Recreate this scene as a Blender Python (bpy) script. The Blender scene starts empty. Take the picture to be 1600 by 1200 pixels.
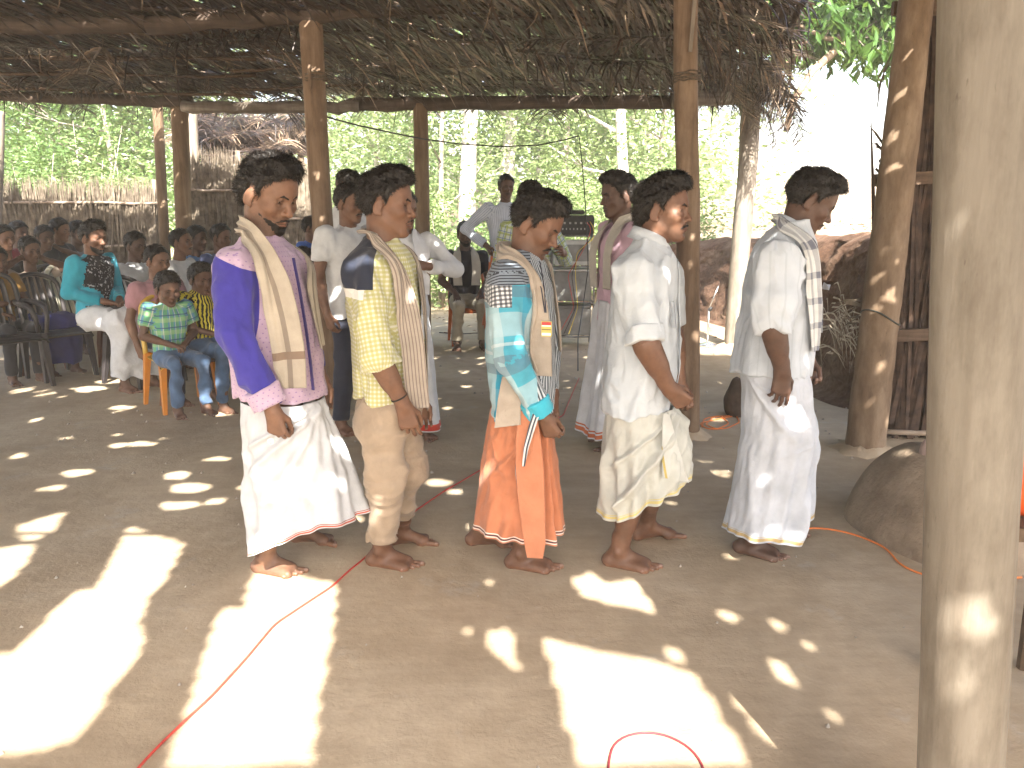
import bpy, math, random
import numpy as np
from mathutils import Vector, Matrix

random.seed(7); np.random.seed(7)
RNG = np.random.RandomState(11)
SC = bpy.context.scene
COL = SC.collection
PITCH = math.radians(11.74); CAMH = 1.47; FPX = 1280.0

# ---------------------------------------------------------------- camera
cam_d = bpy.data.cameras.new('camera'); cam = bpy.data.objects.new('camera', cam_d); COL.objects.link(cam)
cam.location = (0, 0, CAMH); cam.rotation_euler = (math.pi/2 - PITCH, 0, 0)
cam_d.sensor_width = 36.0; cam_d.lens = 36.0*FPX/1600.0; cam_d.clip_start = 0.05; cam_d.clip_end = 900
SC.camera = cam
# ---------------------------------------------------------------- light
SUN_EL = math.radians(41.0)
SUN_DIR = Vector((-math.sin(math.radians(9))*math.cos(SUN_EL), math.cos(math.radians(9))*math.cos(SUN_EL), -math.sin(SUN_EL)))  # where the light goes
W = bpy.data.worlds.new('World'); SC.world = W; W.use_nodes = True
nt = W.node_tree; nt.nodes.clear()
sky = nt.nodes.new('ShaderNodeTexSky'); sky.sky_type = 'NISHITA'; sky.sun_disc = False
sky.sun_elevation = SUN_EL
_to = -SUN_DIR
sky.sun_rotation = math.atan2(_to.x, _to.y)
sky.air_density = 1.0; sky.dust_density = 4.0; sky.ozone_density = 1.0
bg = nt.nodes.new('ShaderNodeBackground'); bg.inputs['Strength'].default_value = 0.12
wo = nt.nodes.new('ShaderNodeOutputWorld')
nt.links.new(sky.outputs[0], bg.inputs[0]); nt.links.new(bg.outputs[0], wo.inputs[0])
sun_d = bpy.data.lights.new('sun', 'SUN'); sun_d.energy = 5.0; sun_d.angle = math.radians(0.53); sun_d.color = (1.0, .94, .84)
sun = bpy.data.objects.new('sun', sun_d); COL.objects.link(sun)
sun.rotation_euler = SUN_DIR.to_track_quat('-Z', 'Y').to_euler(); sun.location = (0, -5, 8)
SC.view_settings.view_transform = 'Standard'; SC.view_settings.look = 'None'
SC.view_settings.gamma = 1; SC.view_settings.use_curve_mapping = False
SC.view_settings.exposure = 2.58
SC.render.engine = 'CYCLES'
SC.cycles.use_denoising = True
try: SC.cycles.denoiser = 'OPENIMAGEDENOISE'
except Exception: pass
SC.cycles.max_bounces = 7; SC.cycles.diffuse_bounces = 5; SC.cycles.transparent_max_bounces = 8
SC.cycles.sample_clamp_indirect = 6.0; SC.cycles.volume_bounces = 1

# ---------------------------------------------------------------- photo geometry -> place
def ray(px, py):
    cx = (px-800)/FPX; cy = (600-py)/FPX
    return np.array([cx, math.cos(PITCH)+cy*math.sin(PITCH), -math.sin(PITCH)+cy*math.cos(PITCH)])
def at(px, py, Y):
    d = ray(px, py); return np.array([0, 0, CAMH]) + d*(Y/d[1])
def gp(px, py, z=0.0):
    d = ray(px, py); return np.array([0, 0, CAMH]) + d*((z-CAMH)/d[2])

# ---------------------------------------------------------------- objects
def prop(o, label=None, cat=None, group=None, kind=None):
    if label: o['label'] = label
    if cat: o['category'] = cat
    if group: o['group'] = group
    if kind: o['kind'] = kind
    return o
def empty(name, loc=(0, 0, 0), rz=0.0, label=None, cat=None, group=None):
    o = bpy.data.objects.new(name, None); COL.objects.link(o); o.location = loc; o.rotation_euler = (0, 0, rz)
    o.empty_display_size = .1
    return prop(o, label, cat, group)
def link(name, me, mat=None, parent=None, smooth=None):
    o = bpy.data.objects.new(name, me); COL.objects.link(o)
    if mat is not None and len(me.materials) == 0:
        for m in (mat if isinstance(mat, (list, tuple)) else [mat]): me.materials.append(m)
    if parent is not None: o.parent = parent
    return o
def mesh_np(name, v, quads, smooth=True, cols=None, uv=None, midx=None):
    """v (N,3), quads (M,3|4) arrays -> mesh; cols (N,3) -> 'Col'; uv (N,2) -> 'UV'"""
    me = bpy.data.meshes.new(name)
    v = np.asarray(v, np.float32); quads = np.asarray(quads, np.int32)
    me.vertices.add(len(v)); me.vertices.foreach_set('co', v.ravel())
    n = quads.shape[1]
    me.loops.add(quads.size); me.loops.foreach_set('vertex_index', quads.ravel())
    me.polygons.add(len(quads)); me.polygons.foreach_set('loop_start', np.arange(0, quads.size, n, dtype=np.int32))
    me.polygons.foreach_set('loop_total', np.full(len(quads), n, np.int32))
    me.polygons.foreach_set('use_smooth', np.full(len(quads), bool(smooth)))
    if midx is not None: me.polygons.foreach_set('material_index', np.asarray(midx, np.int32))
    me.update(calc_edges=True)
    if cols is not None:
        a = me.color_attributes.new('Col', 'FLOAT_COLOR', 'POINT')
        c = np.ones((len(v), 4), np.float32); c[:, :3] = cols; a.data.foreach_set('color', c.ravel())
    if uv is not None:
        L = np.asarray(uv, np.float32)[quads]; jump = (L.max(1)-L.min(1)).max(1) > .15; L[jump] = L[jump][:, :1]   # no smear across a seam
        u = me.uv_layers.new(name='UV'); u.data.foreach_set('uv', L.ravel())
    me.validate()
    return me
class Geo:
    """collects verts/faces of mixed small shapes"""
    def __init__(s): s.v = []; s.f = []
    def add(s, v, f):
        n = len(s.v); s.v.extend([tuple(map(float, p)) for p in v]); s.f.extend([tuple(i+n for i in q) for q in f])
    def box(s, c, size, R=None):
        sx, sy, sz = [k/2 for k in size]; P = []
        for dx, dy, dz in ((-1,-1,-1),(1,-1,-1),(1,1,-1),(-1,1,-1),(-1,-1,1),(1,-1,1),(1,1,1),(-1,1,1)):
            p = np.array([dx*sx, dy*sy, dz*sz])
            if R is not None: p = R@p
            P.append(p+np.array(c))
        s.add(P, [(0,3,2,1),(4,5,6,7),(0,1,5,4),(1,2,6,5),(2,3,7,6),(3,0,4,7)])
    def tube(s, pts, r, n=8, cap=True, rnd=0.0, seed=0):
        pts = [np.array(p, float) for p in pts]; m = len(pts)
        rs = r if isinstance(r, (list, tuple, np.ndarray)) else [r]*m
        rr = random.Random(seed); V = []; F = []; up = None
        for i, p in enumerate(pts):
            t = pts[min(i+1, m-1)]-pts[max(i-1, 0)]; t = t/(np.linalg.norm(t)+1e-9)
            if up is None:
                up = np.array([0, 0, 1.0]) if abs(t[2]) < .9 else np.array([1.0, 0, 0])
            a = np.cross(t, up); a /= np.linalg.norm(a)+1e-9; b = np.cross(a, t); up = b
            for k in range(n):
                th = 2*math.pi*k/n; q = rs[i]*(1+rnd*(rr.random()-.5))
                V.append(p+a*math.cos(th)*q+b*math.sin(th)*q)
        for i in range(m-1):
            for k in range(n):
                F.append((i*n+k, i*n+(k+1) % n, (i+1)*n+(k+1) % n, (i+1)*n+k))
        if cap: F.append(tuple(range(n-1, -1, -1))); F.append(tuple(range((m-1)*n, m*n)))
        s.add(V, F)
    def mesh(s, name, smooth=False):
        me = bpy.data.meshes.new(name); me.from_pydata(s.v, [], s.f); me.update()
        if smooth: me.polygons.foreach_set('use_smooth', [True]*len(me.polygons))
        return me
def grid_faces(nu, nv, wrap_u=False):
    F = []; 
    iu = np.arange(nu if wrap_u else nu-1); jv = np.arange(nv-1)
    I, J = np.meshgrid(iu, jv, indexing='ij')
    I = I.ravel(); J = J.ravel(); I2 = (I+1) % nu
    return np.stack([I*nv+J, I2*nv+J, I2*nv+J+1, I*nv+J+1], 1)

# ---------------------------------------------------------------- materials
MATS = {}
def srgb(r, g, b):
    f = lambda c: (c/255/12.92) if c/255 <= .04045 else ((c/255+.055)/1.055)**2.4
    return (f(r), f(g), f(b))
class N:
    def __init__(s, name):
        s.m = bpy.data.materials.new(name); s.m.use_nodes = True; s.t = s.m.node_tree; s.t.nodes.clear()
        s.out = s.n('OutputMaterial'); s.b = s.n('BsdfPrincipled'); s.l(s.b.outputs[0], s.out.inputs[0])
    def n(s, t, **k):
        x = s.t.nodes.new('ShaderNode'+t)
        for a, b in k.items(): setattr(x, a, b)
        return x
    def l(s, a, b): s.t.links.new(a, b)
    def val(s, node, **k):
        for a, b in k.items(): node.inputs[a].default_value = b
        return node
    def coord(s, kind='Object', scale=(1, 1, 1)):
        c = s.n('TexCoord'); m = s.n('Mapping'); m.inputs['Scale'].default_value = scale
        s.l(c.outputs[kind], m.inputs[0]); return m.outputs[0]
    def noise(s, vec, scale, detail=4, rough=.55, dist=0.0):
        x = s.n('TexNoise'); x.inputs['Scale'].default_value = scale; x.inputs['Detail'].default_value = detail
        x.inputs['Roughness'].default_value = rough; x.inputs['Distortion'].default_value = dist
        if vec is not None: s.l(vec, x.inputs['Vector'])
        return x.outputs[0]
    def ramp(s, fac, stops, interp='LINEAR'):
        r = s.n('ValToRGB'); e = r.color_ramp.elements; r.color_ramp.interpolation = interp
        while len(e) < len(stops): e.new(.5)
        for i, (p, c) in enumerate(stops):
            e[i].position = p; e[i].color = (*c, 1) if len(c) == 3 else c
        s.l(fac, r.inputs[0]); return r.outputs[0]
    def mix(s, fac, a, b, mode='MIX'):
        x = s.n('Mix', data_type='RGBA', blend_type=mode)
        if isinstance(fac, (int, float)): x.inputs[0].default_value = fac
        else: s.l(fac, x.inputs[0])
        for sock, v in ((x.inputs[6], a), (x.inputs[7], b)):
            if isinstance(v, tuple): sock.default_value = (*v, 1) if len(v) == 3 else v
            else: s.l(v, sock)
        return x.outputs[2]
    def math(s, op, a, b=0.0, c=None, clamp=False):
        x = s.n('Math', operation=op, use_clamp=clamp)
        for i, v in enumerate((a, b) if c is None else (a, b, c)):
            if isinstance(v, (int, float)): x.inputs[i].default_value = v
            else: s.l(v, x.inputs[i])
        return x.outputs[0]
    def sep(s, vec):
        x = s.n('SeparateXYZ'); s.l(vec, x.inputs[0]); return x.outputs
    def color(s, c):
        if isinstance(c, tuple): s.b.inputs['Base Color'].default_value = (*c, 1) if len(c) == 3 else c
        else: s.l(c, s.b.inputs['Base Color'])
    def bump(s, h, strength=.3, dist=.01):
        x = s.n('Bump'); x.inputs['Strength'].default_value = strength; x.inputs['Distance'].default_value = dist
        s.l(h, x.inputs['Height']); s.l(x.outputs[0], s.b.inputs['Normal'])
    def rough(s, r):
        if isinstance(r, (int, float)): s.b.inputs['Roughness'].default_value = r
        else: s.l(r, s.b.inputs['Roughness'])
def mul(c, k): return tuple(min(1, x*k) for x in c)
def noisy(name, c1, c2, scale=8, rough=.8, bump=.2, bscale=40, bd=.004, stretch=(1, 1, 1), coord='Object', detail=5, spec=.3):
    if name in MATS: return MATS[name]
    m = N(name); v = m.coord(coord, stretch)
    m.color(m.ramp(m.noise(v, scale, detail), [(.3, c1), (.7, c2)]))
    m.rough(rough); m.b.inputs['Specular IOR Level'].default_value = spec
    if bump: m.bump(m.noise(v, bscale, 4), bump, bd)
    MATS[name] = m.m; return m.m

# ---------------------------------------------------------------- signed-distance modelling (bodies and clothes)
_T = np.random.RandomState(3).rand(32, 32, 32).astype(np.float32)*2-1
def vnoise(P, f, seed=0):
    """smooth value noise in -1..1; f scalar or 3-tuple"""
    f = (f, f, f) if np.isscalar(f) else f
    c = []; i0 = []
    for k in range(3):
        q = P[k]*f[k]+seed*7.31+k*3.7+100.0
        fl = np.floor(q); i0.append(fl.astype(np.int32)); t = q-fl; c.append(t*t*(3-2*t))
    r = 0
    for a in (0, 1):
        wa = c[0] if a else 1-c[0]
        for b in (0, 1):
            wb = c[1] if b else 1-c[1]
            for d in (0, 1):
                wd = c[2] if d else 1-c[2]
                r = r+_T[(i0[0]+a) & 31, (i0[1]+b) & 31, (i0[2]+d) & 31]*wa*wb*wd
    return r
def smin(a, b, k):
    if k <= 0: return np.minimum(a, b)
    h = np.maximum(k-np.abs(a-b), 0)/k
    return np.minimum(a, b)-h*h*k*.25
def smax(a, b, k): return -smin(-a, -b, k)
def A3(p): return np.asarray(p, np.float32)
def cap(a, b, ra, rb):
    a = A3(a); b = A3(b); d = b-a; L2 = max(float(d@d), 1e-9)
    def f(P):
        x, y, z = P[0]-a[0], P[1]-a[1], P[2]-a[2]
        t = np.clip((x*d[0]+y*d[1]+z*d[2])/L2, 0, 1)
        return np.sqrt((x-t*d[0])**2+(y-t*d[1])**2+(z-t*d[2])**2)-(ra+(rb-ra)*t)
    m = max(ra, rb)
    return f, np.minimum(a, b)-m, np.maximum(a, b)+m
def ell(c, r, R=None):
    c = A3(c); r = A3(r)
    def f(P):
        x, y, z = P[0]-c[0], P[1]-c[1], P[2]-c[2]
        if R is not None:
            x, y, z = (R[0, 0]*x+R[1, 0]*y+R[2, 0]*z, R[0, 1]*x+R[1, 1]*y+R[2, 1]*z, R[0, 2]*x+R[1, 2]*y+R[2, 2]*z)
        k0 = np.sqrt((x/r[0])**2+(y/r[1])**2+(z/r[2])**2)
        k1 = np.sqrt((x/r[0]**2)**2+(y/r[1]**2)**2+(z/r[2]**2)**2)+1e-6
        return k0*(k0-1)/k1
    m = float(r.max()) if R is not None else r
    return f, c-m, c+m
class Field:
    def __init__(s): s.p = []; s.post = []; s.tips = []
    def u(s, prim, k=.0): s.p.append(('u', prim, k)); return s
    def sub(s, prim, k=.0): s.p.append(('s', prim, k)); return s
    def inter(s, f, k=.0): s.p.append(('i', (f, None, None), k)); return s
    def disp(s, f): s.post.append(f); return s
    def __call__(s, P, clampd=None):
        V = np.full(np.broadcast(*P).shape, .3, np.float32)
        for op, (f, lo, hi), k in s.p:
            d = f(P)
            V = smin(V, d, k) if op == 'u' else smax(V, -d, k) if op == 's' else smax(V, d, k)
        for f in s.post: V = V+f(P)
        return V
    def grid(s, lo, hi, h):
        lo = A3(lo); hi = A3(hi); n = np.ceil((hi-lo)/h).astype(int)+1
        ax = [lo[i]+h*np.arange(n[i], dtype=np.float32) for i in range(3)]
        V = np.full(n, .05, np.float32)
        for op, (f, plo, phi), k in s.p:
            pad = 3*h+k+.012
            if plo is None: sl = [slice(0, n[i]) for i in range(3)]
            else:
                sl = [slice(max(0, int((plo[i]-pad-lo[i])/h)), max(0, min(n[i], int((phi[i]+pad-lo[i])/h)+2))) for i in range(3)]
                if any(q.stop <= q.start for q in sl): continue
            P = (ax[0][sl[0]][:, None, None], ax[1][sl[1]][None, :, None], ax[2][sl[2]][None, None, :])
            d = f(P); S = tuple(sl); v = V[S]
            V[S] = smin(v, d, k) if op == 'u' else smax(v, -d, k) if op == 's' else smax(v, d, k)
        if s.post:
            I = np.nonzero(np.abs(V) < 4*h+.012)
            P = (ax[0][I[0]], ax[1][I[1]], ax[2][I[2]])
            dv = 0
            for f in s.post: dv = dv+f(P)
            V[I] += dv
        return V, lo
    def mesh(s, lo, hi, h):
        V, lo = s.grid(lo, hi, h)
        return nets(V, lo, h)
def nets(V, lo, h):
    """surface nets"""
    V = V.copy()
    V[0] = V[-1] = .05; V[:, 0] = V[:, -1] = .05; V[:, :, 0] = V[:, :, -1] = .05
    S = V < 0
    n = [k-1 for k in V.shape]
    cs = [(a, b, c) for a in (0, 1) for b in (0, 1) for c in (0, 1)]
    sub = lambda M, c: M[c[0]:c[0]+n[0], c[1]:c[1]+n[1], c[2]:c[2]+n[2]]
    cnt = np.zeros(n, np.int8)
    for c in cs: cnt += sub(S, c)
    act = (cnt > 0) & (cnt < 8)
    I = np.argwhere(act)
    idx = np.full(n, -1, np.int32); idx[act] = np.arange(len(I))
    acc = np.zeros((len(I), 3), np.float32); num = np.zeros(len(I), np.float32)
    i, j, k = I.T
    for c in cs:
        for a in range(3):
            if c[a]: continue
            e = list(c); e[a] = 1
            v0 = V[i+c[0], j+c[1], k+c[2]]; v1 = V[i+e[0], j+e[1], k+e[2]]
            m = (v0 < 0) != (v1 < 0)
            t = np.where(m, v0/np.where(m, v0-v1, 1), 0)
            p = np.zeros((len(I), 3), np.float32)+A3(c); p[:, a] = t
            acc += p*m[:, None]; num += m
    v = lo+(I+acc/num[:, None])*h
    Q = []
    for a in range(3):
        b, c = (a+1) % 3, (a+2) % 3
        s0 = [slice(1, -1)]*3; s0[a] = slice(0, -1); s1 = list(s0); s1[a] = slice(1, None)
        A = S[tuple(s0)]; B = S[tuple(s1)]
        off = np.array([1, 1, 1]); off[a] = 0
        for flip, M in ((False, A & ~B), (True, ~A & B)):
            J = np.argwhere(M)+off
            if len(J) == 0: continue
            def g(db, dc):
                q = J.copy(); q[:, b] += db; q[:, c] += dc
                return idx[q[:, 0], q[:, 1], q[:, 2]]
            q = np.stack([g(-1, -1), g(0, -1), g(0, 0), g(-1, 0)], 1)
            Q.append(q[:, ::-1] if flip else q)
    Q = np.concatenate(Q) if Q else np.zeros((0, 4), int)
    return v, Q[(Q >= 0).all(1)]
def relax(v, q, it=1, w=.5):
    for _ in range(it):
        s = np.zeros_like(v); c = np.zeros(len(v), np.float32)
        for a in range(4):
            for b in ((a+1) % 4, (a-1) % 4):
                for d in range(3): s[:, d] += np.bincount(q[:, a], v[q[:, b], d], len(v))
                c += np.bincount(q[:, a], minlength=len(v))
        v = v*(1-w)+w*s/np.maximum(c, 1)[:, None]
    return v.astype(np.float32)
def vnormals(v, q):
    n = np.cross(v[q[:, 2]]-v[q[:, 0]], v[q[:, 3 if q.shape[1] > 3 else 1]]-v[q[:, 1]])
    o = np.zeros_like(v)
    for a in range(q.shape[1]):
        for d in range(3): o[:, d] += np.bincount(q[:, a], n[:, d], len(v))
    return o/(np.linalg.norm(o, axis=1)[:, None]+1e-12)
def unit(a): a = np.asarray(a, float); return a/(np.linalg.norm(a)+1e-12)
def rotz(a): c, s = math.cos(a), math.sin(a); return np.array([[c, -s, 0], [s, c, 0], [0, 0, 1.0]])
def roty(a): c, s = math.cos(a), math.sin(a); return np.array([[c, 0, s], [0, 1.0, 0], [-s, 0, c]])
def rotx(a): c, s = math.cos(a), math.sin(a); return np.array([[1.0, 0, 0], [0, c, -s], [0, s, c]])
# ---------------------------------------------------------------- people: materials
def skin_mat():
    if 'skin' in MATS: return MATS['skin']
    m = N('skin'); a = m.n('Attribute', attribute_name='Col')
    v = m.coord('Object')
    m.color(m.mix(.5, a.outputs[0], m.ramp(m.noise(v, 45, 4), [(.3, (.55, .55, .55)), (.7, (1, 1, 1))]), 'MULTIPLY'))
    m.b.inputs['Subsurface Weight'].default_value = .12; m.b.inputs['Subsurface Radius'].default_value = (.01, .004, .002)
    m.b.inputs['Subsurface Scale'].default_value = .5
    m.rough(m.ramp(m.noise(v, 60, 3), [(.3, (.48, .48, .48)), (.7, (.66, .66, .66))])); m.b.inputs['Specular IOR Level'].default_value = .45
    m.bump(m.noise(v, 350, 3), .12, .002)
    MATS['skin'] = m.m; return m.m
def hair_mat():
    return noisy('hair', (.004, .0033, .003), (.012, .009, .0075), 60, .5, .4, 300, .002, (1, 1, 1), spec=.3)
def white_eye():
    if 'eyem' in MATS: return MATS['eyem']
    m = N('eye'); a = m.n('Attribute', attribute_name='Col'); m.color(a.outputs[0]); m.rough(.15); MATS['eyem'] = m.m; return m.m
def cloth(name, base, pattern=None, rough=.9, bump=.15, weave=900, var=.1, alt=None):
    """woven cloth; base albedo; pattern(m, uv) -> colour socket"""
    if name in MATS: return MATS[name]
    m = N(name); uv = m.n('UVMap', uv_map='UV').outputs[0]; ob = m.coord('Object')
    c = pattern(m, uv) if pattern else base
    if c is None: c = base
    va = m.ramp(m.noise(ob, 14, 5), [(.3, (1-var*2,)*3), (.7, (1, 1, 1))])
    m.color(m.mix(1.0, c, va, 'MULTIPLY')); m.rough(rough); m.b.inputs['Specular IOR Level'].default_value = .15
    m.b.inputs['Sheen Weight'].default_value = .15
    h = m.math('ADD', m.noise(ob, 28, 4, .6, .6), m.math('MULTIPLY', m.noise(ob, 420, 2), .25))
    m.bump(h, bump*2.2, .006)
    MATS[name] = m.m; return m.m
def stripe(m, coord, period, duty, offset=0.0):
    """1 inside the stripe"""
    t = m.math('FRACT', m.math('ADD', m.math('DIVIDE', coord, period), offset))
    return m.math('LESS_THAN', t, duty)
def band(m, coord, a, b):
    return m.math('MULTIPLY', m.math('GREATER_THAN', coord, a), m.math('LESS_THAN', coord, b))

# ---------------------------------------------------------------- head (own frame, face towards +X, eyes at z=0)
def head_field(h):
    wd = h.get('wide', 1.0); F = Field()
    F.u(ell((-.012, 0, .036), (.094, .074*wd, .082)))
    F.u(ell((.036, 0, .036), (.050, .058*wd, .056)), .03)
    F.u(ell((.032, 0, -.034), (.053, .054*wd, .066)), .03)
    j = h.get('jaw', 1.0)
    for s in (-1, 1):
        F.u(cap((-.004, s*.048*wd*j, -.050), (.056, s*.018*j, -.099), .016, .015), .03)
        F.u(ell((.062, s*.043*wd, -.024), (.018, .018, .018)), .03)
    F.u(ell((.070, 0, -.100), (.018, .019, .016)), .022)
    F.u(ell((.064, 0, -.062), (.027, .029, .030)), .02)
    for s in (-1, 1): F.u(cap((.081, s*.008, .020), (.069, s*.042*wd, .018), .0085, .007), .02)
    for s in (-1, 1): F.sub(ell((.0925, s*.031, .000), (.0155, .017, .012)), .014)
    nl = h.get('nose', 1.0)
    F.u(cap((.082, 0, .008), (.082+.020*nl, 0, -.030), .0065, .0095), .012)
    F.u(ell((.082+.022*nl, 0, -.034), (.0108, .0092, .0088)), .008)
    for s in (-1, 1):
        F.u(ell((.090, s*.0122, -.037), (.0100, .0060, .0072)), .006)
        F.sub(ell((.099, s*.0075, -.0465), (.006, .0035, .005)), .003)
        # lids
        F.u(cap((.0765, s*.019, .002), (.0815, s*.030, .0085), .0035, .0038), .004)
        F.u(cap((.0815, s*.030, .0085), (.0745, s*.0435, .002), .0038, .0035), .004)
        F.u(cap((.0765, s*.019, -.003), (.0795, s*.031, -.0085), .003, .0032), .004)
        F.u(cap((.0795, s*.031, -.0085), (.0740, s*.0435, -.002), .0032, .003), .004)
        # lips, each half
        F.u(cap((.0915, 0, -.0645), (.080, s*.023, -.0685), .0050, .0028), .006)
        F.u(cap((.0900, 0, -.0755), (.080, s*.021, -.0725), .0062, .003), .006)
    for s in (-1, 1): F.sub(cap((.0985, 0, -.0698), (.083, s*.024, -.0705), .0012, .001), .004)
    F.sub(ell((.094, 0, -.087), (.010, .018, .006)), .01)
    for s in (-1, 1):   # ears
        R = rotz(s*-.35)@roty(.25)
        F.u(ell((-.010, s*(.0755*wd), -.012), (.017, .0065, .031), R), .008)
        F.sub(ell((-.004, s*(.086*wd), -.008), (.009, .0075, .018), R), .004)
        F.u(ell((-.002, s*(.0735*wd), -.036), (.009, .0055, .009)), .006)
    return F
def head_cols(P, sk, h):
    x, y, z = P.T; c = np.tile(A3(sk), (len(P), 1))
    g = lambda cx, cy, cz, r: np.exp(-(((x-cx)/r)**2+((np.abs(y)-cy)/r)**2+((z-cz)/r)**2))
    lip = np.exp(-((z+.071)/.0075)**4)*(x > .074)*np.exp(-(y/.021)**4)
    c = c*(1-lip[:, None]*.75)+A3(h.get('lip', (sk[0]*.72, sk[1]*.55, sk[2]*.62)))*lip[:, None]*.75
    mouth = np.exp(-((z+.0703)/.0018)**2)*(x > .078)*(np.abs(y) < .023)
    c *= (1-.7*mouth)[:, None]
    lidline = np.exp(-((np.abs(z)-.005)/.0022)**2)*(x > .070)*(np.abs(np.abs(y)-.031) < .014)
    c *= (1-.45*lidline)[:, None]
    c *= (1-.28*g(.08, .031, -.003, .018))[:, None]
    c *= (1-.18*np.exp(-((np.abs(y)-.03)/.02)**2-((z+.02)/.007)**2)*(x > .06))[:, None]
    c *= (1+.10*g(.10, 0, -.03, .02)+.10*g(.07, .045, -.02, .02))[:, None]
    st = h.get('stubble', .0)
    if st:
        m = np.clip((-.045-z)/.02, 0, 1)*np.clip((x+.02)/.03, 0, 1)*(1-lip)
        m2 = np.exp(-((z+.054)/.008)**2)*(x > .07)
        n = .75+.25*vnoise(P.T, 500)
        c *= (1-st*np.maximum(m, m2)*n)[:, None]
    c *= (1-.35*g(.099, .0075, -.0455, .0045))[:, None]
    return c
HL = {'x': [-.13, -.085, -.06, -.035, -.022, -.012, -.002, .010, .016, .03, .045, .058, .075, .11],
      'z': [-.085, -.080, -.070, -.050, .000, .026, .030, .016, -.012, .022, .040, .058, .072, .080]}
def hair_field(h, HF):
    t = h.get('hair', .014); lift = h.get('line', 0.0)
    F = Field()
    F.u(ell((-.012, 0, .036), (.094+t*.75, .074*h.get('wide', 1)+t*.55, .082+t)))
    F.u(ell((.030, 0, .042), (.050+t*.7, .058+t*.6, .056+t)), .03)
    pf = h.get('puff', 0)
    if pf: F.u(ell((.055, 0, .098), (.036+pf*.6, .052, .020+pf*.7)), .03); F.u(ell((.02, 0, .108), (.055, .055, .018+pf*.8)), .03)
    if h.get('nape'): F.u(ell((-.085, 0, -.03), (.024, .052, .045)), .03)
    def zone(P):
        x, y, z = P
        side = np.interp(x, HL['x'], np.array(HL['z'])+lift*np.clip((np.array(HL['x'])-.03)/.03, 0, 1))
        zl = side+.010*np.cos(y/.05*3.0)*(x > .04)*0 - .0
        return (zl-z)*.8+vnoise(P, 160)*.003+vnoise(P, 60)*.003
    F.inter(zone, .030)
    cs = h.get('clump', 1.0)
    def clump(P):
        x, y, z = P
        q = (x+z*.6, y, z*.35)
        return -np.abs(vnoise(q, (90, 140, 80), 2))*.0035*cs-vnoise(q, (230, 340, 200), 5)*.0016*cs-vnoise(P, 34, 4)*.0055*cs-vnoise(P, 75, 7)*.003*cs-.001
    F.disp(clump)
    return F
def strands(v, nrm, n, L, rs, down=.35, w=.0009):
    """thin hair triangles"""
    I = rs.randint(0, len(v), n); p = v[I]; nn = nrm[I]
    t = np.stack([-.35+.5*rs.randn(n)*.6, .35*rs.randn(n), -down+.3*rs.randn(n)], 1)
    front = p[:, 0] > .03
    t[front, 0] = .35+.25*rs.randn(front.sum())
    t -= nn*(t*nn).sum(1)[:, None]; t /= np.linalg.norm(t, axis=1)[:, None]+1e-6
    d = t+nn*(.45+.7*rs.rand(n))[:, None]; d /= np.linalg.norm(d, axis=1)[:, None]
    s = np.cross(d, nn); s /= np.linalg.norm(s, axis=1)[:, None]+1e-6
    l = (L*(.5+rs.rand(n)))[:, None]
    a = p-nn*.003-s*w; b = p-nn*.003+s*w; m1 = p+d*l*.55-s*w*.8; m2 = p+d*l*.55+s*w*.8; c = p+d*l*.9+t*l*.25-nn*l*.12
    V = np.stack([a, b, m2, m1, c, c+s*.0004], 1).reshape(-1, 3)
    k = np.arange(n)*6
    Q = np.concatenate([np.stack([k, k+1, k+2, k+3], 1), np.stack([k+3, k+2, k+5, k+4], 1)])
    return V, Q

# ---------------------------------------------------------------- hands and feet
def hand_prims(F, w, d, n, t, s=1.0, curl=(.35, .5, .4), thumb=.5, spread=.03):
    """w wrist, d towards the fingers, n out of the palm, t towards the thumb"""
    w = np.array(w, float); d = unit(d); n = unit(n-d*np.dot(n, d)); t0 = np.cross(d, n); t = t0 if np.dot(t0, t) > 0 else -t0
    kn = []
    F.u(cap(w-d*.03*s, w+d*.012*s, .0245*s, .023*s), .012)
    for i, (o, L) in enumerate(((.029, .086), (.0105, .092), (-.009, .088), (-.0265, .079))):
        k = w+d*L*s+t*o*s; kn.append(k)
        F.u(cap(w+d*.012*s+t*o*.55*s, k, .0155*s, .0112*s), .014)
    for i, (L, r) in enumerate(((.070, .0088), (.077, .009), (.071, .0086), (.056, .0076))):
        p = kn[i]; a = 0; c = curl if np.isscalar(curl[0]) else curl[i]
        for ph, (q, rr) in enumerate(((.46, 1.0), (.30, .92), (.24, .84))):
            a += c[ph]+(.06*i if ph == 0 else 0)
            dd = d*math.cos(a)+n*math.sin(a)+t*(spread+.035)*(1.5-i)
            e = p+unit(dd)*L*q*s
            F.u(cap(p, e, r*rr*s*1.0, r*rr*.90*s), .0025 if ph else .005)
            p = e
        F.tips.append((e-unit(dd)*r*.1, unit(-n*math.cos(a)+d*math.sin(a)), r*.85*s))
    b = w+d*.022*s+t*.020*s+n*.006*s
    dd = unit(d*.75+t*(.75-.5*thumb)+n*(.25+.5*thumb))
    e = b+dd*.042*s; F.u(cap(b, e, .0155*s, .012*s), .012)
    d2 = unit(d*.95+t*(.25-.5*thumb)+n*(.15+.5*thumb)); e2 = e+d2*.032*s; F.u(cap(e, e2, .0115*s, .010*s), .004)
    d3 = unit(d*1.0+t*(.05-.5*thumb)+n*(.15+.3*thumb)); F.u(cap(e2, e2+d3*.022*s, .010*s, .008*s), .003)
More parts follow.
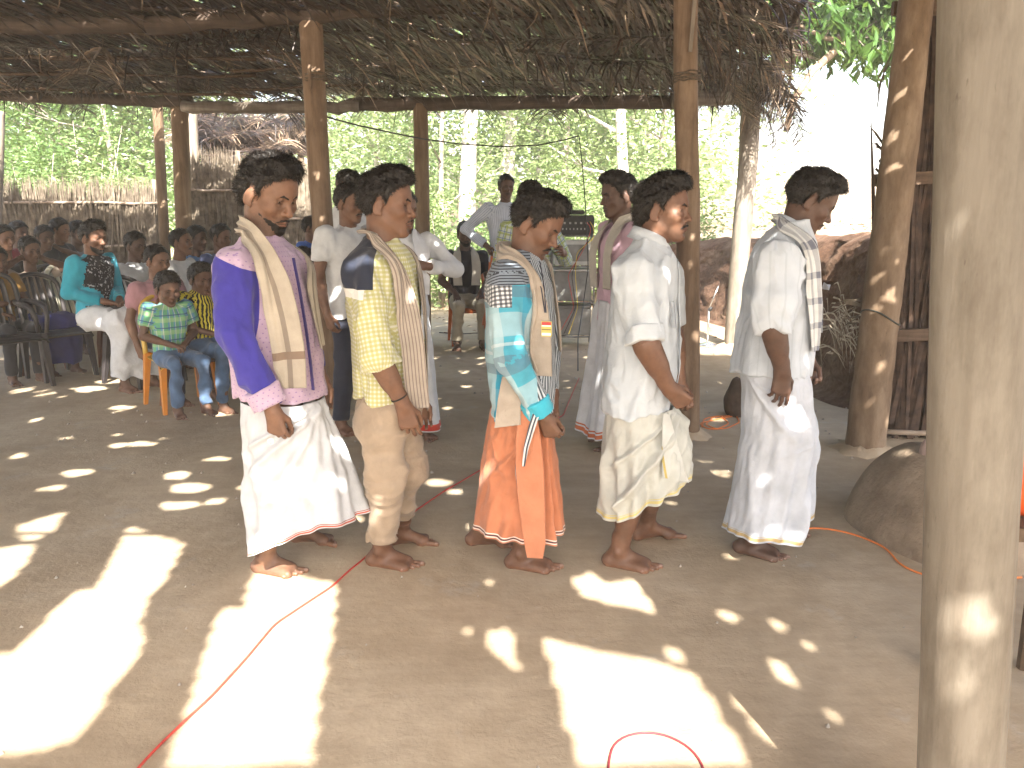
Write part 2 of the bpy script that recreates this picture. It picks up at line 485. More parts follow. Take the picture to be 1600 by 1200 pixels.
def foot_prims(F, a, f, s=1.0, side=1, pitch=0.0):
    """a ankle joint, f heading angle, side +1 = big toe to the left of f"""
    R = rotz(f)@roty(-pitch)
    T = lambda x, y, z: np.array(a)+R@(np.array([x, y*side, z])*s)
    F.u(cap(T(0, 0, .05), T(.0, 0, -.01), .034*s, .031*s), .02)
    F.u(cap(T(-.048, 0, -.052), T(-.03, 0, -.03), .027*s, .026*s), .025)
    F.u(cap(T(-.035, -.006, -.055), T(.085, -.024, -.060), .025*s, .020*s), .02)
    F.u(cap(T(.0, .004, -.020), T(.105, .020, -.056), .030*s, .022*s), .025)
    F.u(cap(T(.09, .026, -.058), T(.11, -.030, -.062), .021*s, .017*s), .015)
    for i, (y, L, r) in enumerate(((.031, .054, .0120), (.011, .054, .0086), (-.006, .047, .0079), (-.0215, .038, .0075), (-.036, .029, .0074))):
        b = T(.105-.008*i, y*.9, -.063); e = T(.105-.008*i+L, y*1.22, -.068)
        F.u(cap(b, e, r*1.0*s, r*s), .0022); F.tips.append((e+R@np.array([r*.5, 0, 0]), np.array([0, 0, 1.0]), r*s))
    for sd in (-1, 1): F.u(ell(T(-.004, sd*.033, -.004), A3((.013, .011, .014))*s), .015)

# ---------------------------------------------------------------- the person
def to_mesh_patches(name, patches, mat, parent):
    V = []; Q = []; C = []; U = []; o = 0
    for p in patches:
        v, q, c = p[:3]
        if len(v) == 0: continue
        V.append(v); Q.append(q+o); C.append(c); o += len(v)
    V = np.concatenate(V); Q = np.concatenate(Q); C = np.concatenate(C)
    me = mesh_np(name, V, Q, True, C); return link(name, me, mat, parent)
def build_head(root, body_patches, hp, R, c, s, neck_to, sk, res, rs):
    """adds the head patch, hair, eyes... R 3x3, c centre (person frame), s scale"""
    HF = head_field(hp)
    nb = R.T@((np.array(neck_to)-c))/s
    nr = hp.get('neck', .054)
    HF.u(cap((-.022, 0, -.045), nb+np.array([0.01, 0, .02]), nr*.98, nr*1.02), .022)
    HF.u(ell((.012, 0, -.105), (.02, .022, .012)), .03)
    lo = (min(-.115, nb[0]-.05), min(-.10, nb[1]-.05), nb[2]-.02); hi = (.125, max(.10, nb[1]+.05), .130)
    v, q = HF.mesh(lo, hi, res/s)
    if res < .004: pass
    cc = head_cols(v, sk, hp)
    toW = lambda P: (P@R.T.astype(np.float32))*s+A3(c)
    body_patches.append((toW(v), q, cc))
    if hp.get('bald') is None:
        H = hair_field(hp, HF); hv, hq = H.mesh((-.14, -.11, -.11), (.14, .11, .18), max(res*1.05, .0036)/s)
        nn = vnormals(hv, hq)
        if np.mean((nn*hv).sum(1)) < 0: nn = -nn
        n = hp.get('strands', 7000 if res < .004 else 2600)
        sv, sq = strands(hv, nn, n, hp.get('slen', .013 if res < .004 else .012), rs, w=.0009 if res < .004 else .0016)
        HV = np.concatenate([hv, sv]); HQ = np.concatenate([hq, sq+len(hv)])
        link('hair', mesh_np('hair', toW(HV), HQ), hair_mat(), root)
    subs = []
    if res < .0075:
        dn = hp.get('down', 0.0)
        for sd in (-1, 1):
            g = np.linspace(0, math.pi, 11); a = np.linspace(0, 2*math.pi, 17)[:-1]
            ec = np.array([.0665, sd*.031, 0]); look = unit(np.array([1, hp.get('look', 0.0), -dn]))
            rr = .0128; V = []; C = []
            up = unit(np.cross(look, [0, 1, 0])); sdv = np.cross(look, up)
            for gi in g:
                for ai in a:
                    V.append(ec+rr*(look*math.cos(gi)+(up*math.cos(ai)+sdv*math.sin(ai))*math.sin(gi)))
                    C.append((.012, .008, .006) if gi < .22 else (.035, .016, .008) if gi < .55 else (.55, .50, .46))
            Q = grid_faces(11, 16); k = np.arange(10)*16
            Q = np.concatenate([Q, np.stack([k+15, k+31, k+16, k], 1)])
            subs.append(('eye', mesh_np('eye', toW(np.array(V, np.float32)), Q, True, np.array(C)), white_eye()))
        br = Field()
        for sd in (-1, 1):
            B = Field()
            B.u(cap((.0925, sd*.010, .0150), (.0875, sd*.028, .0215), .0034, .0036)); B.u(cap((.0875, sd*.028, .0215), (.0735, sd*.047, .0155), .0036, .0018), .004)
            B.disp(lambda P: vnoise(P, 600)*.0010)
            bv, bq = B.mesh((.06, -.055, .005), (.105, .055, .03), .0017 if res < .004 else .0026)
            if len(bq): subs.append(('eyebrow', mesh_np('eyebrow', toW(bv), bq), hair_mat()))
    ms = hp.get('moustache', 0)
    if ms:
        B = Field()
        for sd in (-1, 1):
            B.u(cap((.0975, sd*.001, -.0560), (.0905, sd*.016, -.0600), .0034*ms, .0040*ms), .003)
            B.u(cap((.0905, sd*.016, -.0600), (.0800, sd*.029, -.0690), .0038*ms, .0016*ms), .004)
        B.disp(lambda P: vnoise(P, (500, 500, 250))*.0012)
        bv, bq = B.mesh((.06, -.04, -.09), (.11, .04, -.045), .0018 if res < .004 else .0028)
        if len(bq): subs.append(('moustache', mesh_np('moustache', toW(bv), bq), hair_mat()))
    if hp.get('beard'):
        bt = hp['beard']; B = Field()
        HF2 = head_field(hp)
        B.inter(lambda P: HF2(P)-.0022*bt)
        B.p[0] = ('u', (lambda P: HF2(P)-.0022*bt, A3((-.03, -.09, -.13)), A3((.12, .09, -.02))), 0)
        B.inter(lambda P: np.maximum(P[2]+.062-.35*np.clip(.055-P[0], -.02, .1), -(P[0]-.026))+vnoise(P, 150)*.003, .006)
        B.sub(ell((.092, 0, -.069), (.03, .027, .011)), .003)
        B.disp(lambda P: vnoise(P, 500)*.0014)
        bv, bq = B.mesh((-.03, -.09, -.13), (.12, .09, -.02), .0028)
        if len(bq): subs.append(('beard', mesh_np('beard', toW(bv), bq), hair_mat()))
    return subs, toW

def box_of(ps, pad):
    P = np.array([np.asarray(p, float) for p in ps]); return P.min(0)-pad, P.max(0)+pad

def torso_loft(secs, yaw, cxy, hemfn=None, ztop=None):
    """elliptical loft: secs rows (z, cx, cy, a, b) in the body's own heading; returns a primitive"""
    S = np.array(sorted(secs), float); z0, z1 = S[0, 0], S[-1, 0]
    c, s = math.cos(yaw), math.sin(yaw)
    zz = np.linspace(z0, z1, 80); 
    def smooth(col):
        y = np.interp(zz, S[:, 0], S[:, col]); k = np.ones(7)/7
        return np.convolve(np.pad(y, 3, 'edge'), k, 'valid')
    T = [smooth(i) for i in range(1, 5)]
    def f(P):
        X = P[0]-cxy[0]; Y = P[1]-cxy[1]; x = X*c+Y*s; y = -X*s+Y*c; z = np.clip(P[2], z0, z1)
        cx, cy, a, b = [np.interp(z, zz, t).astype(np.float32) for t in T]
        m = np.minimum(a, b)
        e = 2.3
        k = ((np.abs(x-cx)/a)**e+(np.abs(y-cy)/b)**e)**(1/e)
        d = (k-1)*m
        return np.maximum(d, np.maximum(z0-P[2], P[2]-z1)).astype(np.float32)
    r = float(max(S[:, 3].max(), S[:, 4].max())+np.abs(S[:, 1:3]).max())
    return f, A3((cxy[0]-r, cxy[1]-r, z0)), A3((cxy[0]+r, cxy[1]+r, z1))
def fold_disp(amp, seed, f=(9, 9, 2.2), ridged=True):
    def g(P):
        w = vnoise(P, 5, seed+9)*.05
        q = (P[0]+w, P[1]+w*.7, P[2]+w*1.5)
        n = vnoise(q, f, seed); m = vnoise(q, tuple(k*2.3 for k in f), seed+3)
        if ridged: n = 1-2*np.abs(n)*1.6
        return -(n*amp+m*amp*.45)
    return g
def sleeve(F, sh, el, cu, r0, r1, r2, k=.03):
    m0 = sh+(el-sh)*.4; F.u(cap(sh, m0, r0, r0+(r1-r0)*.4), k); F.u(cap(m0, el, r0+(r1-r0)*.4, r1), .012)
    d = unit(np.array(cu)-np.array(el)); e = np.array(cu, float); e2 = e+d*.06
    f, lo, hi = cap(el, e2, r1, r2+(r2-r1)*.06/max(.05, np.linalg.norm(e-np.array(el))))
    def g(P):
        return np.maximum(f(P), (P[0]-e[0])*d[0]+(P[1]-e[1])*d[1]+(P[2]-e[2])*d[2]).astype(np.float32)
    F.u((g, lo, hi), .012 if np.linalg.norm(e-np.array(el)) > .08 else .012)
def uv_cloth(v, arms, yaw, cxy):
    """metres: around / along; on sleeves the axis of the sleeve, elsewhere the body's height"""
    c, s = math.cos(yaw), math.sin(yaw)
    X = v[:, 0]-cxy[0]; Y = v[:, 1]-cxy[1]; x = X*c+Y*s; y = -X*s+Y*c
    u = np.arctan2(y, x)*.17; w = v[:, 2].copy(); reg = np.zeros(len(v), int)
    best = np.full(len(v), 9.0)
    for i, (a, b, r) in enumerate(arms):
        a = A3(a); b = A3(b); d = b-a; L = np.linalg.norm(d); d = d/L
        t = np.clip((v-a)@d, 0, L); q = v-a-t[:, None]*d; dist = np.linalg.norm(q, axis=1)
        m = (dist < r) & (dist < best) & ((v-a)@d > -.02)
        e1 = unit(np.cross(d, [0, 1, 0.2])); e2 = np.cross(d, e1)
        uu = np.arctan2(q@A3(e2), q@A3(e1))*.062+.5
        u = np.where(m, uu, u); w = np.where(m, (v-a)@d*-1+3-(np.linalg.norm(A3(arms[i-1][1])-A3(arms[i-1][0])) if len(arms) == 4 and i % 2 else 0), w); reg = np.where(m, i+1, reg); best = np.where(m, dist, best)
    return np.stack([u, w], 1), reg
def ribbon(path, wdirs, widths, thick, nu, nv, field, clear, seed, corr=.004, its=8, cfreq=3.0):
    """cloth band along path, pushed out of a field"""
    path = np.array(path, float); wdirs = np.array(wdirs, float); widths = np.array(widths, float)
    m = len(path); L = np.r_[0, np.cumsum(np.linalg.norm(np.diff(path, axis=0), axis=1))]; T = np.linspace(0, L[-1], nv)
    # smooth interpolation
    def ip(a):
        y = np.interp(T, L, a); k = max(3, nv//(m*2))|1; return np.convolve(np.pad(y, k//2, 'edge'), np.ones(k)/k, 'valid')
    C = np.stack([ip(path[:, i]) for i in range(3)], 1); Wd = np.stack([ip(wdirs[:, i]) for i in range(3)], 1)
    Wd /= np.linalg.norm(Wd, axis=1)[:, None]; ww = ip(widths)
    u = np.linspace(-.5, .5, nu)
    V = C[None]+u[:, None, None]*ww[None, :, None]*Wd[None]
    V = V.reshape(-1, 3).astype(np.float32)
    uu = np.repeat(u, nv); tt = np.tile(T, nu)
    fold = np.sin(uu*2*math.pi*cfreq+vnoise((uu*2, tt*1.5, tt*0), 1.0, seed)*2.5)*corr+vnoise((uu*3, tt*4, tt*0), 1.0, seed+2)*corr
    if field is not None:
        for _ in range(its):
            P = V.T; d = field(P); e = .004
            g = np.stack([field((P[0]+e, P[1], P[2]))-d, field((P[0], P[1]+e, P[2]))-d, field((P[0], P[1], P[2]+e))-d], 1)
            g /= np.linalg.norm(g, axis=1)[:, None]+1e-9
            need = np.clip(clear+corr+fold-d, 0, .05)
            V += g*need[:, None]
            G = V.reshape(nu, nv, 3); S = G.copy()
            S[1:-1] = (G[:-2]+G[2:]+2*G[1:-1])/4; G2 = S.copy(); G2[:, 1:-1] = (S[:, :-2]+S[:, 2:]+2*S[:, 1:-1])/4
            V = (V*.55+G2.reshape(-1, 3)*.45).astype(np.float32)
        P = V.T; d = field(P); g = np.stack([field((P[0]+e, P[1], P[2]))-d, field((P[0], P[1]+e, P[2]))-d, field((P[0], P[1], P[2]+e))-d], 1)
        g /= np.linalg.norm(g, axis=1)[:, None]+1e-9
        V += g*np.clip(clear+fold*.6-d, 0, .05)[:, None]
    F = grid_faces(nu, nv)
    n = vnormals(V, F)
    V2 = V-n*thick; V2 = V2.astype(np.float32)
    A = np.concatenate([V, V2]); o = len(V); F2 = F[:, ::-1]+o
    idx = np.arange(nu*nv).reshape(nu, nv)
    loop = np.concatenate([idx[0], idx[1:, -1], idx[-1, ::-1][1:], idx[1:-1, 0][::-1]])
    nx = np.roll(loop, -1); E = np.stack([loop, loop+o, nx+o, nx], 1)
    uv = np.stack([uu*ww[np.tile(np.arange(nv), nu)], tt], 1)
    return A, np.concatenate([F, F2, E]), np.concatenate([uv, uv])
def skirt(rows, folds, nu=200, nv=110, yaw=0.0, cxy=(0, 0), seed=0, hem=None, flute=0.004, top_in=True, thick=.003):
    """lungi / dhoti: rows (t, x_back, x_front, halfdepth, cy) with t 0 waist..1 hem; z from zfun(theta,t) via hem(theta)->(ztop,zbot)"""
    R = np.array(rows, float); th = np.linspace(-math.pi, math.pi, nu, endpoint=False); t = np.linspace(0, 1, nv)
    TH, T = np.meshgrid(th, t, indexing='ij')
    xb = np.interp(T, R[:, 0], R[:, 1]); xf = np.interp(T, R[:, 0], R[:, 2]); b = np.interp(T, R[:, 0], R[:, 3]); cy = np.interp(T, R[:, 0], R[:, 4])
    rs = np.random.RandomState(seed)
    disp = np.zeros_like(T)
    for (a0, t0, a1, t1, w, amp) in folds:
        # ridge line from (a0,t0) to (a1,t1), degrees
        k = np.clip((T-t0)/(t1-t0+1e-6), 0, 1); c0 = np.radians(a0+(a1-a0)*k)
        d = (TH-c0+math.pi) % (2*math.pi)-math.pi
        ww = math.radians(w)*(.5+.8*k)
        env = np.clip((T-t0)/.08, 0, 1)*np.clip((t1-T)/.12+ (1 if t1 >= .99 else 0), 0, 1)
        disp += 1.7*amp*np.exp(-(d/ww)**2)*env*(.6+.6*k)
    for i in range(16):
        n = rs.randint(4, 19); ph = rs.rand()*6.28; sl = rs.randn()*2.2
        disp += flute*rs.rand()*np.sin(n*TH+ph+sl*T)*(.25+.75*T)*(8/n)**.5
    P0 = (np.cos(TH)*1.2, np.sin(TH)*1.2, T*2.2)
    disp += vnoise(P0, (3, 3, 3.5), seed)*.006+vnoise((P0[0], P0[1], P0[2]+P0[0]*.8), (7, 7, 7), seed+1)*.003
    e = 2.25; cc = np.cos(TH); ss = np.sin(TH)
    r = 1/((np.abs(cc)**e+np.abs(ss)**e)**(1/e))
    cx = (xb+xf)/2; a = (xf-xb)/2
    x = cx+(a*r+disp)*cc; y = cy+(b*r+disp)*ss
    ztop, zbot = hem(TH)
    # sunk drape between
    z = ztop+(zbot-ztop)*T
    X = x*math.cos(yaw)-y*math.sin(yaw)+cxy[0]; Y = x*math.sin(yaw)+y*math.cos(yaw)+cxy[1]
    V = np.stack([X, Y, z], 2).reshape(-1, 3).astype(np.float32)
    F = grid_faces(nu, nv, True)
    uv = np.stack([TH*.2, (1-T)*(ztop-zbot)], 2).reshape(-1, 2)   # v = height above the hem, metres
    # inner side so the cloth has a thickness
    n = vnormals(V, F); 
    cen = V.mean(0)
    if np.mean((n[:, :2]*(V-cen)[:, :2]).sum(1)) < 0: n = -n; F = F[:, ::-1]
    V2 = (V-n*thick).astype(np.float32); o = len(V)
    idx = np.arange(nu*nv).reshape(nu, nv); bot = idx[:, -1]; nb = np.roll(bot, -1); top = idx[:, 0]; ntp = np.roll(top, -1)
    E = np.concatenate([np.stack([bot, bot+o, nb+o, nb], 1), np.stack([ntp, ntp+o, top+o, top], 1)])
    return np.concatenate([V, V2]), np.concatenate([F, F[:, ::-1]+o, E]), np.concatenate([uv, uv])
# ---------------------------------------------------------------- person class
class Person:
    def __init__(s, px, Y, label, skin, res=.0034, cres=.009, seed=1, group=None, z0=0.0):
        s.Y = Y; p = at(px, 600, Y); s.base = np.array([p[0], Y, z0])
        s.root = empty('person', s.base, 0, label, 'person', group)
        s.skin = skin; s.res = res; s.cres = cres; s.patches = []; s.rs = np.random.RandomState(seed); s.seed = seed
        s.subs = []; s.k = 1.0; s.maskf = None
    def pt(s, px, py, dy=0.0): return at(px, py, s.Y+dy)-s.base
    def sole(s, px, py, h=.072):
        p = gp(px, py, s.base[2])-s.base; p[2] = h; return p
    def head(s, px, py, size, yaw, down, hp, neck, dy=0.0, roll=0.0):
        R = rotz(yaw)@roty(down)@rotx(roll); c = s.pt(px, py, dy) if not hasattr(px, '__len__') else np.array(px)
        s.hc = c; s.hR = R; s.hs = size; hp = dict(hp); hp['down'] = max(0, hp.get('down', down*.6))
        s.neck = np.array(neck)
        s.subs, s.toW = build_head(s.root, s.patches, hp, R, c, size, neck, s.skin, s.res, s.rs)
    def skin_patch(s, F, lo, hi, res=None, palm=None):
        v, q = F.mesh(lo, hi, res or s.res)
        c = np.tile(A3(s.skin), (len(v), 1))*(1+.12*vnoise(v.T, 30))[:, None]
        if palm is not None:
            pw, pn = palm; d = ((v-A3(pw))@A3(unit(pn))); n = vnormals(v, q)@A3(unit(pn))
            k = np.clip(n*1.2-.2, 0, 1)*(np.linalg.norm(v-A3(pw), axis=1) < .2); c = c*(1+k[:, None]*A3((.55, .6, .65)))
        s.patches.append((v, q, s.nails(F, v, q, c)))
    def nails(s, F, v, q, c):
        if not F.tips or s.res > .005: return c
        n = vnormals(v, q)
        for e, u, r in F.tips:
            d = v-A3(e); k = (np.linalg.norm(d, axis=1) < r*1.35) & (d@A3(u) > r*.25) & (n@A3(u) > .35)
            c[k] = c[k]*.35+A3((.30, .20, .16))*.65
        return c
    def arm(s, el, wr, d=None, n=(0, 1, 0), t=(1, 0, 0), curl=(.35, .5, .4), thumb=.5, start=.3, size=1.0, r=(.042, .027), hand=True, spread=.03):
        el = np.array(el); wr = np.array(wr); F = Field(); a = el+(wr-el)*start
        ra = r[0]+(r[1]-r[0])*start
        F.u(cap(a, wr, ra*size, r[1]*size)); F.u(cap(el+(wr-el)*.12, el+(wr-el)*.5, r[0]*1.02*size, r[0]*.86*size), .02)
        F.inter(lambda P: -((P[0]-a[0])*dd[0]+(P[1]-a[1])*dd[1]+(P[2]-a[2])*dd[2])-.02)
        dd = unit(wr-el)
        if d is None: d = dd
        if hand: hand_prims(F, wr, d, n, t, .96*size, curl, thumb, spread)
        lo, hi = box_of([a, wr, wr+unit(d)*.12*size], .09*size)
        s.skin_patch(F, lo, hi, palm=(wr+unit(d)*.06, n))
    def leg(s, kn, an, head, side, pitch=0.0, start=.2, size=1.0, calf=True):
        kn = np.array(kn); an = np.array(an); F = Field(); a = kn+(an-kn)*start; fw = rotz(head)@np.array([1, 0, 0])
        m = kn+(an-kn)*.33-fw*.012
        F.u(cap(a, an, .045*size, .034*size)); F.u(cap(m, kn+(an-kn)*.62-fw*.004, .052*size, .038*size), .03)
        F.u(cap(kn, m, .050*size, .050*size), .02)
        foot_prims(F, an, head, size, side, pitch)
        dd = unit(an-kn)
        F.inter(lambda P: -((P[0]-a[0])*dd[0]+(P[1]-a[1])*dd[1]+(P[2]-a[2])*dd[2]))
        lo, hi = box_of([a, an, an+fw*.17*size-np.array([0, 0, .07]), an-fw*.07], .055*size)
        v, q = F.mesh(lo, hi, s.res)
        q0 = v.copy(); c = np.tile(A3(s.skin)*.9, (len(v), 1))*(1+.18*vnoise(v.T, 25))[:, None]
        low = np.clip((an[2]-.055-v[:, 2])/.02, 0, 1)[:, None]; c = c*(1-low)+c*A3((1.5, 1.45, 1.4))*low
        s.patches.append((v, q, s.nails(F, v, q, c)))
    def trunk(s, pts):
        """coarse body under the clothes: list of (a,b,ra,rb)"""
        F = Field()
        for a, b, ra, rb in pts: F.u(cap(a, b, ra, rb), .05)
        ps = [p for a, b, _, _ in pts for p in (a, b)]; lo, hi = box_of(ps, .2)
        s.skin_patch(F, lo, hi, .018)
    def cloth_sdf(s, name, F, lo, hi, mats, arms=(), yaw=0, mi=None, res=None, cxy=None, it=1, label=None):
        v, q = F.mesh(lo, hi, res or s.cres); v = relax(v, q, it, .5) if it else v
        uv, reg = uv_cloth(v, arms, yaw, cxy if cxy is not None else (0, 0))
        # keep faces that straddle the seam of u sane: per-vertex uv is enough at this size
        m = None
        if mi is not None: m = mi(v[q].mean(1), reg[q[:, 0]])
        me = mesh_np(name, v, q, True, None if s.maskf is None else np.repeat(s.maskf(v)[:, None], 3, 1), uv, m); s.maskf = None; o = link(name, me, mats, s.root)
        if label: o['label'] = label
        return o
    def add(s, name, geo, mat, parent=None, label=None):
        v, q, uv = geo; o = link(name, mesh_np(name, v, q, True, None, uv), mat, parent or s.root)
        if label: o['label'] = label
        return o
    def done(s):
        b = to_mesh_patches('body', s.patches, skin_mat(), s.root)
        for n, me, m in s.subs: link(n, me, m, b)
        s.body = b; return b
    def secs(s, rows, yaw):
        """rows (py, xl, xr, b) silhouettes -> loft sections"""
        out = []
        for py, xl, xr, b in rows:
            L = s.pt(xl, py); Rr = s.pt(xr, py); A = (Rr[0]-L[0])/2; dx = (Rr[0]+L[0])/2
            sn, cs = math.sin(yaw), math.cos(yaw)
            a = math.sqrt(max(.055**2, A*A-(b*sn)**2))/abs(cs)
            out.append((L[2], dx*cs, -dx*sn, a, b))
        return out
    def skirt_px(s, rows, hem_pts, folds, top_py, **k):
        """rows (t, px_back, py, px_front, halfdepth); hem_pts (theta_deg, px, py)"""
        R = []
        for t, xl, py, xr, b in rows:
            R.append((t, s.pt(xl, py)[0], s.pt(xr, py)[0], b, k.get('cy0', 0)))
        bh = R[-1][3]
        H = sorted([(a, s.pt(px, py, bh*math.sin(math.radians(a)))[2]) for a, px, py in hem_pts])
        aa = np.radians([h[0]-360 for h in H]+[h[0] for h in H]+[h[0]+360 for h in H]); zz = np.array([h[1] for h in H]*3)
        zt = s.pt(0, top_py)[2]
        k = {a: b for a, b in k.items() if a != 'cy0'}
        def hem(TH):
            g = np.linspace(-math.pi, math.pi, 181); z = np.interp(g, aa, zz); z = np.convolve(np.pad(z[:-1], 8, 'wrap'), np.ones(9)/9, 'same')[8:-8]; z = np.r_[z, z[0]]
            return np.full(TH.shape, zt), np.interp(TH, g, z)
        return skirt(R, folds, hem=hem, seed=s.seed, **k)
def collar(P, neck_lo, neck_hi, r, h, mat, yaw=0, open_=0.5, flare=.02, name='collar', seed=1, fold=.035):
    """turned-down shirt collar: stand + fall, open at the front"""
    a = np.array(neck_lo); ax = unit(np.array(neck_hi)-a); n = 48; V = []
    X = rotz(yaw)@np.array([1, 0, 0]); X = unit(X-ax*X.dot(ax)); Yv = np.cross(ax, X)
    prof = [(r, 0), (r*.985, h*.6), (r, h), (r+.006, h*.98), (r+.012, h*.5), (r+.016+flare*.3, h-fold)]
    for i in range(n+1):
        th = open_*.5+(2*math.pi-open_)*i/n; dist = abs(i-n/2)/(n/2)
        for j, (rr, hh) in enumerate(prof):
            dr = 0.0
            drop = .028*dist**6 if j == 5 else 0
            fr = -.012*dist**2 * (1 if j else 1)
            q = a+(X*math.cos(th)+Yv*math.sin(th)*.92)*(rr+ (.010*dist**4 if j > 3 else 0))+ax*(hh-drop+fr-.012*dist**3)
            V.append(q)
    F = grid_faces(n+1, len(prof)); v = np.array(V, np.float32)
    nn = vnormals(v, F); v2 = (v+nn*.0016).astype(np.float32)
    o = len(v); idx = np.arange(o).reshape(n+1, len(prof))
    loop = np.concatenate([idx[0], idx[1:, -1], idx[-1, ::-1][1:], idx[1:-1, 0][::-1]]); nx = np.roll(loop, -1)
    E = np.stack([loop, loop+o, nx+o, nx], 1)
    uv = np.stack([v[:, 0], v[:, 2]], 1)
    return P.add(name, (np.concatenate([v, v2]), np.concatenate([F, F[:, ::-1]+o, E]), np.concatenate([uv, uv])), mat)
def hframe(P, **k): return P

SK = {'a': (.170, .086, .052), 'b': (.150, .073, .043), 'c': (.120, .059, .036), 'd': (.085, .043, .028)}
# ---------------------------------------------------------------- cloth materials
def borders(*bs, base):
    """stripes above the hem: (v0, v1, colour)"""
    def pat(m, uv):
        y = m.sep(uv)[1]; c = base
        for a, b, col in bs: c = m.mix(band(m, y, a, b), c, col)
        return c
    return pat
WHITE = (.51, .525, .55)
def dhoti_white(): return cloth('dhoti_white', WHITE, borders((.004, .010, (.45, .10, .06)), (.013, .016, (.30, .09, .06)), base=WHITE), bump=.2)
def plaid(c0, sx, sy, lines, base_off=0):
    """lines: (axis 0/1, period, duty, offset, colour, strength)"""
    def pat(m, uv):
        x, y, _ = m.sep(uv); c = c0
        for ax, per, duty, off, col, st in lines:
            k = stripe(m, x if ax == 0 else y, per, duty, off)
            c = m.mix(m.math('MULTIPLY', k, st), c, col)
        return c
    return pat
def dots(base, dot, per=.022, r=.18):
    def pat(m, uv):
        x, y, _ = m.sep(uv)
        row = m.math('FLOOR', m.math('DIVIDE', y, per*.8)); fx = m.math('SUBTRACT', m.math('FRACT', m.math('ADD', m.math('DIVIDE', x, per), m.math('MULTIPLY', row, .5))), .5)
        fy = m.math('SUBTRACT', m.math('FRACT', m.math('DIVIDE', y, per*.8)), .5)
        d = m.math('SQRT', m.math('ADD', m.math('MULTIPLY', fx, fx), m.math('MULTIPLY', fy, fy)))
        return m.mix(m.math('LESS_THAN', d, r), base, dot)
    return pat

def leg_trunk(P, top, kn, an): pass

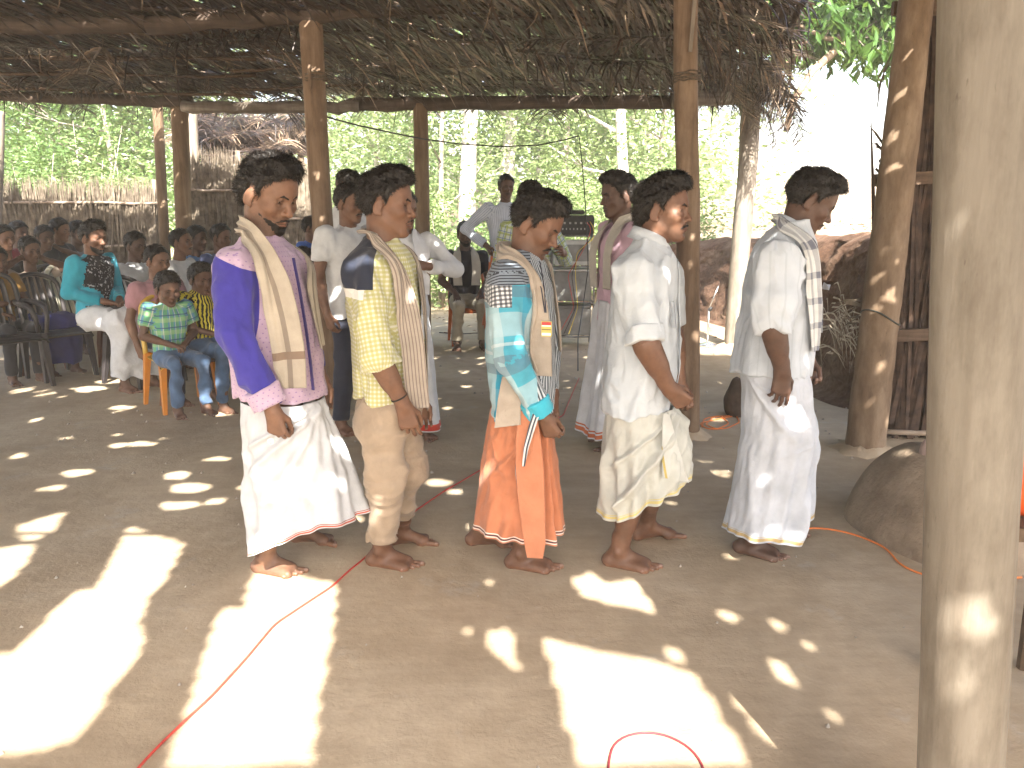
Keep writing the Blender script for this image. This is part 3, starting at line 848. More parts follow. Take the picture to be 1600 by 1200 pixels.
def man1():
    P = Person(430, 3.22, 'bearded man in purple and pink shirt with beige shawl, last of the walking row', SK['a'], seed=21); P.root['group'] = 'men walking barefoot in a row'
    yaw = math.radians(-22)
    neck = P.pt(402, 392, .0)
    P.head(420, 303, 1.17, yaw-.10, .36, dict(stubble=.45, moustache=.7, beard=.55, puff=.006, hair=.009, nape=1, jaw=1.05), neck, dy=0)
    rows = [(372, 385, 432, .07), (388, 365, 452, .125), (402, 352, 464, .175), (425, 348, 474, .19), (460, 352, 480, .185), (510, 360, 490, .165), (560, 366, 498, .160), (615, 372, 506, .165)]
    S = Field(); S.u(torso_loft(P.secs(rows, yaw), yaw, (0, 0)))
    sh = P.pt(364, 418, -.15); el = P.pt(366, 525, -.245); wr = P.pt(426, 640, -.24); cu = el+(wr-el)*.86
    sh2 = P.pt(440, 415, .15); el2 = P.pt(462, 520, .18); wr2 = P.pt(502, 590, .10); cu2 = el2+(wr2-el2)*.85
    sleeve(S, sh, el, cu, .078, .066, .056, .05); sleeve(S, sh2, el2, cu2, .07, .06, .05, .05)
    S.disp(fold_disp(.0085, 3)); S.disp(fold_disp(.0040, 8, (24, 24, 12)))
    pink = cloth('pink_dotted_shirt', None, dots((.46, .345, .46), (.30, .20, .38), r=.15), bump=.15)
    two = cloth('pink_and_purple_shirt', None, lambda m, uv: m.mix(m.math('GREATER_THAN', m.n('Attribute', attribute_name='Col').outputs[2], .5), dots((.46, .345, .46), (.30, .20, .38), r=.15)(m, uv), (.046, .040, .27)), bump=.2)
    zt = P.pt(364, 408, -.2)[2]
    def mk(v):
        D = []
        for a, b, r in ((sh, el, .092), (el, cu, .080), (sh2, el2, .09), (el2, cu2, .075)):
            d = b-a; t = np.clip((v-a)@d/(d@d), 0, 1); D.append(r-np.linalg.norm(v-a-t[:, None]*d, axis=1))
        D = np.max(D, 0); return .5+8*np.minimum(D, (zt-.45*(v[:, 0]-sh[0])-v[:, 2]))
    P.maskf = mk
    P.cloth_sdf('shirt', S, *box_of([(0, 0, P.pt(0, 615)[2]), sh, el, cu, sh2, el2, cu2, P.pt(0, 372), (.2, 0, 1)], .14), [two], [(sh, el, .10), (el, cu, .09), (sh2, el2, .10), (el2, cu2, .08)], yaw, None, .008)
    # folded-back cuff
    d = unit(wr-el); F = Field(); f, lo, hi = cap(cu-d*.055, cu+d*.05, .066, .062)
    F.u((lambda Q: np.maximum(f(Q), np.abs((Q[0]-cu[0])*d[0]+(Q[1]-cu[1])*d[1]+(Q[2]-cu[2])*d[2]+.012)-.036).astype(np.float32), lo, hi)); F.disp(fold_disp(.004, 5, (20, 20, 20)))
    P.cloth_sdf('cuff', F, *box_of([cu], .12), [pink], [(el, cu, .2)], yaw, None, .006)
    P.arm(el, wr, unit(np.array([.12, .05, -1])), (0.2, 1, 0), (1, -.2, .1), (.75, 1.0, .7), .7, .7, 1.06)
    P.arm(el2, wr2, unit(np.array([.1, -.05, -1])), (0, -1, 0), (1, 0, 0), (.4, .6, .4), .5, .6, 1.0)
    hip = P.pt(440, 640)
    P.trunk([(neck-[0,0,.03], P.pt(415, 470), .045, .085), (P.pt(415, 470), hip, .085, .07), (sh, el, .036, .032), (sh2, el2, .036, .03), (hip+[0, -.07, 0], P.pt(440, 760, -.08), .065, .05), (hip+[0, .08, 0], P.pt(470, 750, .08), .065, .05)])
    P.leg(P.pt(430, 770, -.08), P.sole(418, 893, .075), math.radians(-14), 1, 0, .5)
    P.leg(P.pt(475, 760, .08), P.sole(476, 846, .075), math.radians(-8), -1, 0, .5)
    geo = P.skirt_px([(0, 380, 625, 503, .155), (.12, 380, 650, 508, .165), (.35, 385, 700, 526, .17), (.6, 388, 745, 543, .185), (.85, 390, 790, 556, .20), (1, 392, 830, 566, .205)],
        [(180, 395, 868), (-140, 420, 868), (-100, 470, 846), (-60, 520, 822), (0, 562, 798), (60, 540, 792), (120, 460, 806)],
        [(-15, 0, -140, .5, 9, .016), (-18, 0, -150, .34, 8, .014), (-20, 0, -118, .75, 8, .015), (-20, 0, -95, 1, 8, .012), (-18, 0, -55, 1, 9, .016), (-12, .05, -28, 1, 8, .012), (-150, .3, -95, .8, 9, .012), (-165, .45, -120, 1, 10, .012), (0, 0, 0, 1, 9, .02)],
        622, flute=.006)
    P.add('dhoti', geo, dhoti_white(), label='white dhoti with a thin red border at the hem')
    # shawl
    NF = Field(); NF.p = list(S.p); NF.u(cap(neck-[0, 0, .03], P.hc+P.hR@np.array([-.02, 0, -.06])*1.1, .068, .066), .04)
    sc = cloth('beige_shawl', (.50, .44, .36), lambda m, uv: m.mix(band(m, m.sep(uv)[1], .12, .15), m.mix(band(m, m.sep(uv)[0], -.012, .012), (.42, .37, .30), (.25, .21, .17)), (.22, .16, .12)), bump=.3)
    path = [P.pt(455, 610, -.175), P.pt(452, 555, -.18), P.pt(442, 500, -.19), P.pt(428, 445, -.19), P.pt(408, 400, -.14), P.pt(390, 366, -.085), P.pt(374, 352, 0.0), P.pt(398, 360, .085), P.pt(440, 395, .10), P.pt(470, 440, .02), P.pt(488, 500, -.01), P.pt(499, 545, -.01)]
    X = rotz(yaw)@np.array([1, 0, 0])
    wd = [X+[0, -.0, .1]]*3+[X+[0, 0, .25], unit(X+[.0, -.1, .5]), (.45, -.35, .75), (-.35, 0, .95), (.4, .4, .75), (.6, .5, .3), (.5, -.6, 0), (.4, -.7, 0), (.4, -.7, 0)]
    P.add('shawl', ribbon(path, wd, [.14, .145, .15, .15, .14, .10, .085, .09, .11, .10, .10, .10], .003, 26, 150, NF, .009, 4, .006, 10, 2.2), sc)
    collar(P, neck+[.012, 0, -.005], neck+[.03, 0, .08], .066, .045, pink, yaw, .9)
    pl = [P.pt(458, 400, -.10), P.pt(468, 450, -.12), P.pt(478, 510, -.12), P.pt(486, 570, -.11), P.pt(490, 612, -.11)]
    P.add('placket', ribbon(pl, [(.8, -.6, 0)]*5, [.016]*5, .002, 5, 70, S, .004, 3, .001, 8, 1), cloth('blue_placket', (.05, .04, .20)))
    G = Geo(); c = wr+np.array([-.005, -.028, -.115]); G.tube([c+[.011*math.cos(t), .002*math.sin(t), .010*math.sin(t)] for t in np.linspace(0, 6.283, 13)], .0028, 5, False); m = N('ring_metal'); m.color((.75, .74, .70)); m.b.inputs['Metallic'].default_value = 1; m.rough(.3)
    link('finger_ring', G.mesh('finger_ring', True), m.m, P.root)
    P.done()
def stripes2(uvc=None): pass
def man2():
    P = Person(612, 3.26, 'young man in yellow checked shirt and khaki trousers, second from left in the row', SK['b'], seed=22); P.root['group'] = 'men walking barefoot in a row'
    yaw = -.10; neck = P.pt(592, 392)
    P.head(604, 319, 1.05, yaw-.05, .06, dict(puff=.014, hair=.009, moustache=.45, jaw=.92, nose=.95, look=-.1), neck, roll=0)
    rows = [(372, 572, 618, .065), (392, 552, 634, .12), (410, 543, 642, .165), (440, 540, 650, .18), (480, 545, 656, .17), (540, 556, 658, .155), (600, 558, 658, .155), (620, 556, 660, .158)]
    S = Field(); S.u(torso_loft(P.secs(rows, yaw), yaw, (0, 0)))
    sh = P.pt(568, 425, -.15); el = P.pt(590, 558, -.235); wr = P.pt(630, 632, -.20); cu = P.pt(597, 566, -.20)
    sh2 = P.pt(625, 415, .15); el2 = P.pt(640, 540, .19); wr2 = P.pt(655, 620, .18); cu2 = el2+(wr2-el2)*.2
    m0 = sh+(el-sh)*.4; S.u(cap(sh, m0, .072, .068), .05); S.u(cap(m0, el, .068, .060), .012); d = unit(wr-el)
    dd = unit(el-sh); S.p.append(('i', (lambda Q: np.where(((Q[0]-sh[0])**2*0+(Q[1]+.135)) < 0, ((Q[0]-cu[0])*.25+(Q[1]-cu[1])*0+(Q[2]-cu[2])*-1-.0), -1).astype(np.float32)*0-1, None, None), 0))
    sleeve(S, sh2, el2, cu2, .068, .058, .05, .05)
    S.disp(fold_disp(.0085, 13)); S.disp(fold_disp(.0040, 18, (24, 24, 12)))
    yel = (.60, .60, .30)
    zt = P.pt(0, 452, -.2)[2]
    def pat(m, uv):
        c = plaid((.60, .59, .50), 0, 0, [(0, .017, .55, 0, (.40, .385, .12), .62), (1, .017, .55, 0, (.40, .385, .12), .62)])(m, uv)
        o = m.sep(m.coord('Object')); 
        navy = m.math('MULTIPLY', m.math('GREATER_THAN', o[2], zt), m.math('LESS_THAN', o[0], float(P.pt(598, 440)[0])))
        c = m.mix(m.math('MULTIPLY', m.math('GREATER_THAN', o[2], zt-.035), m.math('LESS_THAN', o[0], float(P.pt(585, 440)[0]))), c, (.74, .73, .68))
        return m.mix(navy, c, (.022, .027, .045))
    mat = cloth('yellow_checked_shirt', None, pat, bump=.15)
    P.cloth_sdf('shirt', S, *box_of([(0, 0, P.pt(0, 620)[2]), sh, el, sh2, el2, cu2, P.pt(0, 372), (.2, 0, 1)], .12), [mat], [(sh, el, .10), (sh2, el2, .10)], yaw, None, .008)
    # rolled cuff
    F = Field(); c0 = P.pt(592, 560, -.2); ax = unit(P.pt(604, 590, -.2)-P.pt(590, 545, -.2)); f, lo, hi = cap(c0-ax*.06, c0+ax*.05, .066, .082)
    F.u((lambda Q: np.maximum(f(Q), np.abs((Q[0]-c0[0])*ax[0]+(Q[1]-c0[1])*ax[1]+(Q[2]-c0[2])*ax[2])-.034).astype(np.float32), lo, hi)); F.disp(fold_disp(.004, 5, (20, 20, 20)))
    P.cloth_sdf('cuff', F, *box_of([c0], .13), [cloth('yellow_checked_cuff', None, plaid((.60, .59, .50), 0, 0, [(0, .017, .55, 0, (.40, .385, .12), .5), (1, .017, .55, 0, (.40, .385, .12), .5)]))], [(sh, el, .3)], yaw, None, .006)
    P.arm(el, wr, unit(np.array([.22, .05, -1])), (-.1, 1, 0), (1, 0, .2), [(.25, .5, .4), (.35, .6, .4), (.5, .7, .4), (.6, .8, .5)], .3, .0, 1.05)
    # thread on the wrist
    g = Geo(); b = wr+(el-wr)*.16; ax = unit(el-wr); e1 = unit(np.cross(ax, [0, 1, 0])); e2 = np.cross(ax, e1)
    g.tube([b+(e1*math.cos(t)*.0315+e2*math.sin(t)*.0315) for t in np.linspace(0, 6.283, 17)], .0035, 5, False)
    link('bracelet', g.mesh('bracelet', True), noisy('black_thread', (.01, .01, .01), (.02, .02, .02), 50), P.root)
    P.arm(el2, wr2, None, (0, -1, 0), (1, 0, 0), (.4, .6, .4), .5, .3, 1.0)
    hip = P.pt(608, 640)
    P.trunk([(neck-[0, 0, .03], P.pt(600, 450), .045, .085), (P.pt(600, 450), hip, .085, .07), (sh, sh+(el-sh)*.6, .034, .03), (sh2, el2, .04, .035), (hip+[0, -.07, 0], P.pt(598, 740, -.08), .065, .05), (hip+[0, .08, 0], P.pt(632, 730, .08), .065, .05)])
    an = P.sole(598, 882, .075); an2 = P.sole(626, 850, .078)
    kn = P.pt(603, 745, -.09); kn2 = P.pt(638, 735, .10)
    P.leg(kn, an, math.radians(-14), 1, 0, .84, 1.04); P.leg(kn2, an2, math.radians(6), -1, 0, .84, 1.02)
    T = Field()
    T.u(ell(P.pt(610, 628), (.135, .155, .10))); T.u(ell(P.pt(592, 655), (.105, .15, .10)), .04)
    T.u(cap(P.pt(602, 655, -.08), kn, .100, .072), .06); T.u(cap(kn, an+[0.0, 0, .055], .072, .062), .06)
    T.u(cap(P.pt(622, 650, .085), kn2, .095, .070), .06); T.u(cap(kn2, an2+[0, 0, .06], .070, .058), .06)
    zb = an[2]
    T.inter(lambda Q: (zb+.035+(Q[0]-an[0])*.12*(Q[1] < .06)+.02*(Q[1] > .05)-Q[2]).astype(np.float32))
    T.inter(lambda Q: (Q[2]-hip[2]-.11).astype(np.float32))
    T.disp(fold_disp(.0055, 31, (6, 6, 7))); T.disp(fold_disp(.0045, 33, (12, 12, 26))); T.disp(lambda Q: -vnoise((Q[0]+Q[2]*.6, Q[1], Q[2]*2.2), (9, 9, 13), 4)*.0045)
    kh = cloth('khaki_trousers', (.34, .265, .195), None, bump=.3, var=.12)
    P.cloth_sdf('trousers', T, *box_of([an, an2, hip, kn, kn2], .17), [kh], [(kn, an, .11)], yaw, None, .008)
    for (a_, dx) in ((an, .0), (an2, .0)):
        F = Field(); c1 = a_+np.array([.0, 0, .075]); f1, lo1, hi1 = cap(c1-[0, 0, .06], c1+[0, 0, .06], .066, .068)
        F.u((lambda Q, c=c1, f=f1: np.maximum(f(Q), np.abs(Q[2]-c[2]-(Q[0]-c[0])*.2)-.026).astype(np.float32), lo1, hi1)); F.disp(fold_disp(.004, 6, (20, 20, 20)))
        P.cloth_sdf('trouser_cuff', F, *box_of([c1], .12), [kh], [], yaw, None, .007)
    NF = Field(); NF.p = [p for p in S.p if p[0] == 'u']; NF.u(cap(neck-[0, 0, .03], P.hc+P.hR@np.array([-.02, 0, -.06]), .064, .062), .04)
    NF.u(ell(P.pt(610, 640), (.135, .155, .12)))
    sc = cloth('striped_beige_shawl', None, lambda m, uv: m.mix(stripe(m, m.sep(uv)[0], .013, .3), (.36, .31, .26), (.19, .15, .13)), bump=.3)
    X = rotz(yaw)@np.array([1, 0, 0])
    path = [P.pt(655, 640, -.14), P.pt(650, 600, -.16), P.pt(645, 540, -.165), P.pt(635, 480, -.15), P.pt(615, 425, -.11), P.pt(592, 388, -.085), P.pt(570, 372, 0), P.pt(590, 375, .08), P.pt(625, 400, .09), P.pt(652, 450, .05), P.pt(662, 520, .03), P.pt(664, 590, .03), P.pt(664, 640, .04)]
    wd = [X+[0, .3, 0]]*4+[unit(X+[0, -.2, .5]), (.45, -.35, .8), (-.35, 0, .95), (.4, .4, .75), (.5, .5, .3), (.3, -.8, 0), (.3, -.8, 0), (.3, -.8, 0), (.3, -.8, 0)]
    P.add('shawl', ribbon(path, wd, [.085, .09, .09, .095, .10, .08, .07, .08, .09, .10, .10, .10, .10], .003, 22, 150, NF, .008, 4, .006, 10, 2.0), sc)
    collar(P, neck+[.012, 0, -.005], neck+[.025, 0, .075], .062, .040, cloth('navy_collar', (.03, .035, .055)), yaw, .8)
    P.done()

def man3():
    P = Person(812, 3.30, 'man in turquoise plaid shirt and orange lungi, middle of the walking row', SK['b'], seed=23); P.root['group'] = 'men walking barefoot in a row'
    yaw = math.radians(-16); neck = P.pt(812, 410)
    P.head(838, 350, 1.04, yaw-.12, .50, dict(puff=.006, hair=.009, moustache=1.15, stubble=.3, jaw=1.0), neck)
    rows = [(392, 790, 835, .07), (408, 776, 850, .125), (425, 766, 856, .17), (455, 758, 862, .185), (500, 756, 866, .175), (560, 762, 868, .16), (610, 768, 866, .16), (645, 772, 864, .165)]
    S = Field(); S.u(torso_loft(P.secs(rows, yaw), yaw, (0, 0)))
    sh = P.pt(788, 440, -.155); el = P.pt(800, 560, -.245); wr = P.pt(848, 650, -.20); cu = el+(wr-el)*.90
    sh2 = P.pt(840, 430, .14); el2 = P.pt(858, 545, .18); wr2 = P.pt(862, 625, .03); cu2 = el2+(wr2-el2)*.85
    sleeve(S, sh, el, cu, .072, .062, .050, .05); sleeve(S, sh2, el2, cu2, .066, .056, .045, .05)
    S.disp(fold_disp(.0085, 43)); S.disp(fold_disp(.0040, 48, (24, 24, 12)))
    zt = P.pt(0, 445, -.2)[2]; zb = P.pt(0, 478, -.2)[2]; xf = float(P.pt(832, 450)[0])
    tq = (.06, .40, .52); pale = (.50, .68, .74); gr = (.22, .27, .32)
    def pat(m, uv):
        x, y, _ = m.sep(uv); o = m.sep(m.coord('Object'))
        c = plaid((.07, .33, .44), 0, 0, [(0, .21, .42, .05, (.38, .50, .54), .75), (1, .26, .34, .31, (.36, .48, .53), .6), (0, .21, .13, .62, (.03, .27, .42), .7), (1, .26, .16, .75, (.10, .14, .20), .55), (1, .26, .05, .45, (.60, .66, .68), .5)])(m, uv)
        ck = plaid((.70, .72, .74), 0, 0, [(0, .016, .5, 0, (.03, .035, .05), .75), (1, .016, .5, 0, (.03, .035, .05), .75)])(m, uv)
        yoke = m.math('MULTIPLY', m.math('GREATER_THAN', o[2], zb), m.math('LESS_THAN', o[2], zt+.0))
        c = m.mix(m.math('MULTIPLY', yoke, m.math('LESS_THAN', o[0], float(P.pt(800, 450)[0]))), c, ck)
        top = m.mix(stripe(m, y, .011, .4), (.20, .24, .29), (.03, .035, .05))
        c = m.mix(m.math('GREATER_THAN', o[2], zt), c, top)
        front = m.mix(stripe(m, x, .018, .5), (.50, .54, .58), (.05, .07, .09))
        return m.mix(m.math('GREATER_THAN', m.math('ADD', o[0], m.math('MULTIPLY', m.math('SUBTRACT', o[2], 1.1), .05)), xf), c, front)
    mat = cloth('turquoise_plaid_shirt', None, pat, bump=.18)
    P.cloth_sdf('shirt', S, *box_of([(0, 0, P.pt(0, 645)[2]), sh, el, cu, sh2, el2, cu2, P.pt(0, 392), (.2, 0, 1)], .12), [mat], [(sh, el, .10), (el, cu, .09), (sh2, el2, .10), (el2, cu2, .08)], yaw, None, .008)
    d = unit(wr-el); F = Field(); c1 = cu-d*.02; f, lo, hi = cap(c1-d*.05, c1+d*.05, .060, .058)
    F.u((lambda Q: np.maximum(f(Q), np.abs((Q[0]-c1[0])*d[0]+(Q[1]-c1[1])*d[1]+(Q[2]-c1[2])*d[2])-.032).astype(np.float32), lo, hi)); F.disp(fold_disp(.004, 5, (20, 20, 20)))
    P.cloth_sdf('cuff', F, *box_of([c1], .12), [cloth('turquoise_cuff', (.05, .38, .50))], [], yaw, None, .006)
    P.arm(el, wr, unit(np.array([.45, .05, -.9])), (.3, 1, .1), (1, 0, .3), (.8, 1.0, .7), .8, .75, 1.0)
    P.arm(el2, wr2, unit(np.array([-.3, -.7, -.5])), (-.2, -.2, -1), (1, -.3, 0), (.6, .9, .6), .6, .7, 1.0)
    hip = P.pt(812, 660)
    P.trunk([(neck-[0, 0, .03], P.pt(812, 470), .045, .085), (P.pt(812, 470), hip, .085, .07), (sh, el, .036, .032), (sh2, el2, .04, .035), (hip+[0, -.07, 0], P.pt(815, 760, -.08), .065, .05), (hip+[0, .08, 0], P.pt(800, 750, .08), .065, .05)])
    P.leg(P.pt(832, 770, -.09), P.sole(815, 886, .075), math.radians(-14), 1, 0, .5, 1.03)
    P.leg(P.pt(800, 760, .09), P.sole(754, 852, .082), math.radians(4), -1, -.06, .5, 1.03)
    geo = P.skirt_px([(0, 768, 640, 858, .15), (.15, 764, 670, 862, .165), (.4, 757, 715, 866, .175), (.7, 750, 770, 872, .19), (1, 743, 830, 878, .20)],
        [(180, 742, 822), (-130, 765, 838), (-90, 810, 848), (-45, 850, 845), (0, 876, 824), (90, 800, 815)],
        [(-50, 0, -52, 1, 5, .028), (-66, 0, -70, 1, 4, .016), (-40, .0, -20, 1, 6, .012), (-150, .15, -100, .55, 8, .010), (-60, .05, -150, .6, 7, .010), (-75, .5, -110, 1, 9, .010), (-35, 0, -34, 1, 4, -.018)],
        636, flute=.005)
    org = cloth('orange_lungi', None, borders((.006, .010, (.75, .72, .66)), (.012, .017, (.05, .04, .06)), (.019, .023, (.75, .72, .66)), base=(.50, .19, .10)), bump=.3)
    P.add('lungi', geo, org, label='orange lungi with a black and white striped edge')
    # the free end hanging in a pleat down the front
    path = [P.pt(824, 640, -.20), P.pt(826, 690, -.215), P.pt(828, 740, -.235), P.pt(832, 800, -.255), P.pt(836, 850, -.265), P.pt(836, 874, -.265)]
    P.add('lungi_end', ribbon(path, [(1, -.15, 0)]*6, [.07, .10, .115, .10, .085, .06], .004, 18, 80, None, 0, 9, .014, 0, 1.6),
          cloth('orange_lungi_end', None, lambda m, uv: m.mix(m.math('LESS_THAN', m.sep(uv)[1], -1), m.mix(m.math('LESS_THAN', m.sep(uv)[0], -.054), (.50, .20, .11), m.mix(stripe(m, m.sep(uv)[0], .008, .5), (.70, .66, .6), (.05, .05, .07))), (.5, .2, .1)), bump=.35))
    path = [P.pt(842, 636, -.26), P.pt(832, 665, -.255), P.pt(822, 700, -.25), P.pt(818, 730, -.245)]
    P.add('lungi_edge', ribbon(path, [(1, -.3, 0)]*4, [.030, .028, .020, .010], .003, 10, 40, None, 0, 12, .006, 0, 1.3), cloth('striped_edge', None, lambda m, uv: m.mix(stripe(m, m.sep(uv)[0], .014, .5), (.62, .62, .62), (.06, .07, .09))))
    NF = Field(); NF.p = list(S.p); NF.u(cap(neck-[0, 0, .03], P.hc+P.hR@np.array([-.02, 0, -.06]), .062, .062), .04)
    sc = cloth('plain_beige_shawl', (.40, .34, .28), None, bump=.35)
    X = rotz(yaw)@np.array([1, 0, 0])
    path = [P.pt(843, 590, -.17), P.pt(838, 540, -.18), P.pt(832, 490, -.18), P.pt(822, 445, -.15), P.pt(803, 412, -.10), P.pt(786, 396, -.03), P.pt(792, 394, .04), P.pt(830, 405, .08), P.pt(855, 430, .03), P.pt(866, 480, 0), P.pt(872, 550, 0)]
    wd = [X+[0, 0, .0]]*3+[unit(X+[0, -.1, .35]), (.45, -.35, .8), (-.35, -.2, .95), (-.3, .3, .9), (.4, .5, .6), (.4, -.6, .2), (.3, -.8, 0), (.3, -.8, 0)]
    P.add('shawl', ribbon(path, wd, [.10, .12, .13, .13, .11, .085, .08, .09, .09, .08, .07], .003, 22, 140, NF, .008, 4, .006, 10, 2.0), sc)
    P.add('shawl_end', ribbon([P.pt(800, 585, -.165), P.pt(796, 620, -.19), P.pt(793, 668, -.205)], [(1, -.1, .15)]*3, [.075, .09, .105], .004, 16, 40, None, 0, 3, .010, 0, 2.5), sc)
    collar(P, neck+[.012, 0, -.008], neck+[.035, 0, .065], .062, .040, cloth('grey_blue_collar', (.12, .30, .38)), yaw, .8)
    # pass on a ribbon: strap and card are his, part of his outfit
    g = Geo(); a = P.pt(845, 420, -.10); b = P.pt(853, 492, -.185)
    for dx in (-.006, .006): g.tube([P.pt(836, 408, -.10)+[dx*3, 0, 0], P.pt(848, 450, -.165)+[dx, -.012, 0], P.pt(852, 488, -.185)+[dx*.3, -.012, 0]], .0028, 4)
    link('lanyard', g.mesh('lanyard'), noisy('lanyard_band', (.03, .035, .05), (.05, .05, .07), 30), P.root)
    g = Geo(); c = P.pt(854, 514, -.20); R = rotz(yaw+.6*0)@roty(0)
    g.box(c, (.040, .004, .058), R)
    card = link('badge', g.mesh('badge'), noisy('badge_yellow', (.52, .42, .10), (.55, .46, .14), 30, .4, 0), P.root)
    for dz, hh, col, nm in ((.021, .012, (.45, .05, .05), 'badge_red'), (.012, .004, (.8, .8, .8), 'badge_white'), (-.020, .010, (.75, .75, .72), 'badge_white2'), (-.002, .004, (.20, .15, .05), 'badge_brown')):
        g = Geo(); g.box(c+R@np.array([0, -.0028, dz]), (.036, .0014, hh), R); link('badge_print', g.mesh('badge_print'), noisy(nm, col, col, 30, .4, 0), card)
    P.done()

def man4():
    P = Person(992, 3.31, 'man in cream shirt with rolled sleeve and half-folded cream dhoti, fourth in the walking row', SK['b'], seed=24); P.root['group'] = 'men walking barefoot in a row'
    yaw = math.radians(-14); neck = P.pt(1012, 392)
    P.head(1036, 328, 1.04, yaw-.22, .02, dict(puff=.016, hair=.010, moustache=1.15, stubble=.15, nape=1, look=.1), neck)
    rows = [(372, 992, 1038, .07), (388, 978, 1050, .12), (405, 966, 1056, .165), (440, 958, 1058, .185), (500, 950, 1060, .18), (560, 946, 1060, .172), (610, 943, 1054, .172), (640, 941, 1046, .176)]
    S = Field(); S.u(torso_loft(P.secs(rows, yaw), yaw, (0, 0)))
    sh = P.pt(992, 425, -.155); el = P.pt(1008, 535, -.245); wr = P.pt(1045, 606, -.21); cu = sh+(el-sh)*.90
    sh2 = P.pt(1035, 418, .14); el2 = P.pt(1052, 520, .18); wr2 = P.pt(1062, 600, .15); cu2 = sh2+(el2-sh2)*.9
    sleeve(S, sh, sh+(el-sh)*.5, cu, .078, .074, .068, .05); sleeve(S, sh2, sh2+(el2-sh2)*.5, cu2, .07, .066, .06, .05)
    S.disp(fold_disp(.011, 53)); S.disp(fold_disp(.0042, 58, (24, 24, 12)))
    mat = cloth('cream_white_shirt', (.49, .53, .57), None, bump=.25, var=.05)
    P.cloth_sdf('shirt', S, *box_of([(0, 0, P.pt(0, 640)[2]), sh, cu, sh2, cu2, P.pt(0, 372), (.2, 0, 1)], .12), [mat], [], yaw, None, .008)
    d = unit(el-sh); F = Field(); c1 = cu+d*.0; f, lo, hi = cap(c1-d*.06, c1+d*.06, .074, .075)
    F.u((lambda Q: np.maximum(f(Q), np.abs((Q[0]-c1[0])*d[0]+(Q[1]-c1[1])*d[1]+(Q[2]-c1[2])*d[2])-.028).astype(np.float32), lo, hi)); F.disp(fold_disp(.006, 5, (14, 14, 14)))
    P.cloth_sdf('cuff', F, *box_of([c1], .13), [mat], [], yaw, None, .006)
    # front placket, side vent and pocket drape over the shirt
    pl = [P.pt(1048, 405, -.05), P.pt(1056, 460, -.06), P.pt(1060, 520, -.06), P.pt(1058, 580, -.05), P.pt(1050, 634, -.05)]
    P.add('placket', ribbon(pl, [(.5, -.85, 0)]*5, [.030]*5, .002, 5, 60, S, .003, 3, .001, 8, 1), mat)
    pk = [P.pt(1040, 468, -.13), P.pt(1042, 490, -.135), P.pt(1043, 512, -.135)]
    P.add('pocket', ribbon(pk, [(.7, -.7, 0)]*3, [.085]*3, .002, 10, 14, S, .004, 3, .001, 8, 1), mat)
    P.arm(el, wr, unit(np.array([.55, .05, -.55])), (.2, 1, .1), (.7, -.1, .6), (1.2, 1.3, .9), 1.0, .0, 1.06, (.046, .029))
    P.arm(el2, wr2, None, (0, -1, 0), (1, 0, 0), (.8, 1.0, .7), .7, .0, 1.0)
    # skin of the upper arm below the cuff
    F = Field(); F.u(cap(cu-d*.03, el, .046, .045)); F.u(cap(el, el+unit(wr-el)*.08, .046, .043), .01); P.skin_patch(F, *box_of([cu, el], .09), res=.005)
    hip = P.pt(1000, 650)
    P.trunk([(neck-[0, 0, .03], P.pt(1008, 460), .045, .085), (P.pt(1005, 460), hip, .085, .07), (sh, cu, .034, .03), (sh2, cu2, .04, .035), (hip+[0, -.07, 0], P.pt(1005, 745, -.08), .065, .05), (hip+[0, .08, 0], P.pt(1025, 740, .08), .065, .05)])
    P.leg(P.pt(998, 745, -.09), P.sole(968, 884, .078), math.radians(-20), 1, 0, .15, 1.05)
    P.leg(P.pt(1022, 735, .09), P.sole(1010, 843, .085), math.radians(6), -1, .05, .15, 1.03)
    geo = P.skirt_px([(0, 948, 636, 1050, .15), (.2, 946, 670, 1058, .165), (.5, 944, 715, 1066, .18), (.8, 944, 760, 1066, .185), (1, 945, 800, 1062, .175)],
        [(180, 945, 800), (-150, 952, 817), (-118, 975, 812), (-95, 1000, 795), (-60, 1035, 772), (-30, 1058, 757), (0, 1066, 742), (30, 1050, 768), (90, 1000, 760)],
        [(-20, 0, -150, .95, 6, .020), (-15, 0, -120, .8, 7, .014), (-25, 0, -160, .55, 7, .012), (-5, .1, -80, 1, 7, .014), (-10, .1, -45, 1, 8, .016), (-160, .35, -175, 1, 10, .02), (-5, .0, -15, 1, 8, .014)],
        632, flute=.006)
    P.add('dhoti', geo, cloth('cream_dhoti', None, borders((.010, .020, (.60, .50, .20)), (.024, .027, (.60, .50, .20)), base=(.50, .505, .465)), bump=.3), label='cream dhoti tucked up with a thin gold border')
    # the tucked-up layer, a second fold over the first, with its gold selvedge
    path = [P.pt(1040, 645, -.16), P.pt(1046, 690, -.17), P.pt(1052, 730, -.165), P.pt(1056, 752, -.16)]
    P.add('dhoti_fold', ribbon(path, [(1, .5, -.35)]*4, [.03, .08, .12, .14], .004, 16, 50, None, 0, 5, .008, 0, 1.2),
        cloth('cream_dhoti_fold', None, lambda m, uv: m.mix(band(m, m.sep(uv)[0], -.058, -.045), (.55, .555, .52), (.48, .38, .12)), bump=.3))
    collar(P, neck+[.004, 0, .040], neck+[.022, 0, .118], .068, .045, mat, yaw, 1.0, fold=.05)
    P.done()

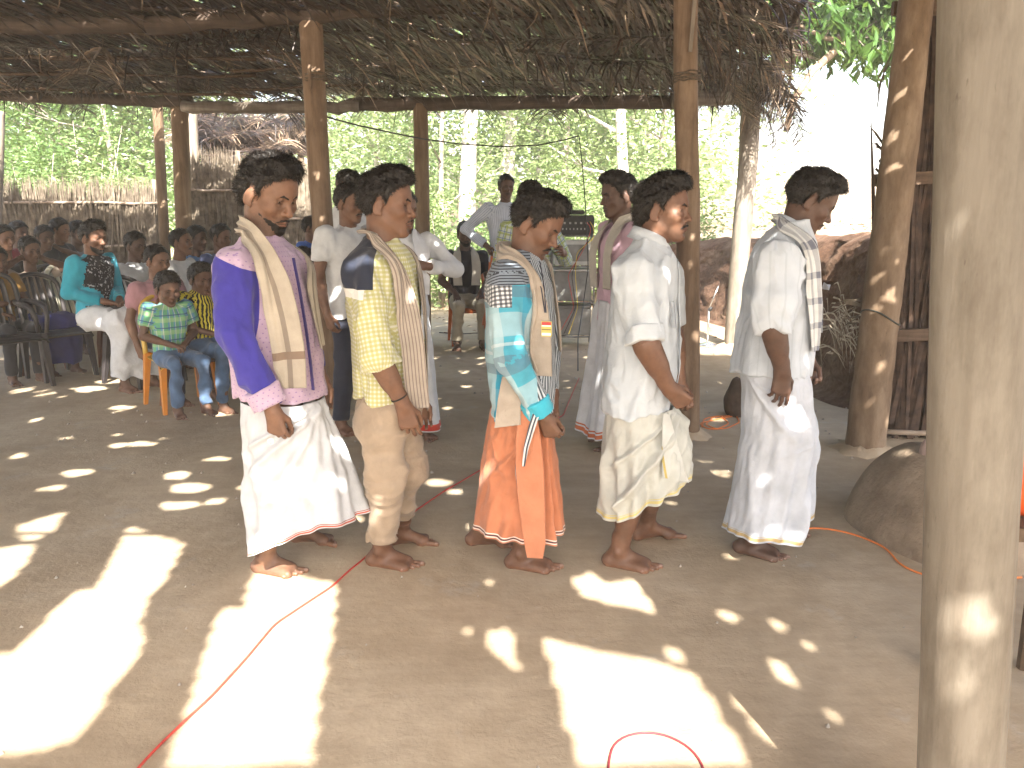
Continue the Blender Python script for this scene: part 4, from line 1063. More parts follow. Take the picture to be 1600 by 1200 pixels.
def man5():
    P = Person(1200, 3.38, 'man in pale striped shirt looking down, leading the walking row at the right', SK['d'], seed=25); P.root['group'] = 'men walking barefoot in a row'
    yaw = math.radians(-4); neck = P.pt(1232, 372)
    P.head(1266, 314, 1.0, yaw-.10, .50, dict(puff=.004, hair=.010, moustache=.8, stubble=.15, nape=0, slen=.012), neck)
    rows = [(348, 1212, 1256, .07), (362, 1198, 1264, .115), (378, 1186, 1268, .16), (410, 1176, 1272, .18), (460, 1166, 1275, .175), (520, 1156, 1270, .165), (582, 1147, 1262, .168)]
    S = Field(); S.u(torso_loft(P.secs(rows, yaw), yaw, (0, 0)))
    sh = P.pt(1212, 408, -.155); el = P.pt(1208, 510, -.235); wr = P.pt(1222, 578, -.21); cu = el+(wr-el)*.15
    sh2 = P.pt(1250, 400, .14); el2 = P.pt(1258, 500, .18); wr2 = P.pt(1262, 560, .15); cu2 = sh2+(el2-sh2)*.95
    sleeve(S, sh, sh+(el-sh)*.6, cu, .078, .086, .070, .05); sleeve(S, sh2, sh2+(el2-sh2)*.5, cu2, .07, .066, .06, .05)
    S.disp(fold_disp(.011, 63)); S.disp(fold_disp(.0042, 68, (24, 24, 12)))
    mat = cloth('pale_striped_shirt', None, lambda m, uv: m.mix(m.math('MULTIPLY', stripe(m, m.sep(uv)[0], .045, .14), .35), (.48, .52, .57), (.34, .38, .42)), bump=.22, var=.05)
    P.cloth_sdf('shirt', S, *box_of([(0, 0, P.pt(0, 582)[2]), sh, cu, sh2, cu2, P.pt(0, 348), (.2, 0, 1)], .12), [mat], [(sh, el, .12), (sh2, el2, .1)], yaw, None, .008)
    P.arm(el, wr, unit(np.array([.0, .03, -1])), (0, 1, 0), (1, 0, 0), [(.2, .35, .3), (.25, .4, .3), (.3, .45, .35), (.4, .5, .35)], .3, .0, 1.06, (.043, .029))
    P.arm(el2, wr2, None, (0, -1, 0), (1, 0, 0), (.8, 1.0, .7), .7, .0, 1.0)
    hip = P.pt(1208, 600)
    P.trunk([(neck-[0, 0, .03], P.pt(1225, 430), .045, .085), (P.pt(1222, 430), hip, .085, .07), (sh, el, .036, .032), (sh2, cu2, .04, .035), (hip+[0, -.07, 0], P.pt(1225, 720, -.08), .065, .05), (hip+[0, .08, 0], P.pt(1215, 720, .08), .065, .05)])
    P.leg(P.pt(1215, 725, -.09), P.sole(1172, 868, .085), math.radians(-24), 1, -.08, .5, 1.0)
    P.leg(P.pt(1215, 720, .09), P.sole(1205, 835, .085), math.radians(-5), -1, 0, .5, 1.0)
    geo = P.skirt_px([(0, 1158, 575, 1258, .15), (.15, 1162, 620, 1264, .165), (.40, 1160, 685, 1271, .17), (.6, 1152, 735, 1260, .175), (.8, 1144, 785, 1255, .185), (1, 1134, 830, 1250, .19)],
        [(180, 1132, 828), (-130, 1150, 842), (-90, 1190, 850), (-50, 1222, 846), (-18, 1245, 815), (0, 1258, 800), (60, 1240, 800), (120, 1180, 815)],
        [(-150, .05, -60, .25, 7, .012), (-160, .02, -80, .42, 8, .012), (-20, .38, -110, .5, 7, .014), (-15, .42, -70, 1, 8, .020), (-35, .45, -40, 1, 7, -.016), (-10, .40, -10, 1, 9, .02), (-150, .45, -120, 1, 10, .010), (-25, .3, -140, .40, 6, .009)],
        572, flute=.005)
    P.add('dhoti', geo, cloth('bluish_dhoti', None, borders((.008, .022, (.46, .34, .16)), (.026, .028, (.46, .34, .16)), base=(.50, .53, .585)), bump=.25), label='white dhoti with a gold border')
    NF = Field(); NF.p = list(S.p); NF.u(cap(neck-[0, 0, .03], P.hc+P.hR@np.array([-.02, 0, -.06]), .062, .062), .04)
    sc = cloth('grey_checked_towel', None, lambda m, uv: m.mix(m.math('MULTIPLY', m.math('ADD', stripe(m, m.sep(uv)[0], .03, .4), stripe(m, m.sep(uv)[1], .10, .25)), .5), (.62, .63, .62), (.16, .17, .21)), bump=.35)
    path = [P.pt(1262, 548, -.10), P.pt(1266, 500, -.12), P.pt(1262, 450, -.13), P.pt(1254, 410, -.12), P.pt(1240, 375, -.09), P.pt(1212, 352, -.02), P.pt(1220, 352, .05), P.pt(1250, 375, .08), P.pt(1268, 420, .03), P.pt(1276, 480, .0), P.pt(1276, 520, .0)]
    wd = [(1, .5, 0)]*4+[(.45, -.35, .8), (-.35, -.2, .95), (-.3, .3, .9), (.4, .5, .6), (.4, -.6, .2), (.3, -.8, 0), (.3, -.8, 0)]
    P.add('shawl', ribbon(path, wd, [.07, .085, .085, .08, .075, .065, .065, .08, .08, .08, .07], .003, 20, 130, NF, .007, 4, .006, 10, 2.0), sc)
    collar(P, neck+[.004, 0, .034], neck+[.036, 0, .105], .066, .040, mat, yaw, .9)
    P.done()
# ---------------------------------------------------------------- people further back
def extra(px, py, Y, yaw, label, skin='b', seated=False, hyaw=None, down=0.1, hp=None, shirt=None, lower=None, low='trousers', sleeve_len='short', arms=('down', 'down'),
          scale=None, seat=.44, seed=1, group=None, res=.0058, z0=0.0, hs=1.04, lean=0.0, feet=True, scarf=None, wide=1.0, chest=None):
    P = Person(px, Y, label, SK[skin], res, .013, seed, group, z0)
    hc = P.pt(px, py)
    if seated:
        k = scale or max(.6, (hc[2]-seat)/.74); up = lambda z: seat+(z-.44)*k
    else:
        k = hc[2]/1.56; up = lambda z: z*k
    R = rotz(yaw)
    w = lambda x, y, z: R@np.array([x*k, y*k*wide, 0])+np.array([0, 0, up(z)])+np.array([hc[0], hc[1], 0])-R@np.array([hx*k, 0, 0])
    if seated:
        hx = .04+lean; zN = 1.00; zS = .955; zW = .50
        P.base2 = None
    else:
        hx = .03+lean; zN = 1.40; zS = 1.355; zW = .95
    neck = w(-.01+lean*.9, 0, zN)
    hw = w(hx, 0, 1.18 if seated else 1.56)
    hp = dict(hp or {}); hp.setdefault('strands', 2600 if Y < 8 else 1300)
    P.head((hc[0], hc[1], hc[2]), None, hs*(.9 if k < .85 else 1)*min(1.08, max(.85, k)) if scale is None else hs, yaw if hyaw is None else hyaw, down, hp, neck)
    S = Field()
    if seated:
        secs = [(.50, -.02, .125, .165), (.62, -.01, .12, .155), (.78, lean*.5, .12, .165), (.90, lean*.8, .115, .19), (.965, lean*.9, .085, .16), (1.0, lean*.9, .055, .085), (1.02, lean*.9, .045, .06)]
    else:
        hem = .80
        secs = [(hem, 0, .13, .165), (.95, 0, .125, .16), (1.10, lean*.4, .12, .165), (1.27, lean*.8, .12, .19), (1.345, lean*.9, .09, .16), (1.39, lean*.9, .058, .085), (1.415, lean*.9, .045, .06)]
    o = w(0, 0, 0)
    S.u(torso_loft([(up(z), cx*k, 0, a*k*1.03, b*k*wide) for z, cx, a, b in secs], yaw, (o[0], o[1])))
    if chest: S.u(ell(w(.06+lean*.7, 0, (.84 if seated else 1.24)), (chest, .13, .08)), .06)
    cuffs = []
    for sd, pose in ((-1, arms[0]), (1, arms[1])):
        sh = w(-.005+lean*.85, sd*.175, zS); b = zS
        if isinstance(pose, tuple): e = w(*pose[0]); r = w(*pose[1])
        elif pose == 'down': e = w(-.04, sd*.23, b-.28); r = w(.03, sd*.22, b-.52)
        elif pose == 'lap': e = w(-.02, sd*.25, b-.25); r = w(.19, sd*.07, b-.33)
        elif pose == 'knee': e = w(.05, sd*.25, b-.25); r = w(.27, sd*.13, b-.36)
        elif pose == 'hip': e = w(-.12, sd*.40, b-.22); r = w(.02, sd*.19, b-.40)
        elif pose == 'chest': e = w(.02, sd*.30, b-.20); r = w(.20, sd*.04, b-.12)
        elif pose == 'fold': e = w(.04, sd*.24, b-.24); r = w(.19, -sd*.04, b-.23)
        elif pose == 'head': e = w(.05, sd*.36, b+.10); r = w(.03, sd*.10, b+.22)
        elif pose == 'chin': e = w(.14, sd*.16, b-.24); r = w(.16, sd*.04, b-.01)
        d1 = e-sh; d2 = r-e
        if sleeve_len == 'short': S.u(cap(sh, sh+d1*.35, .070*k, .066*k), .045*k); cu = sh+d1*.62; f, lo, hi = cap(sh+d1*.3, cu+unit(d1)*.05, .066*k, .062*k); n = unit(d1); st = .5
        else: S.u(cap(sh, e, .064*k, .054*k), .045*k); cu = e+d2*.85; f, lo, hi = cap(e, cu+unit(d2)*.05, .052*k, .042*k); n = unit(d2); st = .8
        S.u(((lambda Q, f=f, n=n, cu=cu: np.maximum(f(Q), (Q[0]-cu[0])*n[0]+(Q[1]-cu[1])*n[1]+(Q[2]-cu[2])*n[2]).astype(np.float32)), lo, hi), .015)
        cuffs.append((sh, e, cu, r))
        if sleeve_len == 'short':
            F = Field(); F.u(cap(sh+d1*.45, e, .043*k, .040*k)); F.u(cap(e, e+d2*.3, .041*k, .038*k), .01); P.skin_patch(F, *box_of([sh+d1*.45, e, e+d2*.3], .08), res=max(res, .008))
        hn = R@np.array([0, -sd, 0]) if pose in ('down', 'hip') else np.array([0, 0, -1.0]) if pose in ('lap', 'knee') else -R@np.array([1, 0, .3])
        ht = R@np.array([1, 0, .2]) if pose in ('down',) else R@np.array([.2, -sd, .3])
        hd = {'lap': R@np.array([.7, -sd*.7, -.2]), 'knee': R@np.array([.9, -sd*.1, -.5]), 'fold': R@np.array([.1, -sd, 0]), 'chest': R@np.array([.1, -sd, .1]), 'head': R@np.array([-.3, -sd*.9, .2]), 'chin': R@np.array([-.1, -sd*.2, 1]), 'hip': R@np.array([.5, -sd*.2, -.7])}.get(pose if isinstance(pose, str) else '', None)
        P.arm(e, r, hd, hn, ht, (.5, .7, .5), .5, 0.0 if sleeve_len == 'short' else .6, k*.98, (.039, .026))
    S.disp(fold_disp(.007, seed)); S.disp(fold_disp(.004, seed+5, (22, 22, 12)))
    ps = [w(0, 0, zN), w(0, 0, secs[0][0])]+[q for c in cuffs for q in c[:3]]
    reg = [(c[0], c[1], .10*k) for c in cuffs]
    if sleeve_len != 'short': reg = [x for c in cuffs for x in ((c[0], c[1], .10*k), (c[1], c[2], .08*k))]
    P.cloth_sdf('shirt', S, *box_of(ps, .25*k), [shirt], reg, yaw, None, None, (o[0], o[1]))
    hips = [w(0, -.085, zW-.02), w(0, .085, zW-.02)]
    if seated: kn = [w(.40, -.12, .47), w(.40, .13, .47)]; an = [w(.38, -.13, 0), w(.42, .13, 0)]
    else: kn = [w(.03, -.10, .47), w(.05, .10, .47)]; an = [w(-.02, -.11, 0), w(.04, .12, 0)]
    for a in an: a[2] = .075*max(k, .8)
    if seated and k < .8:
        for a in an: a[2] = max(.075, seat-.40*k)
    hm = (hips[0]+hips[1])/2
    P.trunk([(neck-[0, 0, .02], (neck+hm)/2, .04*k, .08*k), (hm, (neck+hm)/2, .07*k, .08*k)]+[(hips[i], kn[i], .05*k, .04*k) for i in (0, 1)]+[(kn[i], an[i]+[0, 0, .03], .034*k, .026*k) for i in (0, 1)]+[(c[0], c[1], .034*k, .028*k) for c in cuffs]+[(c[1], c[3], .026*k, .016*k) for c in cuffs])
    if feet:
        for i in (0, 1): P.leg(kn[i], an[i], yaw+(-.15, .15)[i], (1, -1)[i], 0, {'dhoti': .45, 'shorts': 0}.get(low, .72), k)
    T = Field()
    if low == 'dhoti' and not seated:
        zt = up(.93)
        def hem(TH): return np.full(TH.shape, zt), np.full(TH.shape, .10*k)+.03*np.cos(TH*2+seed)
        geo = skirt([(0, -.12*k, .13*k, .155*k, 0), (.4, -.14*k, .16*k, .18*k, 0), (1, -.19*k, .22*k, .21*k, 0)], [(-40, 0, -20, 1, 8, .02), (-60, 0, -120, 1, 9, .015), (30, 0, 50, 1, 9, .02), (100, 0, 140, 1, 9, .015)], nu=110, nv=50, yaw=yaw, cxy=(o[0], o[1]), seed=seed, hem=hem, flute=.008)
        P.add('dhoti', geo, lower)
    elif low == 'dhoti':
        T.u(ell(w(0, 0, .50), (.15*k, .17*k, .09*k))); T.u(cap(hips[0], kn[0], .10*k, .085*k), .08); T.u(cap(hips[1], kn[1], .10*k, .085*k), .08)
        mid = (kn[0]+kn[1])/2; am = (an[0]+an[1])/2
        for i in (0, 1): T.u(cap(kn[i], an[i]+[0, 0, .02], .09*k, .085*k), .09)
        T.u(cap(mid, am+[0, 0, .04], .10*k, .10*k), .08); zz = an[0][2]+.06
        T.inter(lambda Q: (zz+.03*np.sin(Q[0]*9)-Q[2]).astype(np.float32)); T.disp(fold_disp(.012, seed+2, (8, 8, 3)))
        P.cloth_sdf('dhoti', T, *box_of(kn+an+hips, .2*k), [lower], [], yaw, None, .014, (o[0], o[1]))
    else:
        if seated: T.u(ell(w(0, 0, .50), (.14*k, .165*k, .09*k)))
        else: T.u(ell(w(0, 0, .84), (.105*k, .135*k, .09*k)))
        for i in (0, 1):
            T.u(cap(hips[i], kn[i], (.085 if seated else .070)*k, .064*k), .05)
            if low != 'shorts': T.u(cap(kn[i], an[i]+[0, 0, .03], .066*k, .055*k), .02)
        if low != 'shorts':
            zz = min(an[0][2], an[1][2])+.02; T.inter(lambda Q: (zz-Q[2]).astype(np.float32))
        T.disp(fold_disp(.008, seed+2, (8, 8, 9)))
        P.cloth_sdf('trousers' if low != 'shorts' else 'shorts', T, *box_of(kn+an+hips, .17*k), [lower], [], yaw, None, None, (o[0], o[1]))
    if scarf is not None:
        NF = Field(); NF.p = list(S.p); NF.u(cap(neck-[0, 0, .03], P.hc+P.hR@np.array([-.02, 0, -.06]), .060, .060), .04)
        z1 = .66 if seated else 1.00
        q = lambda x, y, z: w(x+lean*.8, y, z+(0 if seated else .40))
        za = z1-(0 if seated else .40)
        pth = [q(.14, -.09, za), q(.15, -.10, .80), q(.13, -.10, .90), q(.07, -.09, .985), q(-.04, -.07, 1.03), q(-.08, 0, 1.04), q(-.04, .07, 1.03), q(.07, .09, .985), q(.13, .10, .90), q(.15, .10, .80), q(.14, .09, za)]
        Y3 = lambda a, b, c: R@np.array([a, b, c])
        wdv = [Y3(0, 1, 0)]*3+[Y3(.2, .9, .3), Y3(.3, .3, .8), Y3(-.3, 0, .9), Y3(.3, -.3, .8), Y3(.2, -.9, .3)]+[Y3(0, -1, 0)]*3
        P.add('shawl', ribbon(pth, wdv, [.10, .10, .10, .09, .075, .07, .075, .09, .10, .10, .10], .003, 12, 80, NF, .008, seed, .006, 8, 2.0), scarf)
    collar(P, neck+R@np.array([.008, 0, -.012]), neck+R@np.array([.02, 0, .06]), .058*min(1, k+.05), .032, shirt, yaw, .9)
    P.done(); return P

# ---------------------------------------------------------------- chairs
def plastic(name, c):
    if name in MATS: return MATS[name]
    m = N(name); v = m.coord('Object'); m.color(m.ramp(m.noise(v, 9, 5), [(.3, mul(c, .72)), (.7, c)])); m.rough(m.ramp(m.noise(v, 14, 4), [(.3, (.32,)*3), (.7, (.55,)*3)]))
    m.bump(m.noise(v, 90, 3), .08, .002); MATS[name] = m.m; return m.m
def chair(x, y, yaw, label, mat, legmat=None, arms=True, hl=0.86, group='plastic chairs of the audience', slats='vertical', k=1.0):
    r = empty('plastic_chair', (x, y, 0), yaw, label, 'chair', group); legmat = legmat or mat
    def shell(f, nu, nv, t, nm, m):
        u = np.linspace(0, 1, nu); v = np.linspace(0, 1, nv); V = np.array([f(a, b) for a in u for b in v], np.float32)*k
        F = grid_faces(nu, nv); n = vnormals(V, F); V2 = (V-n*t).astype(np.float32); o = len(V); idx = np.arange(o).reshape(nu, nv)
        loop = np.concatenate([idx[0], idx[1:, -1], idx[-1, ::-1][1:], idx[1:-1, 0][::-1]]); nx = np.roll(loop, -1)
        return link(nm, mesh_np(nm, np.concatenate([V, V2]), np.concatenate([F, F[:, ::-1]+o, np.stack([loop, loop+o, nx+o, nx], 1)])), m, r)
    def seatf(a, b):
        X = -.19+.43*a; Y = (b-.5)*(.40+.05*a); z = .425-.018*math.sin(math.pi*a)*math.sin(math.pi*b)+.012*a-.05*max(0, a-.86)/.14-.03*(abs(b-.5)*2)**8
        return (X, Y, z)
    shell(seatf, 15, 13, .018, 'seat', mat)
    hw = lambda h: .205-.03*h**3
    bx = lambda h, b: -.19-.10*h-.035*(1-(2*b-1)**2)*0-.05*math.cos((b-.5)*math.pi)*(.3+.7*h)+.03
    # back: a rim that arches over, and slats within
    g = Geo(); pts = []
    for i in range(25):
        s = i/24
        if s < .32: h = s/.32*.75; b = 0
        elif s > .68: h = (1-s)/.32*.75; b = 1
        else: a = (s-.32)/.36; b = .5-.5*math.cos(a*math.pi); h = .75+.25*math.sin(a*math.pi)**.7
        Y = (b-.5)*2*hw(h); pts.append((bx(h, b)*k, Y*k, (.42+(hl-.42)*h)*k))
    g.tube(pts, .020*k, 7); link('back_rim', g.mesh('back_rim', True), mat, r)
    if slats == 'vertical':
        for j in range(5):
            b0 = .13+.155*j
            def sl(a, b, b0=b0): bb = b0+.10*b; h = .02+a*(.93-.35*(abs(bb-.5)*2)**2.5*.6); return (bx(h, bb), (bb-.5)*2*hw(h)*.98, .42+(hl-.42)*h)
            shell(sl, 8, 3, .006, 'slat', mat)
    else:
        for j in range(5):
            h0 = .20+.15*j
            def sl(a, b, h0=h0): h = h0+.10*a; bb = .04+.92*b; return (bx(h, bb), (bb-.5)*2*hw(h)*(.98 if h < .85 else .8), .42+(hl-.42)*h)
            shell(sl, 3, 9, .006, 'slat', mat)
    for sx, sy in ((1, 1), (1, -1), (-1, 1), (-1, -1)):
        g = Geo(); top = np.array([.19 if sx > 0 else -.17, sy*.19, .43]); bot = np.array([.23 if sx > 0 else -.25, sy*.215, 0.0])
        V = []
        for tt, ww in ((0, .030), (.5, .024), (1, .017)):
            c = top+(bot-top)*tt
            for ax, ay in ((-1, -1), (1, -1), (1, 1), (-1, 1)): V.append((c+np.array([ax*ww, ay*ww*.8, 0]))*k)
        g.add(V, [(i*4+j, i*4+(j+1) % 4, i*4+4+(j+1) % 4, i*4+4+j) for i in (0, 1) for j in range(4)]+[(3, 2, 1, 0), (8, 9, 10, 11)])
        link('leg', g.mesh('leg'), legmat, r)
    if arms:
        for sy in (-1, 1):
            g = Geo(); p = [(-.235, sy*.205, .66), (-.12, sy*.235, .665), (.05, sy*.25, .655), (.17, sy*.245, .63), (.21, sy*.235, .56), (.20, sy*.22, .43)]
            g.tube([tuple(c*k for c in q) for q in p], [.016, .022, .026, .024, .020, .018], 7); link('armrest', g.mesh('armrest', True), mat, r)
    return r

def people_behind():
    wh = cloth('white_polo', (.56, .57, .58), None, bump=.2)
    wh2 = cloth('white_shirt_back', (.60, .61, .63), None, bump=.25)
    jeans = cloth('dark_trousers', (.028, .032, .05), None)
    blu = cloth('denim', (.09, .15, .26), None, var=.2)
    w_dh = cloth('white_dhoti_red', None, borders((.008, .05, (.50, .05, .03)), base=(.60, .61, .62)), bump=.3)
    pk = cloth('pale_pink_shirt', (.50, .34, .41), None, bump=.2)
    bei = cloth('pale_shawl', (.46, .42, .36), None, bump=.3)
    ms = dict(moustache=1.1)
    extra(547, 318, 5.5, math.radians(-35), 'man in white polo shirt and dark trousers standing beside the front post', 'b', hp=dict(moustache=1.2, hair=.012), shirt=wh, lower=jeans, seed=31, arms=('down', 'down'), hs=1.05, wide=1.1)
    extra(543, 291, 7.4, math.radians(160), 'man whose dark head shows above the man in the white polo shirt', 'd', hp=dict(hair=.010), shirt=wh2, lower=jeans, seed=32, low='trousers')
    P = extra(629, 328, 5.3, math.radians(-70), 'man in white shirt and white dhoti with red hem, arm raised across his chest', 'b', hp=dict(moustache=1.0), shirt=wh2, lower=w_dh, low='dhoti', seed=33, sleeve_len='long', arms=('down', ((.02, .36, 1.16), (.20, .10, 1.20))), scarf=cloth('white_shawl_red', None, lambda m, uv: m.mix(band(m, m.sep(uv)[1], .06, .085), (.56, .57, .60), (.40, .08, .16)), bump=.3), hyaw=math.radians(-40))
    extra(966, 306, 5.15, math.radians(200), 'man in pink shirt and pale shawl standing with his face to the left', 'd', hp=dict(hair=.013, moustache=.5, puff=.01), shirt=pk, lower=cloth('dhoti_orange_hem', None, borders((.010, .035, (.50, .14, .06)), (.045, .055, (.50, .14, .06)), base=(.57, .58, .61)), bump=.3), low='dhoti', seed=34, sleeve_len='short', arms=('down', 'down'), scarf=bei, hs=1.08, res=.0045)
    grn = cloth('green_checked_shirt', None, plaid((.50, .55, .52), 0, 0, [(0, .05, .3, 0, (.30, .36, .10), .8), (1, .05, .3, 0, (.30, .36, .10), .8), (0, .05, .12, .6, (.10, .16, .30), .8), (1, .05, .12, .6, (.10, .16, .30), .8)]))
    extra(830, 312, 6.2, math.radians(-60), 'man in green and white checked shirt half hidden behind the middle walker', 'c', hp=dict(moustache=.8, hair=.012), shirt=grn, lower=jeans, seed=35, sleeve_len='long', arms=('down', ((.02, .32, 1.12), (.22, .16, 1.18))), scarf=None, hs=1.06)
    gry = cloth('pale_blue_striped_shirt', None, lambda m, uv: m.mix(stripe(m, m.sep(uv)[0], .02, .3), (.52, .56, .64), (.30, .34, .44)))
    extra(791, 292, 8.6, math.radians(-75), 'laughing man in pale blue shirt and orange lungi with one hand on his hip', 'd', hp=dict(moustache=1.0, hair=.011), shirt=gry, lower=cloth('rust_lungi', (.42, .13, .05), None), low='dhoti', seed=36, sleeve_len='long', arms=('hip', 'down'), z0=.18, hs=.98, lean=.03)
    extra(727, 366, 9.3, math.radians(-80), 'seated man in dark shirt with pale scarf and khaki trousers near the far trees', 'd', True, hp=dict(beard=.7, moustache=1, hair=.010), shirt=cloth('black_shirt', (.018, .018, .025), None), lower=cloth('pale_khaki', (.38, .34, .26), None), seed=37, arms=('knee', 'knee'), scarf=bei, lean=.05)
    # audience
    tur = cloth('turquoise_black_jersey', None, lambda m, uv: m.mix(m.math('MULTIPLY', m.math('LESS_THAN', m.math('ABSOLUTE', m.sep(uv)[0]), .21), m.math('LESS_THAN', m.sep(uv)[1], 2.0)), (.035, .33, .45), m.mix(m.math('GREATER_THAN', m.noise(m.coord('Object'), 55, 2), .60), (.012, .012, .016), (.35, .36, .38))))
    extra(146, 372, 7.0, math.radians(-22), 'bearded man in turquoise and black jersey seated with a white dhoti', 'b', True, hp=dict(beard=.6, moustache=1, puff=.012), shirt=tur, lower=cloth('white_dhoti_seated', (.60, .61, .63), None, bump=.35), low='dhoti', sleeve_len='long', seed=41, arms=('lap', 'lap'), scale=1.0, seat=.56, hs=1.10, res=.005)
    extra(212, 384, 7.9, math.radians(-25), 'man in white shirt seated behind the one in turquoise', 'd', True, hp=dict(hair=.012), shirt=wh2, lower=jeans, seed=42, arms=('lap', 'lap'))
    extra(246, 408, 6.55, math.radians(-30), 'older man in dusty pink shirt seated behind the yellow chair', 'a', True, hp=dict(hair=.010, stubble=.1, jaw=1.08), shirt=cloth('dusty_pink_shirt', (.40, .22, .25), None, bump=.2), lower=jeans, seed=43, arms=('down', 'lap'), wide=1.18, hs=1.12, res=.005, chest=.10)
    boyg = cloth('green_blue_plaid', None, plaid((.14, .38, .22), 0, 0, [(0, .075, .45, 0, (.12, .28, .45), .85), (1, .09, .35, .2, (.35, .55, .25), .6), (0, .075, .1, .7, (.62, .66, .5), .8), (1, .09, .1, .7, (.05, .10, .22), .8)]))
    extra(262, 452, 5.95, math.radians(-46), 'boy in green and blue plaid shirt sitting on the yellow chair', 'c', True, hp=dict(puff=.012, wide=1.06, jaw=.95), shirt=boyg, lower=blu, seed=44, arms=('lap', 'lap'), scale=.76, seat=.405, hs=.98, down=.22, res=.0048)
    boyy = cloth('yellow_black_shirt', None, lambda m, uv: m.mix(stripe(m, m.math('ADD', m.sep(uv)[0], m.math('MULTIPLY', m.noise(m.coord('Object'), 22, 2), .06)), .05, .52), (.012, .012, .014), (.62, .52, .05)))
    extra(314, 437, 6.25, math.radians(-30), 'boy in yellow and black striped shirt beside the one on the yellow chair', 'c', True, hp=dict(puff=.006, wide=1.05), shirt=boyy, lower=blu, seed=45, arms=('lap', 'chin'), scale=.80, seat=.44, hs=.96, down=.1, hyaw=math.radians(-40), res=.005)
    extra(284, 379, 8.1, math.radians(-15), 'man with moustache looking up in the middle of the audience', 'b', True, hp=dict(moustache=1.2, hair=.010), shirt=cloth('grey_white_shirt', (.55, .55, .55), None), lower=jeans, seed=46, arms=('lap', 'lap'), down=-.1)
    extra(308, 373, 8.8, math.radians(-20), 'man in light blue shirt seated behind the one with the moustache', 'd', True, hp=dict(hair=.012), shirt=cloth('light_blue_shirt', (.16, .30, .55), None), lower=jeans, seed=47, arms=('lap', 'lap'))
    extra(346, 371, 8.8, math.radians(-25), 'man whose face is half cut off behind the purple sleeve', 'c', True, hp=dict(hair=.012), shirt=cloth('dim_blue_shirt', (.08, .10, .20), None), lower=jeans, seed=48, arms=('lap', 'lap'))
    extra(474, 410, 6.9, math.radians(-5), 'child in pink shirt seated behind the front post', 'c', True, hp=dict(hair=.015), shirt=cloth('child_pink_shirt', (.58, .38, .46), None), lower=jeans, seed=49, arms=('lap', 'lap'), scale=.84, hs=.98)
    extra(488, 357, 7.8, math.radians(-15), 'young person in bright blue shirt by the thatched wall', 'c', hp=dict(hair=.013), shirt=cloth('bright_blue_shirt', (.05, .12, .40), None), lower=jeans, seed=50, arms=('down', 'down'))
    gi = cloth('beige_blouse', (.38, .31, .25), None); vio = cloth('blue_skirt', (.03, .035, .16), None); drk = cloth('dark_shirt', (.03, .03, .035), None); rd = cloth('maroon_top', (.20, .04, .05), None)
    G = dict(sleeve_len='short')
    extra(47, 391, 7.7, math.radians(-30), 'girl in beige blouse with both arms raised to her head', 'c', True, hp=dict(hair=.014), shirt=gi, lower=vio, low='dhoti', seed=51, arms=('head', 'head'), scale=.86, hs=.98, **G)
    extra(94, 360, 9.0, math.radians(-10), 'dark-haired young person with white collar at the back of the audience', 'a', True, hp=dict(hair=.016, nape=1), shirt=drk, lower=drk, seed=52, arms=('fold', 'fold'), scale=.95, seat=.6, hs=1.0, **G)
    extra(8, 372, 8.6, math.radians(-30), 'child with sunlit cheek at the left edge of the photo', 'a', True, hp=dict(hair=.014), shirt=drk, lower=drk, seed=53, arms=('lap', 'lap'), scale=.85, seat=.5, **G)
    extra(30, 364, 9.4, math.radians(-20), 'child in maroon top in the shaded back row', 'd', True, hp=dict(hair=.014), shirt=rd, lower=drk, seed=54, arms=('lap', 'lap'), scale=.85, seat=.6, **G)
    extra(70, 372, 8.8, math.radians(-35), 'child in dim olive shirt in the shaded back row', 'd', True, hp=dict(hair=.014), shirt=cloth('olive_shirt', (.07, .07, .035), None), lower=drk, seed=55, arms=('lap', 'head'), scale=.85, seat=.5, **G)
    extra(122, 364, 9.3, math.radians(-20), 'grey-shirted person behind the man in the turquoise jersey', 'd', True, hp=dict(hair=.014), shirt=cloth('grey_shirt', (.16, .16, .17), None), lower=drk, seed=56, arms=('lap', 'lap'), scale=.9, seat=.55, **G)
    extra(-6, 408, 7.3, math.radians(-35), 'child in ochre top, cut by the left edge, arm held out', 'c', True, hp=dict(hair=.014), shirt=cloth('ochre_top', (.30, .17, .05), None), lower=drk, seed=57, arms=('lap', 'fold'), scale=.85, seat=.45, **G)
    # chairs
    dk = plastic('dark_plastic', (.035, .030, .032)); ye = plastic('yellow_plastic', (.66, .42, .07)); orl = plastic('orange_leg_plastic', (.62, .22, .02)); cr = plastic('cream_plastic', (.52, .50, .40)); br = plastic('brown_plastic', (.16, .05, .02))
    def ch(px, py, yaw, *a, **k):
        p = gp(px, py); return chair(p[0], p[1], math.radians(yaw), *a, **k)
    ch(287, 634, -50, 'yellow plastic chair with orange legs under the boy in plaid', ye, orl, arms=False, slats='horizontal', k=.98)
    ch(20, 604, -38, 'dark empty chair nearest the left edge of the photo', dk, k=1.08, hl=.90)
    ch(92, 588, -35, 'dark empty chair between the nearest one and the turquoise jersey', dk, k=1.05, hl=.88)
    ch(118, 560, -25, 'dark chair with a glossy back behind the empty ones', dk, k=1.05, hl=.90)
    ch(152, 575, -22, 'cream chair under the man in turquoise', cr, arms=False, k=1.15)
    ch(228, 597, -30, 'dark chair under the older man in pink', dk, k=1.05, hl=.88)
    for px, Y, yw, lab, m in ((204, 7.95, -25, 'brown chair under the man in the white shirt', br), (278, 8.15, -15, 'brown chair under the man with the moustache', br), (40, 7.75, -30, 'brown chair under the girl with raised arms', br), (313, 6.3, -30, 'brown chair under the boy in yellow and black', br), (470, 6.95, -5, 'cream chair under the child in pink', cr)):
        p = at(px, 500, Y); chair(p[0], p[1], math.radians(yw), lab, m, arms=False)
